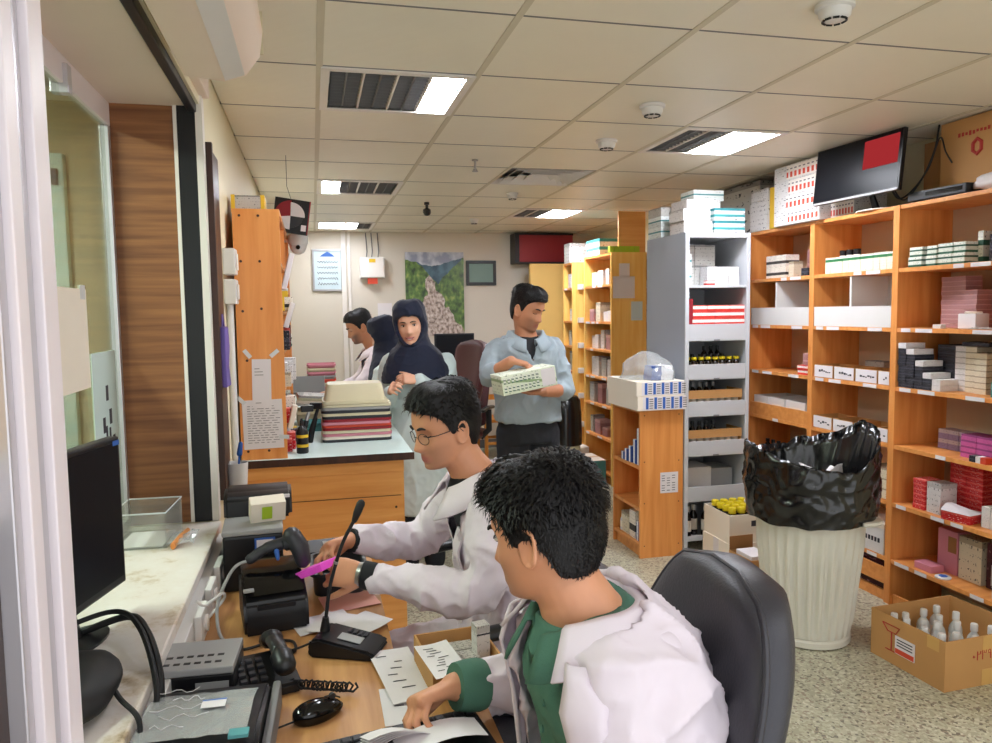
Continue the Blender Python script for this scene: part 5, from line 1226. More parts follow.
# clear acrylic tray with paper
t = thing('acrylic_tray','clear acrylic tray with a paper on the marble sill','tray',(-.555,2.66,SILL+.0005),-.06)
b = B(); w,d,h = .085,.11,.115
for q in ((-w,w,-d,d,0,.003),(-w,-w+.003,-d,d,.003,h),(w-.003,w,-d,d,.003,h),(-w+.003,w-.003,-d,-d+.003,.003,h),(-w+.003,w-.003,d-.003,d,.003,h)): box(b,*q)
obj('tray_body', b, 'acrylic', t)
b = B(); tube(b,[(-w,-d,h),(w,-d,h),(w,d,h),(-w,d,h),(-w,-d,h)],.0025,6); obj('rim', b, 'clear_bottle', t)
b = B(); box(b,-.07,.07,-.10,.08,.0032,.007); o = obj('paper_slip', b, 'paper'); o.location = (-.555,2.66,SILL+.0005); o.rotation_euler = (0,0,-.06); tag(o,'paper slip lying in the clear acrylic tray','paper')
t = thing('wrapper','crumpled clear and orange plastic wrapper on the sill beside the acrylic tray','wrapper',(-.435,2.60,SILL+.0005))
b = B(); g_ = [[V((-.04+.08*i/7,-.07+.14*j/7,.018+.014*noise.noise(V((i*.9,j*.8,1))))) for j in range(8)] for i in range(8)]; sheet(b,g_,.001); obj('film', b, 'clear_film', t)
b = B(); tube(b,[(-.02,-.08,.012),(-.01,.0,.016),(.0,.09,.012)],[(.012,.008)]*3,8); obj('orange_strip', b, 'orange_wood', t, 'a')
# black pouch and cables on the sill
t = thing('pouch','black fabric pouch lying on the near end of the marble sill','pouch',(-.49,1.52,SILL+.0005))
b = B(); bmesh.ops.create_icosphere(b, subdivisions=4, radius=1)
for v in b.verts:
    p = v.co.copy(); q = 1+.12*noise.noise(p*2); v.co = V((p.x*.105*q,p.y*.165*q,max(0,.035+p.z*.045*q)))
obj('pouch_body', b, 'black_rubber', t, 'full')
def cable(pts, r_, label, m='black_rubber', name='cable'):
    b = B(); tube(b, curve(pts,8), r_, 8); o = obj(name, b, m, None, 'a'); return tag(o, label, 'cable')
cable([(-.56,1.86,SILL+.012),(-.44,1.86,SILL+.045),(-.375,1.74,SILL+.05),(-.332,1.63,SILL+.005),(-.328,1.60,.80)],.0085,'thick black cable looping over the sill edge down to the desk')
cable([(-.58,1.80,SILL+.05),(-.46,1.82,SILL+.075),(-.385,1.72,SILL+.07),(-.330,1.585,SILL+.01),(-.328,1.55,.80)],.006,'second black cable beside the thick one on the sill')
cable([(-.52,1.50,SILL+.075),(-.43,1.55,SILL+.06),(-.375,1.50,SILL+.02),(-.334,1.45,SILL-.0),(-.332,1.42,.80)],.005,'thin black cable over the pouch at the sill corner')
# white trunking with sockets below the sill
t = thing('cable_trunking','white cable trunking with socket boxes on the wall below the sill','trunking',(XW+.001,0,0))
b = B(); box(b,.0,.035,1.5,2.84,.752,.815,.003); obj('duct', b, 'white_plastic', t)
for y in (2.02,2.22,2.42,2.62):
    b = B(); box(b,.0355,.055,y,y+.12,.745,.825,.004); p = obj('socket_plate', b, 'white_plastic', t)
    b = B(); lathe(b,[(.02,0),(.022,.004),(.022,.008)],16); xf(b,Matrix.Translation((.0552,y+.06,.785))@Matrix.Rotation(math.pi/2,4,'Y')); obj('socket', b, 'white_paint', p, 'a')
cable([(-.298,2.10,.79),(-.26,2.12,.83),(-.26,2.08,.86),(-.30,2.06,.84),(-.318,2.04,SILL-.0)],.004,'white cable curving from the trunking over the sill edge','white_plastic')
# label printer at the lower left
t = thing('label_printer','black label printer under torn clear film, at the lower left of the desk','printer',(-.232,1.515,DZ+.0005),-.04)
b = B(); prof = [(-.16,0),(.16,0),(.165,.02),(.16,.05),(.12,.075),(-.06,.095),(-.14,.085),(-.165,.05)]
prism(b,[(y,z) for y,z in prof],-.115,.115,'x'); bmesh.ops.bevel(b, geom=b.edges[:], offset=.008, segments=2, affect='EDGES'); obj('housing', b, 'black_plastic', t, 'a')
b = B(); box(b,.117,.135,-.16,.15,.005,.065,.008); obj('side_trim', b, 'mid_grey', t)
g_ = [[V((-.125+.23*i/9,-.13+.27*j/9,.1045-.0018*(j-3)**2*.3+.004*noise.noise(V((i*.8,j*.8,3))))) for j in range(10)] for i in range(10)]
b = B(); sheet(b,[[V((-.105+.20*i/9,-.12+.20*j/9,.1035-.006*max(0,j-6)+.003*noise.noise(V((i*.9,j*.9,3))))) for j in range(10)] for i in range(10)],.0008); obj('clear_film', b, 'clear_film', t)
b = B()
for k in range(5):
    y = -.08+k*.034; tube(b,[V((-.08+(.06+.03*(k%3))*i/8+.05*math.sin(k*3),y+.008*math.sin(i*1.5+k*2),.107+.0015*math.sin(i*2+k))) for i in range(9)],.0007,5)
obj('film_crease', b, 'paper', t)
b = B(); box(b,.0,.045,-.03,.0,.1095,.1105); lb = obj('sticker', b, 'paper', t, label='white sticker with blue edge'); b = B(); box(b,.0,.045,-.004,.0,.1106,.111); obj('sticker_edge', b, 'blue', lb)
b = B(); box(b,.065,.10,-.135,-.11,.10,.106); obj('blue_tag', b, 'teal', t)
# network switch
t = thing('network_switch','black box with a grey vented top, behind the label printer','network switch',(-.285,1.775,DZ+.0005),-.06)
b = B(); box(b,-.10,.095,-.075,.075,.006,.075,.004); obj('case', b, 'black_plastic', t)
b = B(); box(b,-.10,.095,-.075,.075,.0755,.092,.003); tp = obj('top_cover', b, 'grey_plastic', t)
for i in range(7):
    for j in range(2):
        b = B(); box(b,-.08+i*.022,-.066+i*.022,-.05+j*.035,-.04+j*.035,.0921,.0926); obj('vent', b, 'dark_metal', tp)
b = B(); box(b,.015,.085,-.0765,-.0752,.035,.06); obj('type_plate', b, 'grey_plastic', t)
# telephone
t = thing('telephone','small black desk telephone with its handset on top, left of the mouse','telephone',(-.14,1.775,DZ+.0005),.25)
b = B(); prism(b,[(-.075,0),(.075,0),(.075,.05),(-.075,.025)],-.075,.075,'x'); bmesh.ops.bevel(b, geom=b.edges[:], offset=.006, segments=2, affect='EDGES'); ph = obj('base', b, 'black_plastic', t, 'a')
b = B(); tube(b, curve([(.035,-.085,.075),(.035,-.05,.085),(.035,.0,.092),(.035,.05,.085),(.035,.085,.07)],5),[(.022,.026)]*6+[(.014,.02)]*9+[(.022,.026)]*6,12,(0,0,1),True); obj('handset', b, 'black_plastic', t, 'a')
for i in range(3):
    for j in range(4):
        b = B(); box(b,-.055+i*.022,-.040+i*.022,-.05+j*.024,-.035+j*.024,.034+j*.0045,.041+j*.0045,.001); obj('key', b, 'dark_grey_plastic', t)
b = B(); box(b,-.06,-.01,-.0765,-.0752,.008,.02); obj('label_strip', b, 'paper', t)
b = B(); tube(b,[V((-.075+.012*math.cos(i*1.2)+.002*i,1.73+.0*i-.0008*i,.758+.011*math.sin(i*1.2))) for i in range(70)],.0028,6); tag(obj('coiled_cord', b, 'black_rubber', None, 'a'),'coiled black telephone cord on the desk beside the telephone','cord')
# mouse
t = thing('computer_mouse','black computer mouse on the desk before the microphone','mouse',(-.015,1.60,DZ+.0005),math.radians(-62))
b = B(); bmesh.ops.create_uvsphere(b, u_segments=32, v_segments=20, radius=1)
for v in b.verts:
    p = v.co.copy(); v.co = V((p.x*.032*(1-.12*p.y),p.y*.058,max(0,.012+p.z*.026+(-.006*p.y if p.z>0 else 0))))
obj('shell', b, 'black_glossy', t, 'full')
b = B(); tube(b,[V((0,.015+.038*i/8,.0385-.0145*(i/8)**2)) for i in range(9)],.0018,6); obj('button_seam', b, 'dark_grey_plastic', t, 'a')
b = B(); tube(b,[(-.004,.034,.0345),(.004,.034,.0345)],.007,14); obj('scroll_wheel', b, 'dark_grey_plastic', t, 'a')
cable([(-.062,1.572,.752),(-.12,1.56,.748),(-.16,1.62,.748),(-.15,1.70,.747)],.0022,'thin mouse cable running left from the mouse')
# keyboard
t = thing('keyboard','black computer keyboard cut by the bottom edge of the picture','keyboard',(.02,1.385,DZ+.0005),math.radians(10))
b = B(); prism(b,[(-.07,0),(.07,0),(.07,.026),(-.07,.014)],-.14,.30,'x'); obj('case', b, 'black_plastic', t)
r_ = 0
for j in range(5):
    for i in range(20):
        if j<2: continue
        b = B(); x,y = -.132+i*.0213,-.056+j*.0235; z = .0205+j*.0021; box(b,x,x+.018,y,y+.019,z-.003,z+.006,.0025); obj('key', b, 'dark_grey_plastic', t)
# microphone
t = thing('microphone','black gooseneck desk microphone standing on the desk','microphone',(.065,1.905,DZ+.0005),math.radians(-24))
b = B(); prof = [(-.065,0),(.06,0),(.066,.012),(.055,.024),(-.045,.05),(-.062,.045),(-.068,.02)]
prism(b,prof,-.075,.075,'x') if False else prism(b,[(x*1.35,z) for x,z in prof],-.055,.055,'y'); bmesh.ops.bevel(b, geom=b.edges[:], offset=.006, segments=2, affect='EDGES'); obj('base', b, 'black_plastic', t, 'a')
b = B(); g_=[(-.02,.0435),(.035,.0315)]; prism(b,[(-.02,.0445),(.04,.0330),(.04,.0345),(-.02,.046)],-.03,.005,'y'); obj('display', b, 'grey_plastic', t)
for i in range(4):
    b = B(); x = -.01+i*.014; z = .0437-(x+.02)*.205; box(b,x,x+.010,.014,.038,z-.001,z+.003,.001); obj('button', b, 'dark_grey_plastic', t)
b = B(); tube(b,[(-.065,.0,.050),(-.062,.0,.085)],[.013,.008],14); obj('collar', b, 'black_plastic', t, 'a')
neck = curve([(-.062,0,.08),(-.05,.01,.17),(-.02,.02,.27),(.012,.03,.335)],8)
b = B(); tube(b, neck, .0048, 10); nk = obj('gooseneck', b, 'black_metal' if False else 'dark_metal', t, 'a')
b = B(); tube(b,[(-.036,.0135,.222),(-.0345,.014,.228)],.0065,12); obj('ring', b, 'steel', nk, 'a')
b = B(); tube(b,[(.012,.03,.333),(.019,.0325,.352),(.028,.036,.375)],[.0075,.0105,.011],14,None,True); obj('capsule', b, 'black_rubber', t, 'a')
cable([(-.005,1.935,.762),(-.035,1.925,.762),(-.09,1.93,.75),(-.15,2.02,.746)],.003,'black microphone lead with plug on the desk')
b = B(); tube(b,[(-.002,1.9355,.762),(-.034,1.9255,.762)],.008,12); tag(obj('cable_plug', b, 'steel', None, 'a'),'silver cable plug at the back of the microphone base','plug')
# receipt printer with raised cover
t = thing('receipt_printer','black receipt printer with sloped cover on the desk, left of the microphone','printer',(-.135,2.175,DZ+.0005),.15)
b = B(); prism(b,[(-.11,0),(.11,0),(.115,.05),(.09,.12),(-.02,.13),(-.10,.085),(-.115,.04)],-.085,.085,'x'); bmesh.ops.bevel(b, geom=b.edges[:], offset=.008, segments=2, affect='EDGES'); obj('housing', b, 'black_plastic', t, 'a')
b = B(); prism(b,[(-.09,.10),(.10,.132),(.105,.145),(-.05,.135)],-.08,.08,'x'); bmesh.ops.bevel(b, geom=b.edges[:], offset=.004, segments=2, affect='EDGES'); obj('cover', b, 'black_glossy', t, 'a')
b = B(); box(b,-.05,.05,-.112,-.098,.07,.082); obj('paper_slot', b, 'dark_metal', t)
b = B(); box(b,-.083,-.055,-.09,-.07,.115,.121,.002); obj('feed_button', b, 'grey_plastic', t)
# barcode scanner lying on the receipt printer
t = thing('barcode_scanner','grey-black handheld barcode scanner on top of the receipt printer','barcode scanner',(-.12,2.19,DZ+.150),.0); t.scale = (.85,.85,.85)
b = B(); tube(b, curve([(-.085,-.01,.03),(-.04,0,.055),(.02,.005,.07),(.055,.0,.075)],6),[(.017,.02)]*7+[(.02,.024)]*6+[(.026,.034)]*6,14,(0,0,1),True); obj('handle', b, 'dark_grey_plastic', t, 'a')
b = B(); tube(b,[(.05,0,.095),(.075,-.008,.055),(.085,-.012,.01)],[(.03,.036),(.03,.038),(.024,.036)],14,None,True); obj('head', b, 'dark_grey_plastic', t, 'a')
b = B(); tube(b,[(.0,-.022,.052),(.004,-.03,.030)],[.009,.006],10,None,True); obj('trigger', b, 'blue', t, 'a')
cable([(-.185,2.18,.915),(-.235,2.16,.90),(-.272,2.10,.83),(-.268,2.06,.765),(-.24,2.0,.748)],.0045,'grey scanner cable hanging down at the left of the printers','grey_plastic')
# large printer
t = thing('laser_printer','large black printer with a grey top, in the far corner of the desk','printer',(-.205,2.55,DZ+.0005),.05)
b = B(); box(b,-.095,.085,-.13,.20,0,.175,.008); obj('housing', b, 'black_plastic', t)
b = B(); box(b,-.097,.087,-.132,.05,.1755,.192,.005); obj('top_cover', b, 'grey_plastic', t)
b = B(); R_ = []
for i in range(9):
    a = math.pi*i/8; R_.append((.05+.0*i,0))
prism(b,[(.055,.176),(.225,.176),(.24,.21),(.23,.25),(.19,.272),(.10,.268),(.06,.25)],-.10,.12,'x'); bmesh.ops.bevel(b, geom=b.edges[:], offset=.012, segments=3, affect='EDGES'); obj('rear_hood', b, 'black_plastic', t, 'a')
b = B(); box(b,.0,.062,-.1315,-.1302,.125,.165); lb = obj('sticker', b, 'blue', t, label='white sticker with blue border'); b = B(); box(b,.006,.056,-.1325,-.1316,.131,.159); obj('sticker_face', b, 'paper', lb)
for x in (.035,.085):
    b = B(); box(b,x,x+.028,.048,.054,.245,.256,.001); obj('white_mark', b, 'paper', t)
t = thing('paper_bundle','white papers with a yellow-green note on top of the large printer','paper',(-.165,2.53,DZ+.1945),.2)
b = B(); box(b,-.055,.055,-.02,.03,0,.07,.002); xf(b,Matrix.Rotation(.35,4,'X')@Matrix.Translation((0,0,.004))); obj('sheets', b, 'paper_cream', t)
b = B(); box(b,-.02,.012,-.0215,-.0203,.012,.058); xf(b,Matrix.Rotation(.35,4,'X')@Matrix.Translation((0,0,.004))); obj('note', b, 'lime', t)
t = thing('card_terminal','flat black device lying at the far end of the desk','device',(.04,2.74,DZ+.0005),.1)
b = B(); prism(b,[(-.05,0),(.05,0),(.05,.04),(-.05,.02)],-.09,.09,'x'); bmesh.ops.bevel(b, geom=b.edges[:], offset=.005, segments=2, affect='EDGES'); obj('case', b, 'black_plastic', t, 'a')
b = B(); box(b,-.03,.0,-.02,.02,.034,.038,.001); obj('button', b, 'grey_plastic', t)
# dark basket under the hands
t = thing('basket','dark open tray on the desk under the second man\'s hands','tray',(.055,2.40,DZ+.0005),.0); tray(t,.17,.22,.075,'dark_grey_plastic',0,False,.01,.88)
cable([(-.27,2.0,.746),(-.20,1.97,.747),(-.13,2.0,.747),(-.08,1.99,.746),(-.07,1.93,.747),(-.10,1.90,.746)],.004,'black cables tangled behind the telephone on the desk')
# loose papers
def paper(x,y,w,d,rz,m,label,lift=.0,curl=.004,lines=0,z=DZ+.0012,name='paper_sheet'):
    t = thing(name,label,'paper',(x,y,z+lift),rz); b = B(); sd = random.Random(int(x*999+y*77))
    p1,p2 = sd.uniform(0,6),sd.uniform(0,6)
    H_ = lambda u,v: curl*(1+math.sin(u*3+p1)*math.cos(v*2.5+p2))
    sheet(b,[[V((-w/2+w*i/8,-d/2+d*j/8,H_(i/8,j/8))) for j in range(9)] for i in range(9)],.0006); obj('sheet', b, m, t)
    for k in range(lines):
        v = .85-k*.75/max(1,lines); u0 = sd.uniform(.1,.5); u1 = u0+sd.uniform(.15,.35); b = B()
        sheet(b,[[V((-w/2+w*(u0+(u1-u0)*i/4),-d/2+d*(v+.012*j),H_(u0+(u1-u0)*i/4,v)+.0014)) for j in range(2)] for i in range(5)],.0005); obj('print_line', b, 'ink', t)
    return t
paper(.0,2.10,.16,.12,.3,'paper','white slip left of the microphone, lower one',0,.003)
paper(.05,2.06,.15,.13,-.4,'paper','white slip left of the microphone, upper one',.006,.005)
paper(.11,2.03,.13,.10,.8,'paper','white slip directly behind the microphone base',.012,.004)
paper(.08,2.24,.16,.13,.2,'paper_pink','salmon pink paper on the desk behind the white slips',.0,.002)
# carton of medicine on the desk extension with prescription sheets over it
bx_ = open_carton('carton','brown open carton of white medicine boxes beside the front man\'s hand',(.310,1.705,DZ+.0005),.08,(.17,.20,.07))
for i in range(3):
    for k in range(2):
        pack('medicine_box',(.062,.155,.024),'p_white_line',(.255+i*.0,1.66+.0,0),'x','box') if False else pack('medicine_box',(.115,.048,.022),'p_white_line',(.300,1.645+i*.054,DZ+.006+k*.0225),'white medicine box in the desk carton, %s from the hand, %s'%(ORD[i],['below','on top'][k]),'box','white boxes in the desk carton',.08)
t = thing('medicine_box','upright white box with a green square in the desk carton','box',(.366,1.705,DZ+.006),.2)
b = B(); box(b,-.017,.017,-.017,.017,0,.115,.001); obj('carton_body', b, 'p_white_line', t)
b = B(); box(b,-.012,.012,-.0178,-.0171,.012,.036); obj('green_mark', b, 'p_green_pack', t)
b = B(); box(b,-.0172,.0172,-.0176,-.0171,.092,.096); obj('stripe', b, 'ink', t)
paper(.178,1.735,.105,.27,.14,'paper','long prescription sheet on the desk edge by the carton',.004,.003,6)
paper(.258,1.625,.08,.18,.14,'paper','printed sheet lying partly in the desk carton',.078,.004,10)
paper(.165,1.60,.09,.16,.0,'paper','white sheet at the desk edge under the long prescription sheet',.0,.001,2)
# ================================================================ PEOPLE
def skin_mat(name, base, lip, dark):
    m = bpy.data.materials.new(name); m.use_nodes = True; n, l = nodes(m); b = n['Principled BSDF']
    b.inputs['Roughness'].default_value = .48; b.inputs['Subsurface Weight'].default_value = .10; b.inputs['Subsurface Radius'].default_value = (.012,.005,.003)
    at = n.new('ShaderNodeAttribute'); at.attribute_name = 'reg'; sp = n.new('ShaderNodeSeparateColor'); l.new(at.outputs['Color'], sp.inputs[0])
    tc = n.new('ShaderNodeTexCoord'); t = n.new('ShaderNodeTexNoise'); t.inputs['Scale'].default_value = 30; l.new(tc.outputs['Object'], t.inputs[0])
    c = lin(base); cur = n.new('ShaderNodeMix'); cur.data_type = 'RGBA'; l.new(t.outputs[0], cur.inputs[0])
    cur.inputs[6].default_value = tuple(x*.92 for x in c[:3])+(1,); cur.inputs[7].default_value = tuple(min(1,x*1.08) for x in c[:3])+(1,)
    out = cur.outputs[2]
    for ch,col in (('Red',lip),('Green',dark)):
        k = n.new('ShaderNodeMix'); k.data_type = 'RGBA'; l.new(sp.outputs[ch], k.inputs[0]); l.new(out, k.inputs[6]); k.inputs[7].default_value = lin(col); out = k.outputs[2]
    l.new(out, b.inputs['Base Color']); M[name] = m
skin_mat('skin_tan','#c98e6c','#a8625a','#8a6553')
skin_mat('skin_light','#d9a68a','#b86a66','#c99a80')
skin_mat('skin_mid','#b97f5e','#98584c','#6f4d3e')
def crom(xs, ys, x):
    if x<=xs[0]: return ys[0]
    if x>=xs[-1]: return ys[-1]
    for i in range(len(xs)-1):
        if xs[i]<=x<=xs[i+1]: break
    def m(i):
        if i<=0: return (ys[1]-ys[0])/(xs[1]-xs[0])
        if i>=len(xs)-1: return (ys[-1]-ys[-2])/(xs[-1]-xs[-2])
        return (ys[i+1]-ys[i-1])/(xs[i+1]-xs[i-1])
    h = xs[i+1]-xs[i]; t = (x-xs[i])/h; a,b = m(i)*h,m(i+1)*h
    return (2*t**3-3*t*t+1)*ys[i]+(t**3-2*t*t+t)*a+(-2*t**3+3*t*t)*ys[i+1]+(t**3-t*t)*b
HZ = [-.119,-.112,-.10,-.08,-.06,-.04,-.015,.01,.04,.07,.092,.108,.117,.1195]
HF = [.055,.078,.089,.091,.092,.093,.093,.096,.096,.088,.073,.053,.026,.0]
HB = [.01,.02,.04,.062,.077,.087,.095,.100,.103,.098,.086,.064,.034,.0]
HW = [.016,.031,.046,.058,.065,.0705,.074,.0755,.0765,.073,.0635,.047,.025,.0]
G = lambda x,s: math.exp(-.5*(x/s)**2)
def head_pt(z, th, off=0.0, feat=1.0):
    f, bk, w = crom(HZ,HF,z), crom(HZ,HB,z), crom(HZ,HW,z)
    c, s = math.cos(th), math.sin(th)
    e = .88
    cc = math.copysign(abs(c)**e,c); ss = math.copysign(abs(s)**e,s)
    F = (f+off)*cc if c>0 else (bk+off)*cc
    x = (w+off)*ss
    if feat and c>.1:
        d = 0
        tip = crom([-.06,-.052,-.042,-.03,-.01,.008,.03],[0,.010,.027,.022,.013,.005,0],z) if -.06<z<.03 else 0
        sx = crom([-.06,-.045,-.02,.01,.03],[.013,.0135,.0095,.009,.012],z)
        d += tip*G(x,sx)
        d -= .0125*(G(x-.031,.014)+G(x+.031,.014))*G(z-.002,.011)
        d += .0045*(G(abs(x)-.028,.016))*G(z-.021,.007)
        d += .006*G(x,.019)*(G(z+.0685,.0045)+1.1*G(z+.0785,.005))-.0025*G(x,.021)*G(z+.0735,.0022)
        d += .007*G(x,.017)*G(z+.104,.010)-.004*G(x,.022)*G(z+.0905,.005)
        d += .004*(G(abs(x)-.050,.014))*G(z+.030,.014)
        d -= .0025*G(abs(x)-.026,.006)*G(z+.052,.014)
        F += d*feat
    return F, x
def head_grid(nz=56, nt=72, off=None, feat=1.0):
    """rows of (forward, left, up)"""
    out = []
    for i in range(nz):
        u = i/(nz-1); z = HZ[0]+(HZ[-1]-HZ[0])*(.5-.5*math.cos(math.pi*u))*.999+.00005
        row = []
        for k in range(nt):
            th = 2*math.pi*k/nt-math.pi; o = off(z,th) if off else 0.0
            F,x = head_pt(z, th, 0 if not off else o, feat)
            zz = z+(o*max(0,(z-.05)/.07) if off else 0)
            row.append((F,x,zz))
        out.append(row)
    return out
def basis_of(fwd, up=(0,0,1)):
    f = V(fwd).normalized(); u = V(up); u = (u-f*u.dot(f)).normalized(); l_ = u.cross(f); return f,l_,u
class Head:
    def __init__(s, c, yaw, pitch=0, roll=0, scale=1.0):
        """yaw: degrees, 0 looks to +X, counter-clockwise; pitch down positive"""
        a,p = math.radians(yaw),math.radians(pitch)
        s.f = V((math.cos(a)*math.cos(p),math.sin(a)*math.cos(p),-math.sin(p)))
        _,l_,u = basis_of(s.f); r = Matrix.Rotation(math.radians(roll),3,s.f); s.l = r@l_; s.u = r@u; s.c = V(c); s.k = scale
    def w(s, F, x, z): return s.c+(s.f*F+s.l*x+s.u*z)*s.k
    def loc(s, p): d = (p-s.c)/s.k; return d.dot(s.f), d.dot(s.l), d.dot(s.u)
def add_head(bm, H):
    loft(bm, [[H.w(*p) for p in row] for row in head_grid()])
    for sg in (-1,1):                                        # ears
        rim = []; 
        for i in range(19):
            a = 2*math.pi*i/18; rim.append(H.w(-.008+.017*math.cos(a)-.004*math.sin(a), sg*(.0785+.007*(1-math.cos(a))*.5+.002*math.sin(a)), -.012+.031*math.sin(a)-(.004 if math.sin(a)<-.5 else 0)))
        tube(bm, rim[:-1]+[rim[0]], .0045, 8)
        tube(bm, [H.w(-.006,sg*.070,-.012),H.w(-.008,sg*.080,-.012)], [(.017,.030),(.014,.027)], 14, H.u) if False else None
        R_ = []
        for q,sc in ((.066,1),(.079,.95),(.081,.8)): R_.append([H.w(-.008+.016*sc*math.cos(a), sg*q, -.012+.030*sc*math.sin(a)) for a in [2*math.pi*i/16*sg for i in range(16)]])
        loft(bm, R_)
def hand(bm, wrist, d, n, side, curl=(.35,.45,.3), spread=.06, k=1.0, thumb=(.75,.55,.25), tcurl=.3, curls=None):
    """wrist point, direction d, palm normal n (towards the palm side), thumb at side*(d x n)"""
    d = V(d).normalized(); n = V(n); n = (n-d*n.dot(d)).normalized(); s = d.cross(n)*side; w = V(wrist)
    R_ = []
    for t,hw,ht in ((-.02,.026,.021),(.0,.028,.0195),(.03,.037,.017),(.062,.042,.0145),(.088,.041,.0125),(.096,.036,.009)):
        c = w+d*t*k; R_.append([c+s*(math.copysign(abs(math.cos(a))**.75,math.cos(a))*hw*k)+n*(math.copysign(abs(math.sin(a))**.8,math.sin(a))*ht*k) for a in [2*math.pi*i/20 for i in range(20)]])
    loft(bm, R_)
    for i,(o,b0,L) in enumerate(((.031,.084,.072),(.0105,.089,.080),(-.0105,.087,.074),(-.030,.080,.058))):
        c3 = curls[i] if curls else curl
        p = w+d*(b0-.012)*k+s*o*k; dd = (d+s*(o*spread/.03)).normalized(); pts = [p]; ang = 0; rads = [.0092*k]
        for j,(fr,cu) in enumerate(zip((.47,.31,.22),c3)):
            ang += cu; dr = (dd*math.cos(ang)+n*math.sin(ang)); q = pts[-1]+dr*(L*fr+(.012 if j==0 else 0))*k
            pts.append((pts[-1]+q)/2); rads.append((.0088,.0078,.0070)[j]*k*(.93 if i==3 else 1)); pts.append(q); rads.append((.0086,.0077,.0058)[j]*k*(.93 if i==3 else 1))
        tube(bm, pts, rads, 10, s, True)
    p = w+d*.018*k+s*.022*k+n*.006*k; dr = (s*thumb[0]+d*thumb[1]+n*thumb[2]).normalized(); pts = [p]; rads = [.0145*k]
    ax = dr.cross(n).normalized() if dr.cross(n).length>.1 else s
    for j,L in enumerate((.042,.034,.027)):
        pts.append(pts[-1]+dr*L*k); rads.append((.0115,.0100,.0072)[j]*k); dr = (dr*math.cos(tcurl)+(d*.8+n*.3).normalized()*math.sin(tcurl)).normalized()
    tube(bm, pts, rads, 10, n, True)
def ring(c, a, b_, ra, rb, n=28, e=.85):
    return [c+a*(math.copysign(abs(math.cos(t))**e,math.cos(t))*ra)+b_*(math.copysign(abs(math.sin(t))**e,math.sin(t))*rb) for t in [2*math.pi*i/n for i in range(n)]]
def torso(bm, st, fwd, grow=0.0, e=.85):
    """st: (centre, half width, half depth); left vector from fwd"""
    f = V(fwd).normalized(); l_ = V((0,0,1)).cross(f).normalized()
    rings = []
    for i,(c,hw,hd) in enumerate(st):
        a = V(st[min(i+1,len(st)-1)][0])-V(st[max(i-1,0)][0]); a.normalize(); ff = (f-a*f.dot(a)).normalized()
        rings.append(ring(V(c), l_, ff, hw+grow, hd+grow, 32, e))
    loft(bm, rings)
def fuse(bm, voxel, smooth=3, wrinkle=0, wscale=9, keep=None):
    """union of overlapping closed shells -> one continuous smooth mesh"""
    bmesh.ops.recalc_face_normals(bm, faces=bm.faces)
    me = bpy.data.meshes.new('tmp'); bm.to_mesh(me); bm.free()
    o = bpy.data.objects.new('tmp', me); COL.objects.link(o)
    m = o.modifiers.new('r','REMESH'); m.mode = 'VOXEL'; m.voxel_size = voxel; m.use_smooth_shade = True
    if smooth:
        m = o.modifiers.new('s','SMOOTH'); m.iterations = smooth; m.factor = .5
    dg = bpy.context.evaluated_depsgraph_get(); dg.update()
    out = bpy.data.meshes.new_from_object(o.evaluated_get(dg)); bpy.data.objects.remove(o); bpy.data.meshes.remove(me)
    if wrinkle:
        out.update(); N = [v.normal.copy() for v in out.vertices]
        for v,nn in zip(out.vertices,N):
            p = v.co; q = noise.noise(V((p.x*wscale,p.y*wscale,p.z*wscale*.8))+noise.noise_vector(p*wscale*.4)*.6)
            q2 = noise.noise(p*wscale*2.3+V((5,1,3)))
            v.co = p+nn*wrinkle*((1-abs(q))**4*1.1-.45+.35*((1-abs(q2))**4-.4))
    out.polygons.foreach_set('use_smooth',[True]*len(out.polygons))
    return out
def skin_regions(me, H, stubble=1.0, lips=1.0, beard=0.0):
    at = me.color_attributes.new('reg','FLOAT_COLOR','POINT')
    for i,v in enumerate(me.vertices):
        F,x,z = H.loc(v.co); r = g = 0
        if F>.02 and -.13<z<.14 and abs(x)<.1:
            r = lips*min(1,1.3*G(x,.017)*(G(z+.0685,.0042)+G(z+.0785,.0048))) if F>.08 else 0
            if z<-.02:
                e_ = min(1,max(0,(-.035-z+.3*max(0,abs(x)-.02))/.02)); g = stubble*e_*(1-r)*min(1,max(0,1-G(x,.013)*G(z+.05,.01)))*min(1,max(0,(F-.025)/.05))*min(1,max(0,(z+.128)/.02))
        at.data[i].color = (r,g,0,1)
def hairline(th):
    a = abs(math.degrees(th)); return crom([0,25,50,68,80,92,104,125,180],[.066,.064,.054,.030,-.012,-.004,-.022,-.070,-.088],a)
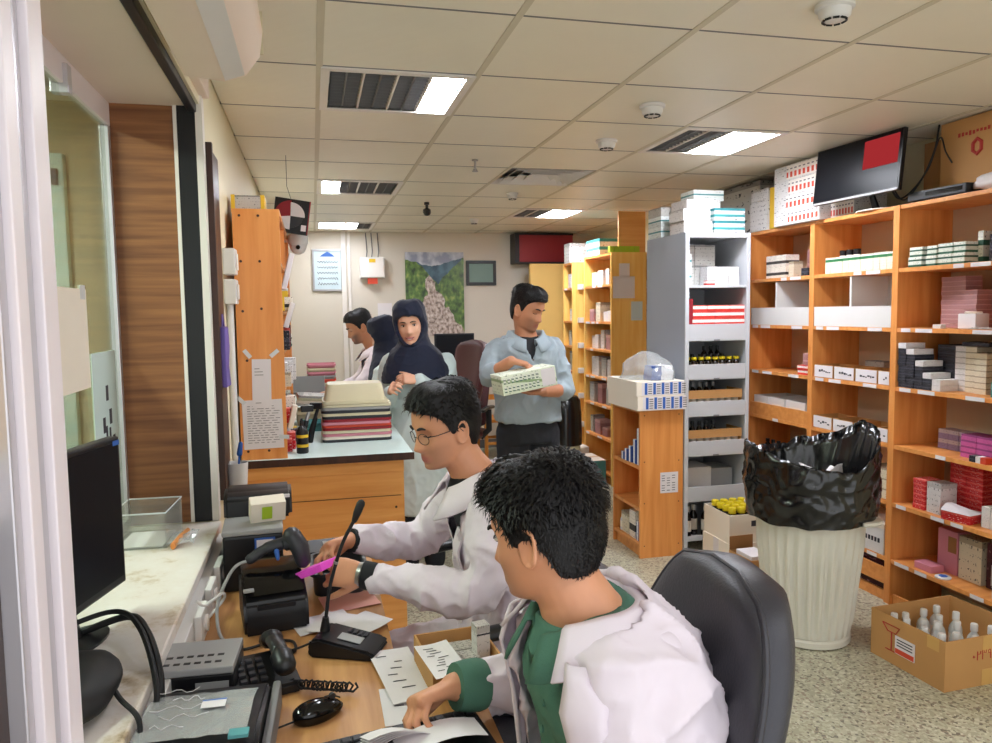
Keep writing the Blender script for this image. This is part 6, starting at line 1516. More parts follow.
def hair_obj(parent, H, top=.022, side=.010, back=.014, front=.0, strands=1600, slen=.022, seed=1, low=.0, name='hair', m='hair', lift=.5):
    def off(z, th):
        k = max(-1.0,min(1.0,(z-hairline(th)-low)/.010))
        a = abs(th); t = side+(back-side)*max(0,math.cos(math.pi-a))+ (top-side)*max(0,min(1,(z-.045)/.05))+front*max(0,math.cos(th))**3*max(0,min(1,(z-.045)/.03))
        nz = noise.noise(V((z*28,math.cos(th)*3.2,math.sin(th)*3.2+seed)))
        return (t*(1+.22*nz)) if k>.5 else (t*k if k>0 else -.012*min(1,-k))
    b = B(); g = head_grid(70, 96, off, 0.0); loft(b, [[H.w(*p) for p in r] for r in g])
    r = random.Random(seed)
    nz_,nt_ = len(g),len(g[0]); cnt = 0; tries = 0
    while cnt < strands and tries < strands*30:
        tries += 1; i = r.randrange(8,nz_-2); k = r.randrange(nt_); z = HZ[0]+(HZ[-1]-HZ[0])*(.5-.5*math.cos(math.pi*i/(nz_-1)))
        th = 2*math.pi*k/nt_-math.pi
        if z < hairline(th)+low+.008: continue
        if r.random() > (.35+.65*math.sin(math.pi*i/(nz_-1))): continue
        cnt += 1
        P0 = V(g[i][k]); nrm = V((P0.x,P0.y,P0.z*.9)).normalized(); tang = V((P0.x*.2+.35*max(0,math.cos(th)) ,0,0))
        flow = (V((.5 if z>.06 else -.15, 0, -.8))+V((r.uniform(-.5,.5),r.uniform(-.5,.5),r.uniform(-.3,.3))))
        flow = (flow-nrm*flow.dot(nrm)).normalized()
        L = slen*r.uniform(.6,1.3)*(1 if z>.03 else .55); q0 = P0-nrm*.003; q1 = P0+flow*L*.55+nrm*L*lift*.45; q2 = P0+flow*L+nrm*L*lift*.25
        sd = nrm.cross(flow)*(.0022 if z>.03 else .0014)
        A = [b.verts.new(H.w(*p)) for p in (q0-sd,q0+sd,q1-sd*.8,q1+sd*.8,q2)]
        b.faces.new((A[0],A[1],A[3],A[2])); b.faces.new((A[2],A[3],A[4]))
    me = bpy.data.meshes.new(name); b.to_mesh(me); b.free(); me.materials.append(M[m]); me.polygons.foreach_set('use_smooth',[True]*len(me.polygons))
    return obj(name, me, None, parent)
def face_parts(parent, H, closed=False, brow=.0032, eyes=True, look=0):
    for sg in (-1,1):
        b = B(); tube(b, [H.w(head_pt(.021+.004*math.sin(u*2.6),math.atan2(.012+.034*u,.09))[0]+.001, sg*(.013+.034*u), .019+.005*math.sin(u*2.6)) for u in [i/7 for i in range(8)]], [brow*.8,brow*1.1,brow*1.2,brow*1.2,brow*1.1,brow,brow*.8,brow*.5], 8); obj('eyebrow', b, 'hair', parent, 'a')
        if closed:
            b = B(); tube(b, [H.w(head_pt(-.003,math.atan2(.019+.025*u,.09))[0]+.0008, sg*(.019+.025*u), -.0035-.003*math.sin(u*math.pi)) for u in [i/6 for i in range(7)]], .0017, 6); obj('eyelashes', b, 'hair', parent, 'a')
        elif eyes:
            b = B(); c = (.0795,sg*.031,.001); bmesh.ops.create_uvsphere(b,u_segments=18,v_segments=12,radius=1)
            for v in b.verts: p = v.co; v.co = H.w(c[0]+p.x*.0085,c[1]+p.y*.0122,c[2]+p.z*.0042)
            e = obj('eye', b, 'eye_white', parent, 'full')
            b = B(); bmesh.ops.create_uvsphere(b,u_segments=14,v_segments=10,radius=1)
            for v in b.verts: p = v.co; v.co = H.w(c[0]+.0055+p.x*.0035,c[1]+look+p.y*.0056,c[2]-.0004+p.z*.0052)
            obj('iris', b, 'iris', e, 'full')
            b = B(); tube(b, [H.w(.0865-.0035*abs(2*u-1)**2, sg*(.018+.026*u), .0045+.0035*math.sin(u*math.pi)) for u in [i/6 for i in range(7)]], .0016, 6); obj('eyelashes', b, 'hair', parent, 'a')
def arm(bm, P, rads, seg=16, ends=True):
    """shoulder, elbow, wrist as a smooth tapering tube"""
    a,e,w = [V(p) for p in P]
    pts = [a, a.lerp(e,.35), a.lerp(e,.75), e, e.lerp(w,.25), e.lerp(w,.65), w]
    pts[3] = e*.8+(a+w)*.1
    r = [rads[0], rads[0]*.97, (rads[0]*.35+rads[1]*.65), rads[1], rads[1]*.98, (rads[1]*.4+rads[2]*.6), rads[2]]
    tube(bm, pts, r, seg, None, ends)
def seg_tube(bm, pts, rads, seg=16): tube(bm, [V(p) for p in pts], rads, seg, None, True)
def neck_loft(bm, H, base, r=.057, fwd=None):
    a = H.w(-.012,0,-.055); b_ = V(base); mid = a.lerp(b_,.55)
    tube(bm, [H.w(-.012,0,-.02),a,mid,b_,b_+(b_-mid).normalized()*.05], [(r*.95,r),(r*.97,r*1.02),(r,r*1.03),(r*1.12,r*1.2),(r*1.6,r*1.35)], 22, H.l)
def ring_at(st, z, ang, fwd, grow, e=.85):
    f = V(fwd).normalized(); l_ = V((0,0,1)).cross(f).normalized()
    for (c0,w0,d0),(c1,w1,d1) in zip(st,st[1:]):
        if c0[2]<=z<=c1[2]: break
    t = max(0,min(1,(z-c0[2])/(c1[2]-c0[2]))); c = V(c0).lerp(V(c1),t); hw,hd = w0+(w1-w0)*t+grow, d0+(d1-d0)*t+grow
    ct,sn = math.cos(ang),math.sin(ang)
    return V((c.x,c.y,z))+f*(math.copysign(abs(ct)**e,ct)*hd)+l_*(math.copysign(abs(sn)**e,sn)*hw)
def open_coat(bm, st, fwd, half_open, grow, th=.012, n=40, e=.85):
    """front-open shell: st rings with an opening half-angle per ring"""
    f = V(fwd).normalized(); l_ = V((0,0,1)).cross(f).normalized(); O=[]; I=[]
    for i,((c,hw,hd),ho) in enumerate(zip(st,half_open)):
        a = (V(st[min(i+1,len(st)-1)][0])-V(st[max(i-1,0)][0])).normalized(); ff = (f-a*f.dot(a)).normalized()
        for (L,g) in ((O,grow),(I,grow-th)):
            row = []
            for k in range(n+1):
                t = ho+(2*math.pi-2*ho)*k/n; ct,s_ = math.cos(t),math.sin(t)
                row.append(V(c)+ff*(math.copysign(abs(ct)**e,ct)*(hd+g))+l_*(math.copysign(abs(s_)**e,s_)*(hw+g)))
            L.append(row)
    vo = [[bm.verts.new(p) for p in r] for r in O]; vi = [[bm.verts.new(p) for p in r] for r in I]
    for i in range(len(vo)-1):
        for k in range(n):
            bm.faces.new((vo[i][k],vo[i][k+1],vo[i+1][k+1],vo[i+1][k])); bm.faces.new((vi[i][k],vi[i+1][k],vi[i+1][k+1],vi[i][k+1]))
        bm.faces.new((vo[i][0],vo[i+1][0],vi[i+1][0],vi[i][0])); bm.faces.new((vo[i][n],vi[i][n],vi[i+1][n],vo[i+1][n]))
    for k in range(n):
        bm.faces.new((vo[0][k],vi[0][k],vi[0][k+1],vo[0][k+1])); bm.faces.new((vo[-1][k],vo[-1][k+1],vi[-1][k+1],vi[-1][k]))
def collar_band(name, parent, m, base, H_l, fwd, ra, rb, width, open_deg, th=.006, rise=.03, drop=.02, lapel=.0, tilt=0.0, droop=.055):
    """folded collar around the neck: inner edge stands up, outer edge lies on the shoulders"""
    f = V(fwd).normalized(); l_ = V((0,0,1)).cross(f).normalized(); c = V(base); g = []
    n_ = 36
    for k in range(n_+1):
        t = math.radians(open_deg)+(2*math.pi-2*math.radians(open_deg))*k/n_; front = max(0,math.cos(t))
        dirv = f*math.cos(t)*1.0+l_*math.sin(t)
        r0 = f*(math.cos(t)*rb)+l_*(math.sin(t)*ra)
        zf = -droop*front**1.5
        p0 = c+r0*1.02+V((0,0,zf-.012)); p1 = c+r0*1.06+V((0,0,rise+zf)); p2 = c+r0*(1.06)+dirv*(.012)+V((0,0,rise+zf-.002))
        wd = width*(1+.25*front); p3 = c+r0*1.06+dirv*(wd*.55)+V((0,0,zf-drop*.1)); p4 = c+r0*1.06+dirv*wd+V((0,0,zf-drop-.02*front))
        g.append([p0,p1,p2,p3,p4])
    b = B(); sheet(b, g, th); return obj(name, b, m, parent, 'full')
def shoe(parent, heel, d, m='black_plastic'):
    d = V(d); d.z = 0; d.normalize(); s = d.cross(V((0,0,1))); b = B(); h = V(heel); R_ = []
    for t,hw,hh in ((-.03,.022,.05),(0,.036,.075),(.06,.040,.085),(.12,.043,.06),(.18,.045,.045),(.22,.036,.035),(.245,.016,.022)):
        c = h+d*t; R_.append([V((0,0,0))+c+s*(math.cos(a)*hw)+V((0,0,max(0,hh/2+math.sin(a)*hh/2))) for a in [2*math.pi*i/16 for i in range(16)]])
    loft(b,R_); return obj('shoe', b, m, parent, 'full')
def person(label, loc=(0,0,0)): return thing('person', label, 'person', loc)
def buttons(parent, pts, nrm, r=.007, m='paper'):
    nrm = V(nrm).normalized()
    for p in pts:
        b = B(); tube(b,[V(p)-nrm*.001,V(p)+nrm*.003],r,12); obj('button', b, m, parent, 'a')

# ---------------------------------------------------------------- glasses man at the desk (faces -X)
def man_with_glasses():
    t = person('man with glasses in a white coat, seated at the desk handling a pink packet')
    H = Head((.375,2.20,1.266), 180+20, 13, 0, 1.0)
    fw = V((-1,-.06,0)); bm = B(); add_head(bm, H); nb = V((.462,2.20,1.105)); neck_loft(bm, H, nb, .058)
    ST = [((.60,2.20,.50),.165,.13),((.60,2.20,.62),.165,.125),((.585,2.20,.78),.155,.115),((.555,2.20,.92),.17,.12),((.52,2.20,1.02),.185,.115),((.497,2.20,1.07),.155,.085),((.48,2.20,1.105),.095,.065)]
    torso(bm, ST, fw)
    SL,EL,WL_ = (.485,2.015,1.035),(.445,1.955,.815),(.120,2.085,.872)
    SR,ER,WR = (.485,2.385,1.035),(.335,2.475,.83),(.095,2.315,.905)
    arm(bm,(SL,EL,WL_),(.050,.043,.028)); arm(bm,(SR,ER,WR),(.050,.043,.028))
    for s,(hx) in ((-1,2.10),(1,2.30)):
        seg_tube(bm,[(.58,hx,.50),(.35,hx+.02*s,.49),(.14,hx+.03*s,.46)],[.085,.075,.058]); seg_tube(bm,[(.14,hx+.03*s,.46),(.16,hx+.03*s,.25),(.20,hx+.03*s,.07)],[.056,.052,.036])
        seg_tube(bm,[(.20,hx+.03*s,.05),(.10,hx+.04*s,.035)],[.035,.03])
    hand(bm, WL_, (-.90,.30,.10), (.15,.80,-.45), 1, spread=.05, curls=((.55,.65,.4),(.75,.7,.45),(.9,.75,.5),(1.0,.8,.5)), thumb=(.55,.8,.35), tcurl=.25)
    hand(bm, WR, (-.86,-.42,-.05), (.1,-.55,-.75), -1, spread=.05, curls=((.45,.6,.4),(.6,.65,.45),(.8,.7,.5),(.9,.75,.5)), thumb=(.55,.8,.35), tcurl=.25)
    me = fuse(bm,.0045,3); me.materials.append(M['skin_tan']); skin_regions(me,H,.45); obj('body', me, None, t)
    hair_obj(t,H,.016,.009,.014,.009,1500,.020,3,0,lift=.3)
    face_parts(t,H,True,.0036)
    # glasses
    g = B()
    for sg in (-1,1):
        tube(g,[H.w(.103-.012*abs(sg*.033+.023*math.cos(a))/.056, sg*.033+.023*math.cos(a), -.008+.0165*math.sin(a)) for a in [2*math.pi*i/24 for i in range(25)]],.0011,6)
        tube(g,[H.w(.092,sg*.056,.0),H.w(.07,sg*.074,.001),H.w(.0,sg*.081,.002),H.w(-.012,sg*.081,-.012)],.0013,6)
    tube(g,[H.w(.103,-.010,-.004),H.w(.107,0,-.001),H.w(.103,.010,-.004)],.0012,6)
    gl = obj('glasses', g, 'dark_metal', t, 'a')
    for sg in (-1,1):
        b = B(); A = [b.verts.new(H.w(.1028-.012*abs(sg*.033+.023*math.cos(a))/.056, sg*.033+.0225*math.cos(a), -.008+.016*math.sin(a))) for a in [2*math.pi*i/24 for i in range(24)]]
        b.faces.new(A); obj('lens', b, 'lens', gl)
    # dark shirt and coat
    b = B(); torso(b, ST, fw, .010); tube(b,[nb+V((-.005,0,-.05)),nb+V((-.002,0,.01))],[.085,.068],20); me = fuse(b,.008,2); me.materials.append(M['shirt_black']); obj('shirt', me, None, t)
    b = B(); SC = [((.60,2.20,.47),.20,.16),((.60,2.20,.60),.195,.155),((.585,2.20,.76),.185,.145),((.555,2.20,.92),.19,.14),((.52,2.20,1.02),.195,.132),((.497,2.20,1.07),.163,.10),((.478,2.20,1.112),.10,.075)]
    open_coat(b, SC, fw, [0,0,0,.02,.30,.60,.80], .022)
    arm(b,(V(SL)+V((.0,.0,.005)),EL,V(EL).lerp(V(WL_),.86)),(.076,.062,.046)); arm(b,(V(SR)+V((0,0,.005)),ER,V(ER).lerp(V(WR),.90)),(.076,.062,.046))
    for s,hx in ((-1,2.10),(1,2.30)): seg_tube(b,[(.58,hx,.52),(.38,hx+.01*s,.52),(.22,hx+.015*s,.49)],[.115,.108,.095])
    me = fuse(b,.0075,3,.017,9); me.materials.append(M['coat_white']); ct = obj('coat', me, None, t)
    collar_band('collar', ct, 'coat_white', nb+V((-.002,0,-.008)), None, fw, .086,.080,.058,24,.006,.040,.030)
    b = B(); sheet(b,[[V((.405-.01*math.sin(j),2.10+.085*i/4-.0,.86+.10*j/4)) for j in range(5)] for i in range(5)],.006); xf(b,Matrix.Translation((-.006,0,0))); obj('pocket', b, 'coat_white', ct, 'a')
    buttons(ct,[(.3935,2.20,.86),(.402,2.20,.76),(.412,2.20,.66)],(-1,0,.1))
    # black cuff bands
    for P,E_ in ((WL_,EL),(WR,ER)):
        p = V(P); d = (p-V(E_)).normalized(); b = B()
        tube(b,[p-d*.03,p+d*.006],[(.040,.036)]*2 if P is WL_ else [(.037,.034)]*2,18); obj('wristband', b, 'shirt_black', t, 'a') if P is WL_ else obj('cuff_trim', b, 'shirt_black', t, 'a')
    b = B(); p = V(WL_); d = (p-V(EL)).normalized(); tube(b,[p+d*.009,p+d*.020],[.034,.032],18); obj('wristwatch', b, 'steel', t, 'a')
    for s,hx in ((-1,2.10),(1,2.30)):
        b = B(); seg_tube(b,[(.58,hx,.50),(.35,hx+.02*s,.49),(.14,hx+.03*s,.46)],[.095,.086,.072]); seg_tube(b,[(.14,hx+.03*s,.47),(.16,hx+.03*s,.25),(.20,hx+.03*s,.10)],[.072,.066,.058]); me = fuse(b,.012,2); me.materials.append(M['trousers']); obj('trouser_leg', me, None, t)
        shoe(t,(.21,hx+.03*s,0),(-1,.05*s,0))
    return t
man_with_glasses()
pk = thing('packet','magenta-pink medicine packet held by the man with glasses','packet',(-.012,2.14,.885),.0)
b = B(); box(b,-.075,.05,-.038,.038,-.010,.010,.002); xf(b,Matrix.Rotation(math.radians(-38),4,'Z')@Matrix.Rotation(math.radians(-24),4,'Y')); obj('carton_body', b, 'magenta', pk)
b = B(); box(b,-.045,-.005,-.022,.022,.0091,.0097); xf(b,Matrix.Rotation(math.radians(-38),4,'Z')@Matrix.Rotation(math.radians(-24),4,'Y')); obj('printed_panel', b, 'p_magenta', pk)
office_chair('office_chair','black office chair under the man with glasses, padded armrest to the camera',(.525,2.20,0),math.pi,'black_leather',.66,(.50,.78),.44,True,.335,'black_plastic',8,.44,'office chairs at the desk')

# ---------------------------------------------------------------- front man (torso to -X, head turned away to the window side)
def front_man():
    t = person('man in an open white coat over a green polo, nearest the camera, seen from behind')
    H = Head((.381,1.228,1.218), 135, 13, 3, .955)
    fw = V((-1,-.10,0)); bm = B(); add_head(bm, H); nb = V((.437,1.205,1.082)); neck_loft(bm, H, nb, .060)
    ST = [((0.528,1.205,0.485),.175,.13),((0.528,1.205,0.615),.17,.125),((0.523,1.205,0.755),.165,.12),((0.508,1.205,0.888),.18,.125),((0.478,1.205,0.988),.172,.12),((0.460,1.205,1.043),.148,.088),((0.444,1.207,1.078),.10,.068)]
    torso(bm, ST, fw)
    SL,EL,WL_ = (.445,1.068,1.005),(.458,.995,.765),(.24,1.01,.805)
    SR,ER,WR = (.448,1.378,1.005),(.49,1.525,.80),(.258,1.470,.835)
    arm(bm,(SL,EL,WL_),(.050,.044,.029)); arm(bm,(SR,ER,WR),(.050,.044,.029))
    for s,hx in ((-1,1.08),(1,1.28)):
        seg_tube(bm,[(.53,hx,.48),(.30,hx+.03*s,.47),(.08,hx+.04*s,.45)],[.088,.078,.06]); seg_tube(bm,[(.08,hx+.04*s,.45),(.10,hx+.04*s,.25),(.14,hx+.04*s,.07)],[.058,.054,.037]); seg_tube(bm,[(.14,hx+.04*s,.05),(.05,hx+.05*s,.035)],[.035,.03])
    hand(bm, WR, (-.93,-.30,-.06), (.05,-.45,-.88), -1, spread=.04, curls=((.75,.85,.5),(.85,.85,.5),(.95,.85,.5),(1.0,.85,.5)), thumb=(.35,.85,.5), tcurl=.3)
    hand(bm, WL_, (-.95,.1,-.1), (0,.2,-.97), 1, spread=.06)
    me = fuse(bm,.0045,3); me.materials.append(M['skin_tan']); skin_regions(me,H,.6); obj('body', me, None, t)
    hair_obj(t,H,.019,.011,.016,.010,5200,.022,8,0,lift=.42)
    face_parts(t,H,False,.0036)
    b = B(); torso(b, ST, fw, .012); tube(b,[nb+V((.0,0,-.055)),nb+V((-.004,0,-.005))],[.10,.072],24); arm(b,(SR,ER,V(ER).lerp(V(WR),.90)),(.054,.047,.036)); arm(b,(SL,EL,V(EL).lerp(V(WL_),.9)),(.054,.047,.036))
    me = fuse(b,.007,3,.005,10); me.materials.append(M['shirt_green']); sh = obj('polo_shirt', me, None, t)
    collar_band('collar', sh, 'shirt_green', nb+V((-.006,0,-.012)), None, fw, .074,.072,.040,22,.005,.030,.024,droop=.040)
    b = B(); sheet(b,[[V((.395-.020*j/8,1.150+.035*i/3,1.005-.24*j/8)) for j in range(9)] for i in range(4)],.006) if False else None
    buttons(sh,[(.357,1.165,.945),(.374-.02,1.165,.90)],(-1,0,.2),.006,'shirt_green')
    b = B(); SC = [((0.528,1.205,0.465),.215,.165),((0.528,1.205,0.615),.205,.155),((0.523,1.205,0.755),.195,.145),((0.508,1.205,0.888),.188,.145),((0.478,1.205,0.988),.184,.138),((0.460,1.205,1.043),.154,.105),((0.444,1.207,1.086),.105,.085)]
    open_coat(b, SC, fw, [.72,.70,.66,.64,.64,.72,.85], .022)
    arm(b,(V(SL)+V((0,0,.006)),EL,V(EL).lerp(V(WL_),.85)),(.068,.060,.050)); arm(b,(V(SR)+V((0,0,.006)),ER,V(ER).lerp(V(WR),.76)),(.073,.062,.046))
    me = fuse(b,.0075,3,.016,8); me.materials.append(M['coat_white']); ct = obj('coat', me, None, t)
    collar_band('collar', ct, 'coat_white', nb+V((.004,0,-.006)), None, fw, .090,.088,.056,46,.007,.030,.022,droop=.03)
    ho = [.72,.70,.66,.64,.64,.72,.85]
    for sg in (-1,1):
        b = B(); g = []
        for j in range(15):
            u = j/14; z = 1.055-.32*u; i = max(q for q in range(6) if SC[q][0][2]<=z); tt = (z-SC[i][0][2])/(SC[i+1][0][2]-SC[i][0][2]); h0 = ho[i]+(ho[i+1]-ho[i])*min(1,tt)
            wd = .50*(1-u)**.7*(.55 if u<.14 else 1)+.02
            g.append([ring_at(SC,z,sg*(h0-.03+wd*k/5),fw,.030-.005*(k/5)+.006*(k in (1,2,3,4))) for k in range(6)])
        sheet(b,g,.006); obj('lapel', b, 'coat_white', ct, 'full')
    # green cuff of the shirt below the sleeve
    p = V(WR); d = (p-V(ER)).normalized(); b = B(); tube(b,[p-d*.065,p-d*.05,p-d*.03,p-d*.002],[.050,.053,.052,.047],20); obj('shirt_cuff', b, 'shirt_green', t, 'a')
    for s,hx in ((-1,1.08),(1,1.28)):
        b = B(); seg_tube(b,[(.53,hx,.48),(.30,hx+.03*s,.47),(.08,hx+.04*s,.45)],[.098,.09,.075]); seg_tube(b,[(.08,hx+.04*s,.46),(.10,hx+.04*s,.25),(.14,hx+.04*s,.10)],[.075,.068,.06]); me = fuse(b,.012,2); me.materials.append(M['trousers']); obj('trouser_leg', me, None, t)
        shoe(t,(.15,hx+.04*s,0),(-1,.05*s,0))
    return t
front_man()
t = thing('paper_roll','white paper slips being leafed through in the front man\'s hand','paper',(.150,1.415,.795),.2)
for k in range(5):
    b = B(); sheet(b,[[V((-.085+.15*i/7,-.05+.07*j/5,.003*k-.02+.035*math.sin(.5+i*.33+.12*k)-.006*j)) for j in range(6)] for i in range(8)],.0008); obj('slip', b, 'paper', t, 'a')
b = B(); sheet(b,[[V((-.03+.17*i/7,-.085+.07*j/5,-.012+.018*math.sin(i*.42))) for j in range(6)] for i in range(8)],.001); obj('slip', b, 'paper', t, 'a')
office_chair('office_chair','large black leather office chair behind the front man, lower right',(.375,1.235,0),math.radians(176),'black_leather',.50,(.52,1.135),.42,False,.2,'black_plastic',7,.55,'office chairs at the desk',.36)

# ---------------------------------------------------------------- standing woman in navy headscarf
def scarf(parent, H, st, fw, name='headscarf', face=True, m='navy', drape=.0):
    def off(z, th):
        a = abs(math.degrees(th)); hole = a < crom([-.12,-.112,-.095,-.05,0,.03,.048,.06,.12],[0,0,34,54,60,54,36,0,0],z) if face else False
        return -.012 if hole else .015+.010*max(0,z/.1)+.012*G(a-98,24)*G(z+.012,.04)+.004*noise.noise(V((z*20,th*2,1)))
    b = B(); loft(b, [[H.w(*p) for p in r] for r in head_grid(60,80,off,0)])
    rings = []; f = V(fw).normalized(); l_ = V((0,0,1)).cross(f).normalized()
    for c,hw,hd in st: rings.append(ring(V(c),l_,f,hw,hd,36,.9))
    loft(b, rings)
    me = fuse(b,.006,3,.007,9); me.materials.append(M[m]); return obj(name, me, None, parent)
def woman():
    t = person('smiling standing woman in a navy headscarf and pale coat, hands together, behind the counter')
    H = Head((.555,4.40,1.535), 270-15, 4, 5, 1.0)
    fw = V((-.22,-1,0)); bm = B(); add_head(bm,H); nb = V((.58,4.43,1.385)); neck_loft(bm,H,nb,.05)
    ST = [((.60,4.45,.86),.165,.12),((.60,4.45,1.0),.14,.105),((.60,4.45,1.14),.15,.11),((.60,4.445,1.25),.165,.105),((.595,4.44,1.33),.15,.085),((.585,4.435,1.375),.08,.06)]
    torso(bm,ST,fw)
    SL,EL,WL_ = (.755,4.40,1.30),(.765,4.32,1.06),(.565,4.22,1.225)
    SR,ER,WR = (.44,4.46,1.30),(.395,4.42,1.06),(.415,4.235,1.165)
    arm(bm,(SL,EL,WL_),(.045,.038,.024)); arm(bm,(SR,ER,WR),(.045,.038,.024))
    for s in (-1,1): seg_tube(bm,[(.60+.08*s,4.45,.86),(.60+.08*s,4.44,.48),(.60+.08*s,4.46,.07)],[.082,.056,.036]); seg_tube(bm,[(.60+.08*s,4.46,.05),(.58+.08*s,4.34,.03)],[.033,.026])
    hand(bm, WL_, (-.93,-.10,.16), (-.2,.55,-.45), -1, k=.88, spread=.06, curls=((.5,.6,.4),(.6,.65,.4),(.7,.65,.4),(.8,.7,.4)), thumb=(.5,.8,.2))
    hand(bm, WR, (-.05,-.75,.35), (.5,.2,-.4), 1, k=.88, spread=.06, curls=((.6,.7,.4),(.7,.7,.4),(.8,.7,.4),(.9,.7,.4)), thumb=(.5,.8,.3))
    me = fuse(bm,.005,3); me.materials.append(M['skin_light']); skin_regions(me,H,0,1.0); obj('body', me, None, t)
    face_parts(t,H,False,.0026,True,.002)
    b = B(); tube(b,[H.w(.0965-.006*abs(u)**2*1.0,u*.026,-.0745+.009*u*u) for u in [i/4-1 for i in range(9)]],.0018,6); obj('mouth_line', b, 'maroon', t, 'a')
    b = B(); tube(b,[H.w(.0972-.006*abs(u)**2,u*.018,-.0765+.007*u*u) for u in [i/4-1 for i in range(9)]],[.0008,.0016,.002,.0022,.0022,.0022,.002,.0016,.0008],6); obj('teeth', b, 'eye_white', t, 'a')
    scarf(t,H,[((.575,4.425,1.50),.07,.075),((.578,4.425,1.42),.105,.10),((.583,4.43,1.355),.165,.125),((.588,4.43,1.29),.205,.15),((.588,4.425,1.23),.215,.165),((.58,4.42,1.195),.205,.165)],fw)
    b = B(); SC = [((.61,4.45,.42),.18,.17),((.61,4.45,.70),.175,.155),((.60,4.45,.86),.19,.145),((.60,4.45,1.0),.165,.13),((.60,4.45,1.14),.17,.13),((.60,4.445,1.25),.18,.122),((.595,4.44,1.33),.16,.10),((.585,4.435,1.38),.09,.07)]
    torso(b,SC,fw); arm(b,(SL,EL,V(EL).lerp(V(WL_),.92)),(.068,.060,.050)); arm(b,(SR,ER,V(ER).lerp(V(WR),.9)),(.068,.056,.044))
    me = fuse(b,.008,3,.009,8); me.materials.append(M['coat_ice']); ct = obj('coat', me, None, t); buttons(ct,[(.565,4.312,1.10),(.562,4.308,1.0)],(-.22,-1,0))
    for s in (-1,1):
        b = B(); seg_tube(b,[(.60+.08*s,4.45,.80),(.60+.08*s,4.44,.48),(.60+.08*s,4.46,.10)],[.09,.075,.065]); me = fuse(b,.012,2); me.materials.append(M['trousers']); obj('trouser_leg', me, None, t)
        shoe(t,(.60+.08*s,4.47,0),(-.2,-1,0))
woman()
# ---------------------------------------------------------------- standing man with the carton
def standing_man():
    t = person('standing man in a grey-blue shirt and dark trousers holding a flat white-green carton')
    H = Head((1.205,4.19,1.615), 270+38, 17, -3, 1.0)
    fw = V((.02,-1,0)); bm = B(); add_head(bm,H); nb = V((1.205,4.225,1.455)); neck_loft(bm,H,nb,.058)
    ST = [((1.215,4.24,.90),.165,.12),((1.215,4.24,1.02),.155,.115),((1.21,4.235,1.15),.165,.12),((1.205,4.235,1.30),.185,.125),((1.203,4.23,1.385),.19,.11),((1.203,4.23,1.43),.15,.08),((1.204,4.228,1.462),.085,.062)]
    torso(bm,ST,fw)
    SR,ER,WR = (1.015,4.24,1.385),(.965,4.18,1.155),(1.055,3.99,1.285)
    SL,EL,WL_ = (1.372,4.24,1.385),(1.425,4.16,1.14),(1.235,4.00,1.155)
    SR,ER,WR = (1.035,4.24,1.385),(.950,4.13,1.235),(1.045,3.96,1.335)
    arm(bm,(SR,ER,WR),(.050,.043,.029)); arm(bm,(SL,EL,WL_),(.050,.043,.029))
    for s in (-1,1): seg_tube(bm,[(1.215+.09*s,4.24,.92),(1.215+.095*s,4.23,.50),(1.215+.10*s,4.25,.08)],[.088,.062,.04]); seg_tube(bm,[(1.215+.10*s,4.25,.05),(1.215+.11*s,4.12,.03)],[.036,.03])
    hand(bm, WR, (.88,-.22,-.20), (-.1,.1,-.95), 1, spread=.05, curls=((.25,.35,.3),(.35,.4,.3),(.45,.45,.3),(.55,.5,.3)), thumb=(.5,.8,.15))
    hand(bm, WL_, (-.97,-.12,-.03), (-.05,.0,.95), 1, spread=.05, curl=(.15,.25,.2), thumb=(.5,.8,.2))
    me = fuse(bm,.005,3); me.materials.append(M['skin_mid']); skin_regions(me,H,.5); obj('body', me, None, t)
    hair_obj(t,H,.019,.006,.009,.006,900,.014,5,0,lift=.3); face_parts(t,H,True,.0036)
    b = B(); SC = [((1.215,4.24,.965),.185,.148),((1.215,4.24,1.04),.182,.146),((1.21,4.235,1.15),.183,.146),((1.205,4.235,1.30),.193,.142),((1.203,4.23,1.385),.193,.125),((1.203,4.23,1.435),.16,.095),((1.204,4.228,1.468),.09,.072)]
    open_coat(b,SC,fw,[0,0,0,0,.06,.30,.50],.008,.012)
    arm(b,(SR,ER,V(ER).lerp(V(WR),.28)),(.066,.058,.054)); arm(b,(SL,EL,V(EL).lerp(V(WL_),.25)),(.066,.060,.056))
    me = fuse(b,.0075,3,.014,8); me.materials.append(M['shirt_grey']); sh = obj('shirt', me, None, t)
    collar_band('collar', sh, 'shirt_grey', nb+V((0,-.004,.004)), None, fw, .086,.086,.050,16,.007,.034,.018)
    b = B(); tube(b,[nb+V((0,0,-.04)),nb+V((0,0,-.005))],[.075,.064],20); torso(b,[(c,hw,hd) for c,hw,hd in ST[2:]],fw,.006); me = fuse(b,.008,2); me.materials.append(M['shirt_black']); obj('undershirt', me, None, t)
    buttons(sh,[(1.205,4.078,1.33),(1.207,4.075,1.27),(1.209,4.073,1.20)],(0,-1,0),.006,'mid_grey')
    b = B(); torso(b,[((1.215,4.24,.84),.180,.14),((1.215,4.24,1.02),.170,.132)],fw)
    for s in (-1,1): seg_tube(b,[(1.215+.09*s,4.24,.90),(1.215+.095*s,4.23,.50),(1.215+.10*s,4.25,.10)],[.105,.085,.07])
    me = fuse(b,.009,3,.006,6); me.materials.append(M['trousers']); obj('trousers', me, None, t)
    for s in (-1,1): shoe(t,(1.215+.10*s,4.27,0),(.15*s,-1,0))
standing_man()
t = thing('carton','flat white-green carton with rows of print held by the standing man','carton',(1.105,3.90,1.185),math.radians(5))
mt = Matrix.Rotation(math.radians(-9),4,'Y')
b = B(); box(b,-.155,.155,-.09,.09,0,.105,.002); xf(b,mt); obj('carton_body', b, 'p_greenwhite', t)
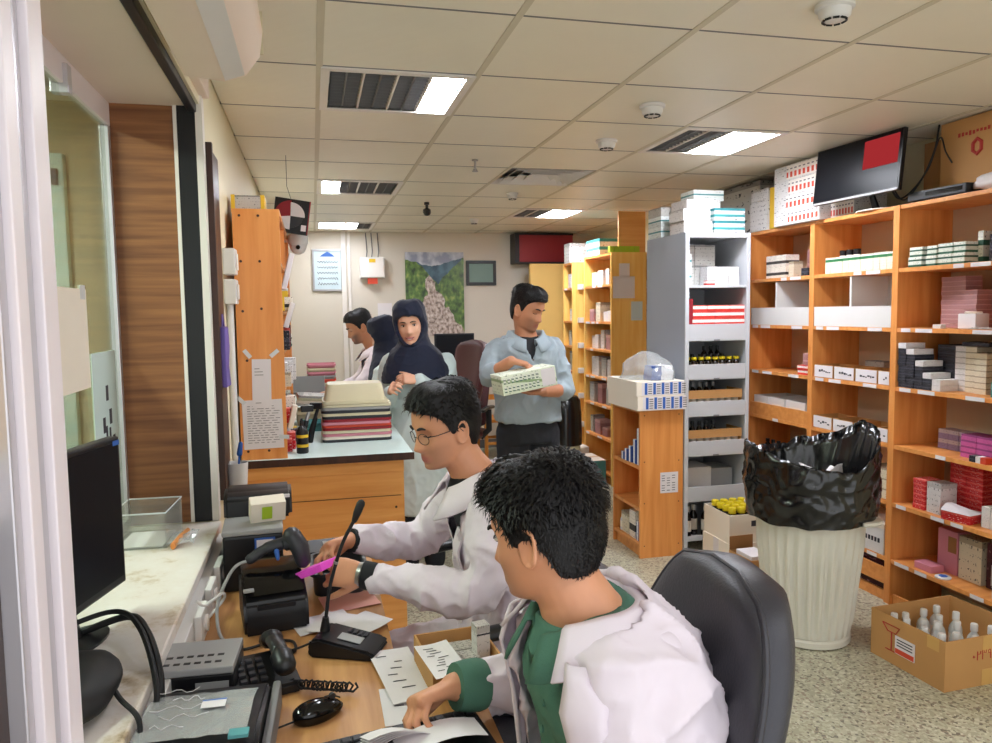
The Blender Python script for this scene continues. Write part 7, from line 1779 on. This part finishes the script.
for r_ in range(2):
    for i in range(9):
        b = B(); box(b,-.145+i*.023,-.145+i*.023+.014,-.0912,-.0902,.015+r_*.045,.045+r_*.045); xf(b,mt); obj('printed_pack', b, 'mid_grey' if False else 'teal' if False else 'p_green_pack', t)
b = B(); box(b,.07,.148,-.0912,-.0902,.008,.098); xf(b,mt); obj('plain_label', b, 'paper', t)
# ---------------------------------------------------------------- seated pair at the back counter
def seated_back_man():
    t = person('bearded dark-haired man in a white coat bending over the back counter, in profile')
    H = Head((.335,5.60,1.505), 180+8, 22, 0, .98); fw = V((-1,-.1,0)); bm = B(); add_head(bm,H); nb = V((.435,5.60,1.355)); neck_loft(bm,H,nb,.056)
    ST = [((.56,5.60,.72),.165,.13),((.56,5.60,.85),.16,.12),((.53,5.60,1.02),.16,.12),((.50,5.60,1.18),.18,.12),((.475,5.60,1.28),.185,.11),((.455,5.60,1.325),.14,.08),((.445,5.60,1.36),.08,.06)]
    torso(bm,ST,fw)
    SL,EL,WL_ = (.46,5.42,1.27),(.33,5.38,1.06),(.13,5.47,1.01); SR,ER,WR = (.46,5.78,1.27),(.33,5.82,1.06),(.12,5.72,1.01)
    arm(bm,(SL,EL,WL_),(.05,.043,.028)); arm(bm,(SR,ER,WR),(.05,.043,.028))
    hand(bm,WL_,(-.95,.2,-.12),(0,.1,-1),1,curl=(.35,.4,.3)); hand(bm,WR,(-.95,-.2,-.12),(0,-.1,-1),-1,curl=(.35,.4,.3))
    for s in (-1,1): seg_tube(bm,[(.55,5.60+.1*s,.72),(.36,5.60+.12*s,.70),(.20,5.60+.12*s,.66)],[.085,.075,.058]); seg_tube(bm,[(.20,5.60+.12*s,.66),(.24,5.60+.12*s,.36)],[.056,.04])
    me = fuse(bm,.006,3); me.materials.append(M['skin_mid']); skin_regions(me,H,1.0); obj('body', me, None, t)
    hair_obj(t,H,.015,.006,.009,.004,500,.014,9,0,lift=.3); face_parts(t,H,True,.0036)
    b = B(); SC = [(c,hw+.02,hd+.022) for c,hw,hd in ST]; open_coat(b,SC,fw,[.05,.05,.05,.08,.3,.5,.7],.012,.012)
    arm(b,(SL,EL,V(EL).lerp(V(WL_),.9)),(.076,.062,.05)); arm(b,(SR,ER,V(ER).lerp(V(WR),.9)),(.076,.062,.05))
    me = fuse(b,.009,3,.009,8); me.materials.append(M['coat_white']); ct = obj('coat', me, None, t)
    collar_band('collar', ct, 'coat_white', nb+V((0,0,-.015)), None, fw, .084,.08,.05,25,.006,.028,.03); t.location = (.01,.17,0)
    b = B(); torso(b,ST,fw,.008); me = fuse(b,.01,2); me.materials.append(M['shirt_black']); obj('shirt', me, None, t)
    b = B()
    for s in (-1,1): seg_tube(b,[(.55,5.60+.1*s,.72),(.36,5.60+.12*s,.70),(.20,5.60+.12*s,.66)],[.096,.086,.07]); seg_tube(b,[(.20,5.60+.12*s,.66),(.24,5.60+.12*s,.38)],[.07,.06])
    me = fuse(b,.012,2); me.materials.append(M['trousers']); obj('trousers', me, None, t)
seated_back_man()
def seated_back_woman():
    t = person('seated person in a navy headscarf and white coat, seen from behind at the counter')
    H = Head((.475,5.28,1.455), 150, 20, 0, .92); fw = V((-.9,.35,0)); bm = B(); add_head(bm,H); nb = V((.50,5.26,1.31)); neck_loft(bm,H,nb,.05)
    ST = [((.56,5.22,.70),.16,.12),((.56,5.22,.84),.15,.11),((.55,5.23,1.0),.155,.11),((.53,5.24,1.16),.165,.105),((.515,5.25,1.25),.15,.085),((.505,5.255,1.30),.08,.06)]
    torso(bm,ST,fw)
    SL,EL,WL_ = (.455,5.10,1.21),(.37,5.02,1.00),(.18,5.12,1.005); SR,ER,WR = (.565,5.40,1.21),(.47,5.46,1.02),(.28,5.42,1.005)
    arm(bm,(SL,EL,WL_),(.045,.038,.025)); arm(bm,(SR,ER,WR),(.045,.038,.025)); hand(bm,WL_,(-.95,.25,-.1),(0,0,-1),1,k=.88,curl=(.4,.4,.3)); hand(bm,WR,(-.95,-.05,-.1),(0,0,-1),-1,k=.88,curl=(.4,.4,.3))
    for s in (-1,1): seg_tube(bm,[(.55,5.22+.1*s,.70),(.38,5.27+.1*s,.68),(.22,5.33+.1*s,.64)],[.08,.07,.055]); seg_tube(bm,[(.22,5.33+.1*s,.64),(.26,5.32+.1*s,.36)],[.054,.04])
    me = fuse(bm,.006,3); me.materials.append(M['skin_light']); skin_regions(me,H,0); obj('body', me, None, t)
    scarf(t,H,[((.495,5.265,1.42),.075,.08),((.50,5.26,1.34),.11,.105),((.51,5.255,1.27),.17,.125),((.52,5.25,1.20),.195,.15),((.525,5.245,1.165),.205,.165),((.528,5.245,1.14),.195,.16)],fw)
    b = B(); torso(b,[(c,hw+.022,hd+.025) for c,hw,hd in ST],fw); arm(b,(SL,EL,V(EL).lerp(V(WL_),.92)),(.068,.056,.044)); arm(b,(SR,ER,V(ER).lerp(V(WR),.92)),(.068,.056,.044))
    for s in (-1,1): seg_tube(b,[(.55,5.22+.1*s,.71),(.40,5.265+.1*s,.70)],[.10,.095])
    me = fuse(b,.009,3,.009,8); me.materials.append(M['coat_ice']); obj('coat', me, None, t)
    b = B()
    for s in (-1,1): seg_tube(b,[(.55,5.22+.1*s,.70),(.38,5.27+.1*s,.68),(.22,5.33+.1*s,.64)],[.09,.08,.068]); seg_tube(b,[(.22,5.33+.1*s,.64),(.26,5.32+.1*s,.38)],[.066,.058])
    me = fuse(b,.012,2); me.materials.append(M['trousers']); obj('trousers', me, None, t); t.location = (.0,-.05,0)
seated_back_woman()
for (x,y,lab) in ((.58,5.77,'stool under the bearded man at the back counter'),(.57,5.16,'stool under the seated person in the headscarf')):
    t = thing('stool', lab, 'stool', (x,y,0), 0, 'stools at the back counter')
    b = B(); lathe(b,[(.17,.585),(.18,.60),(.18,.625),(.15,.64)],26); obj('seat', b, 'black_leather', t, 'a')
    b = B(); tube(b,[(0,0,.585),(0,0,.06)],.025,12); obj('column', b, 'steel', t, 'a')
    b = B(); lathe(b,[(.20,0),(.20,.02),(.05,.05),(.03,.07)],26); obj('base', b, 'steel', t, 'a')
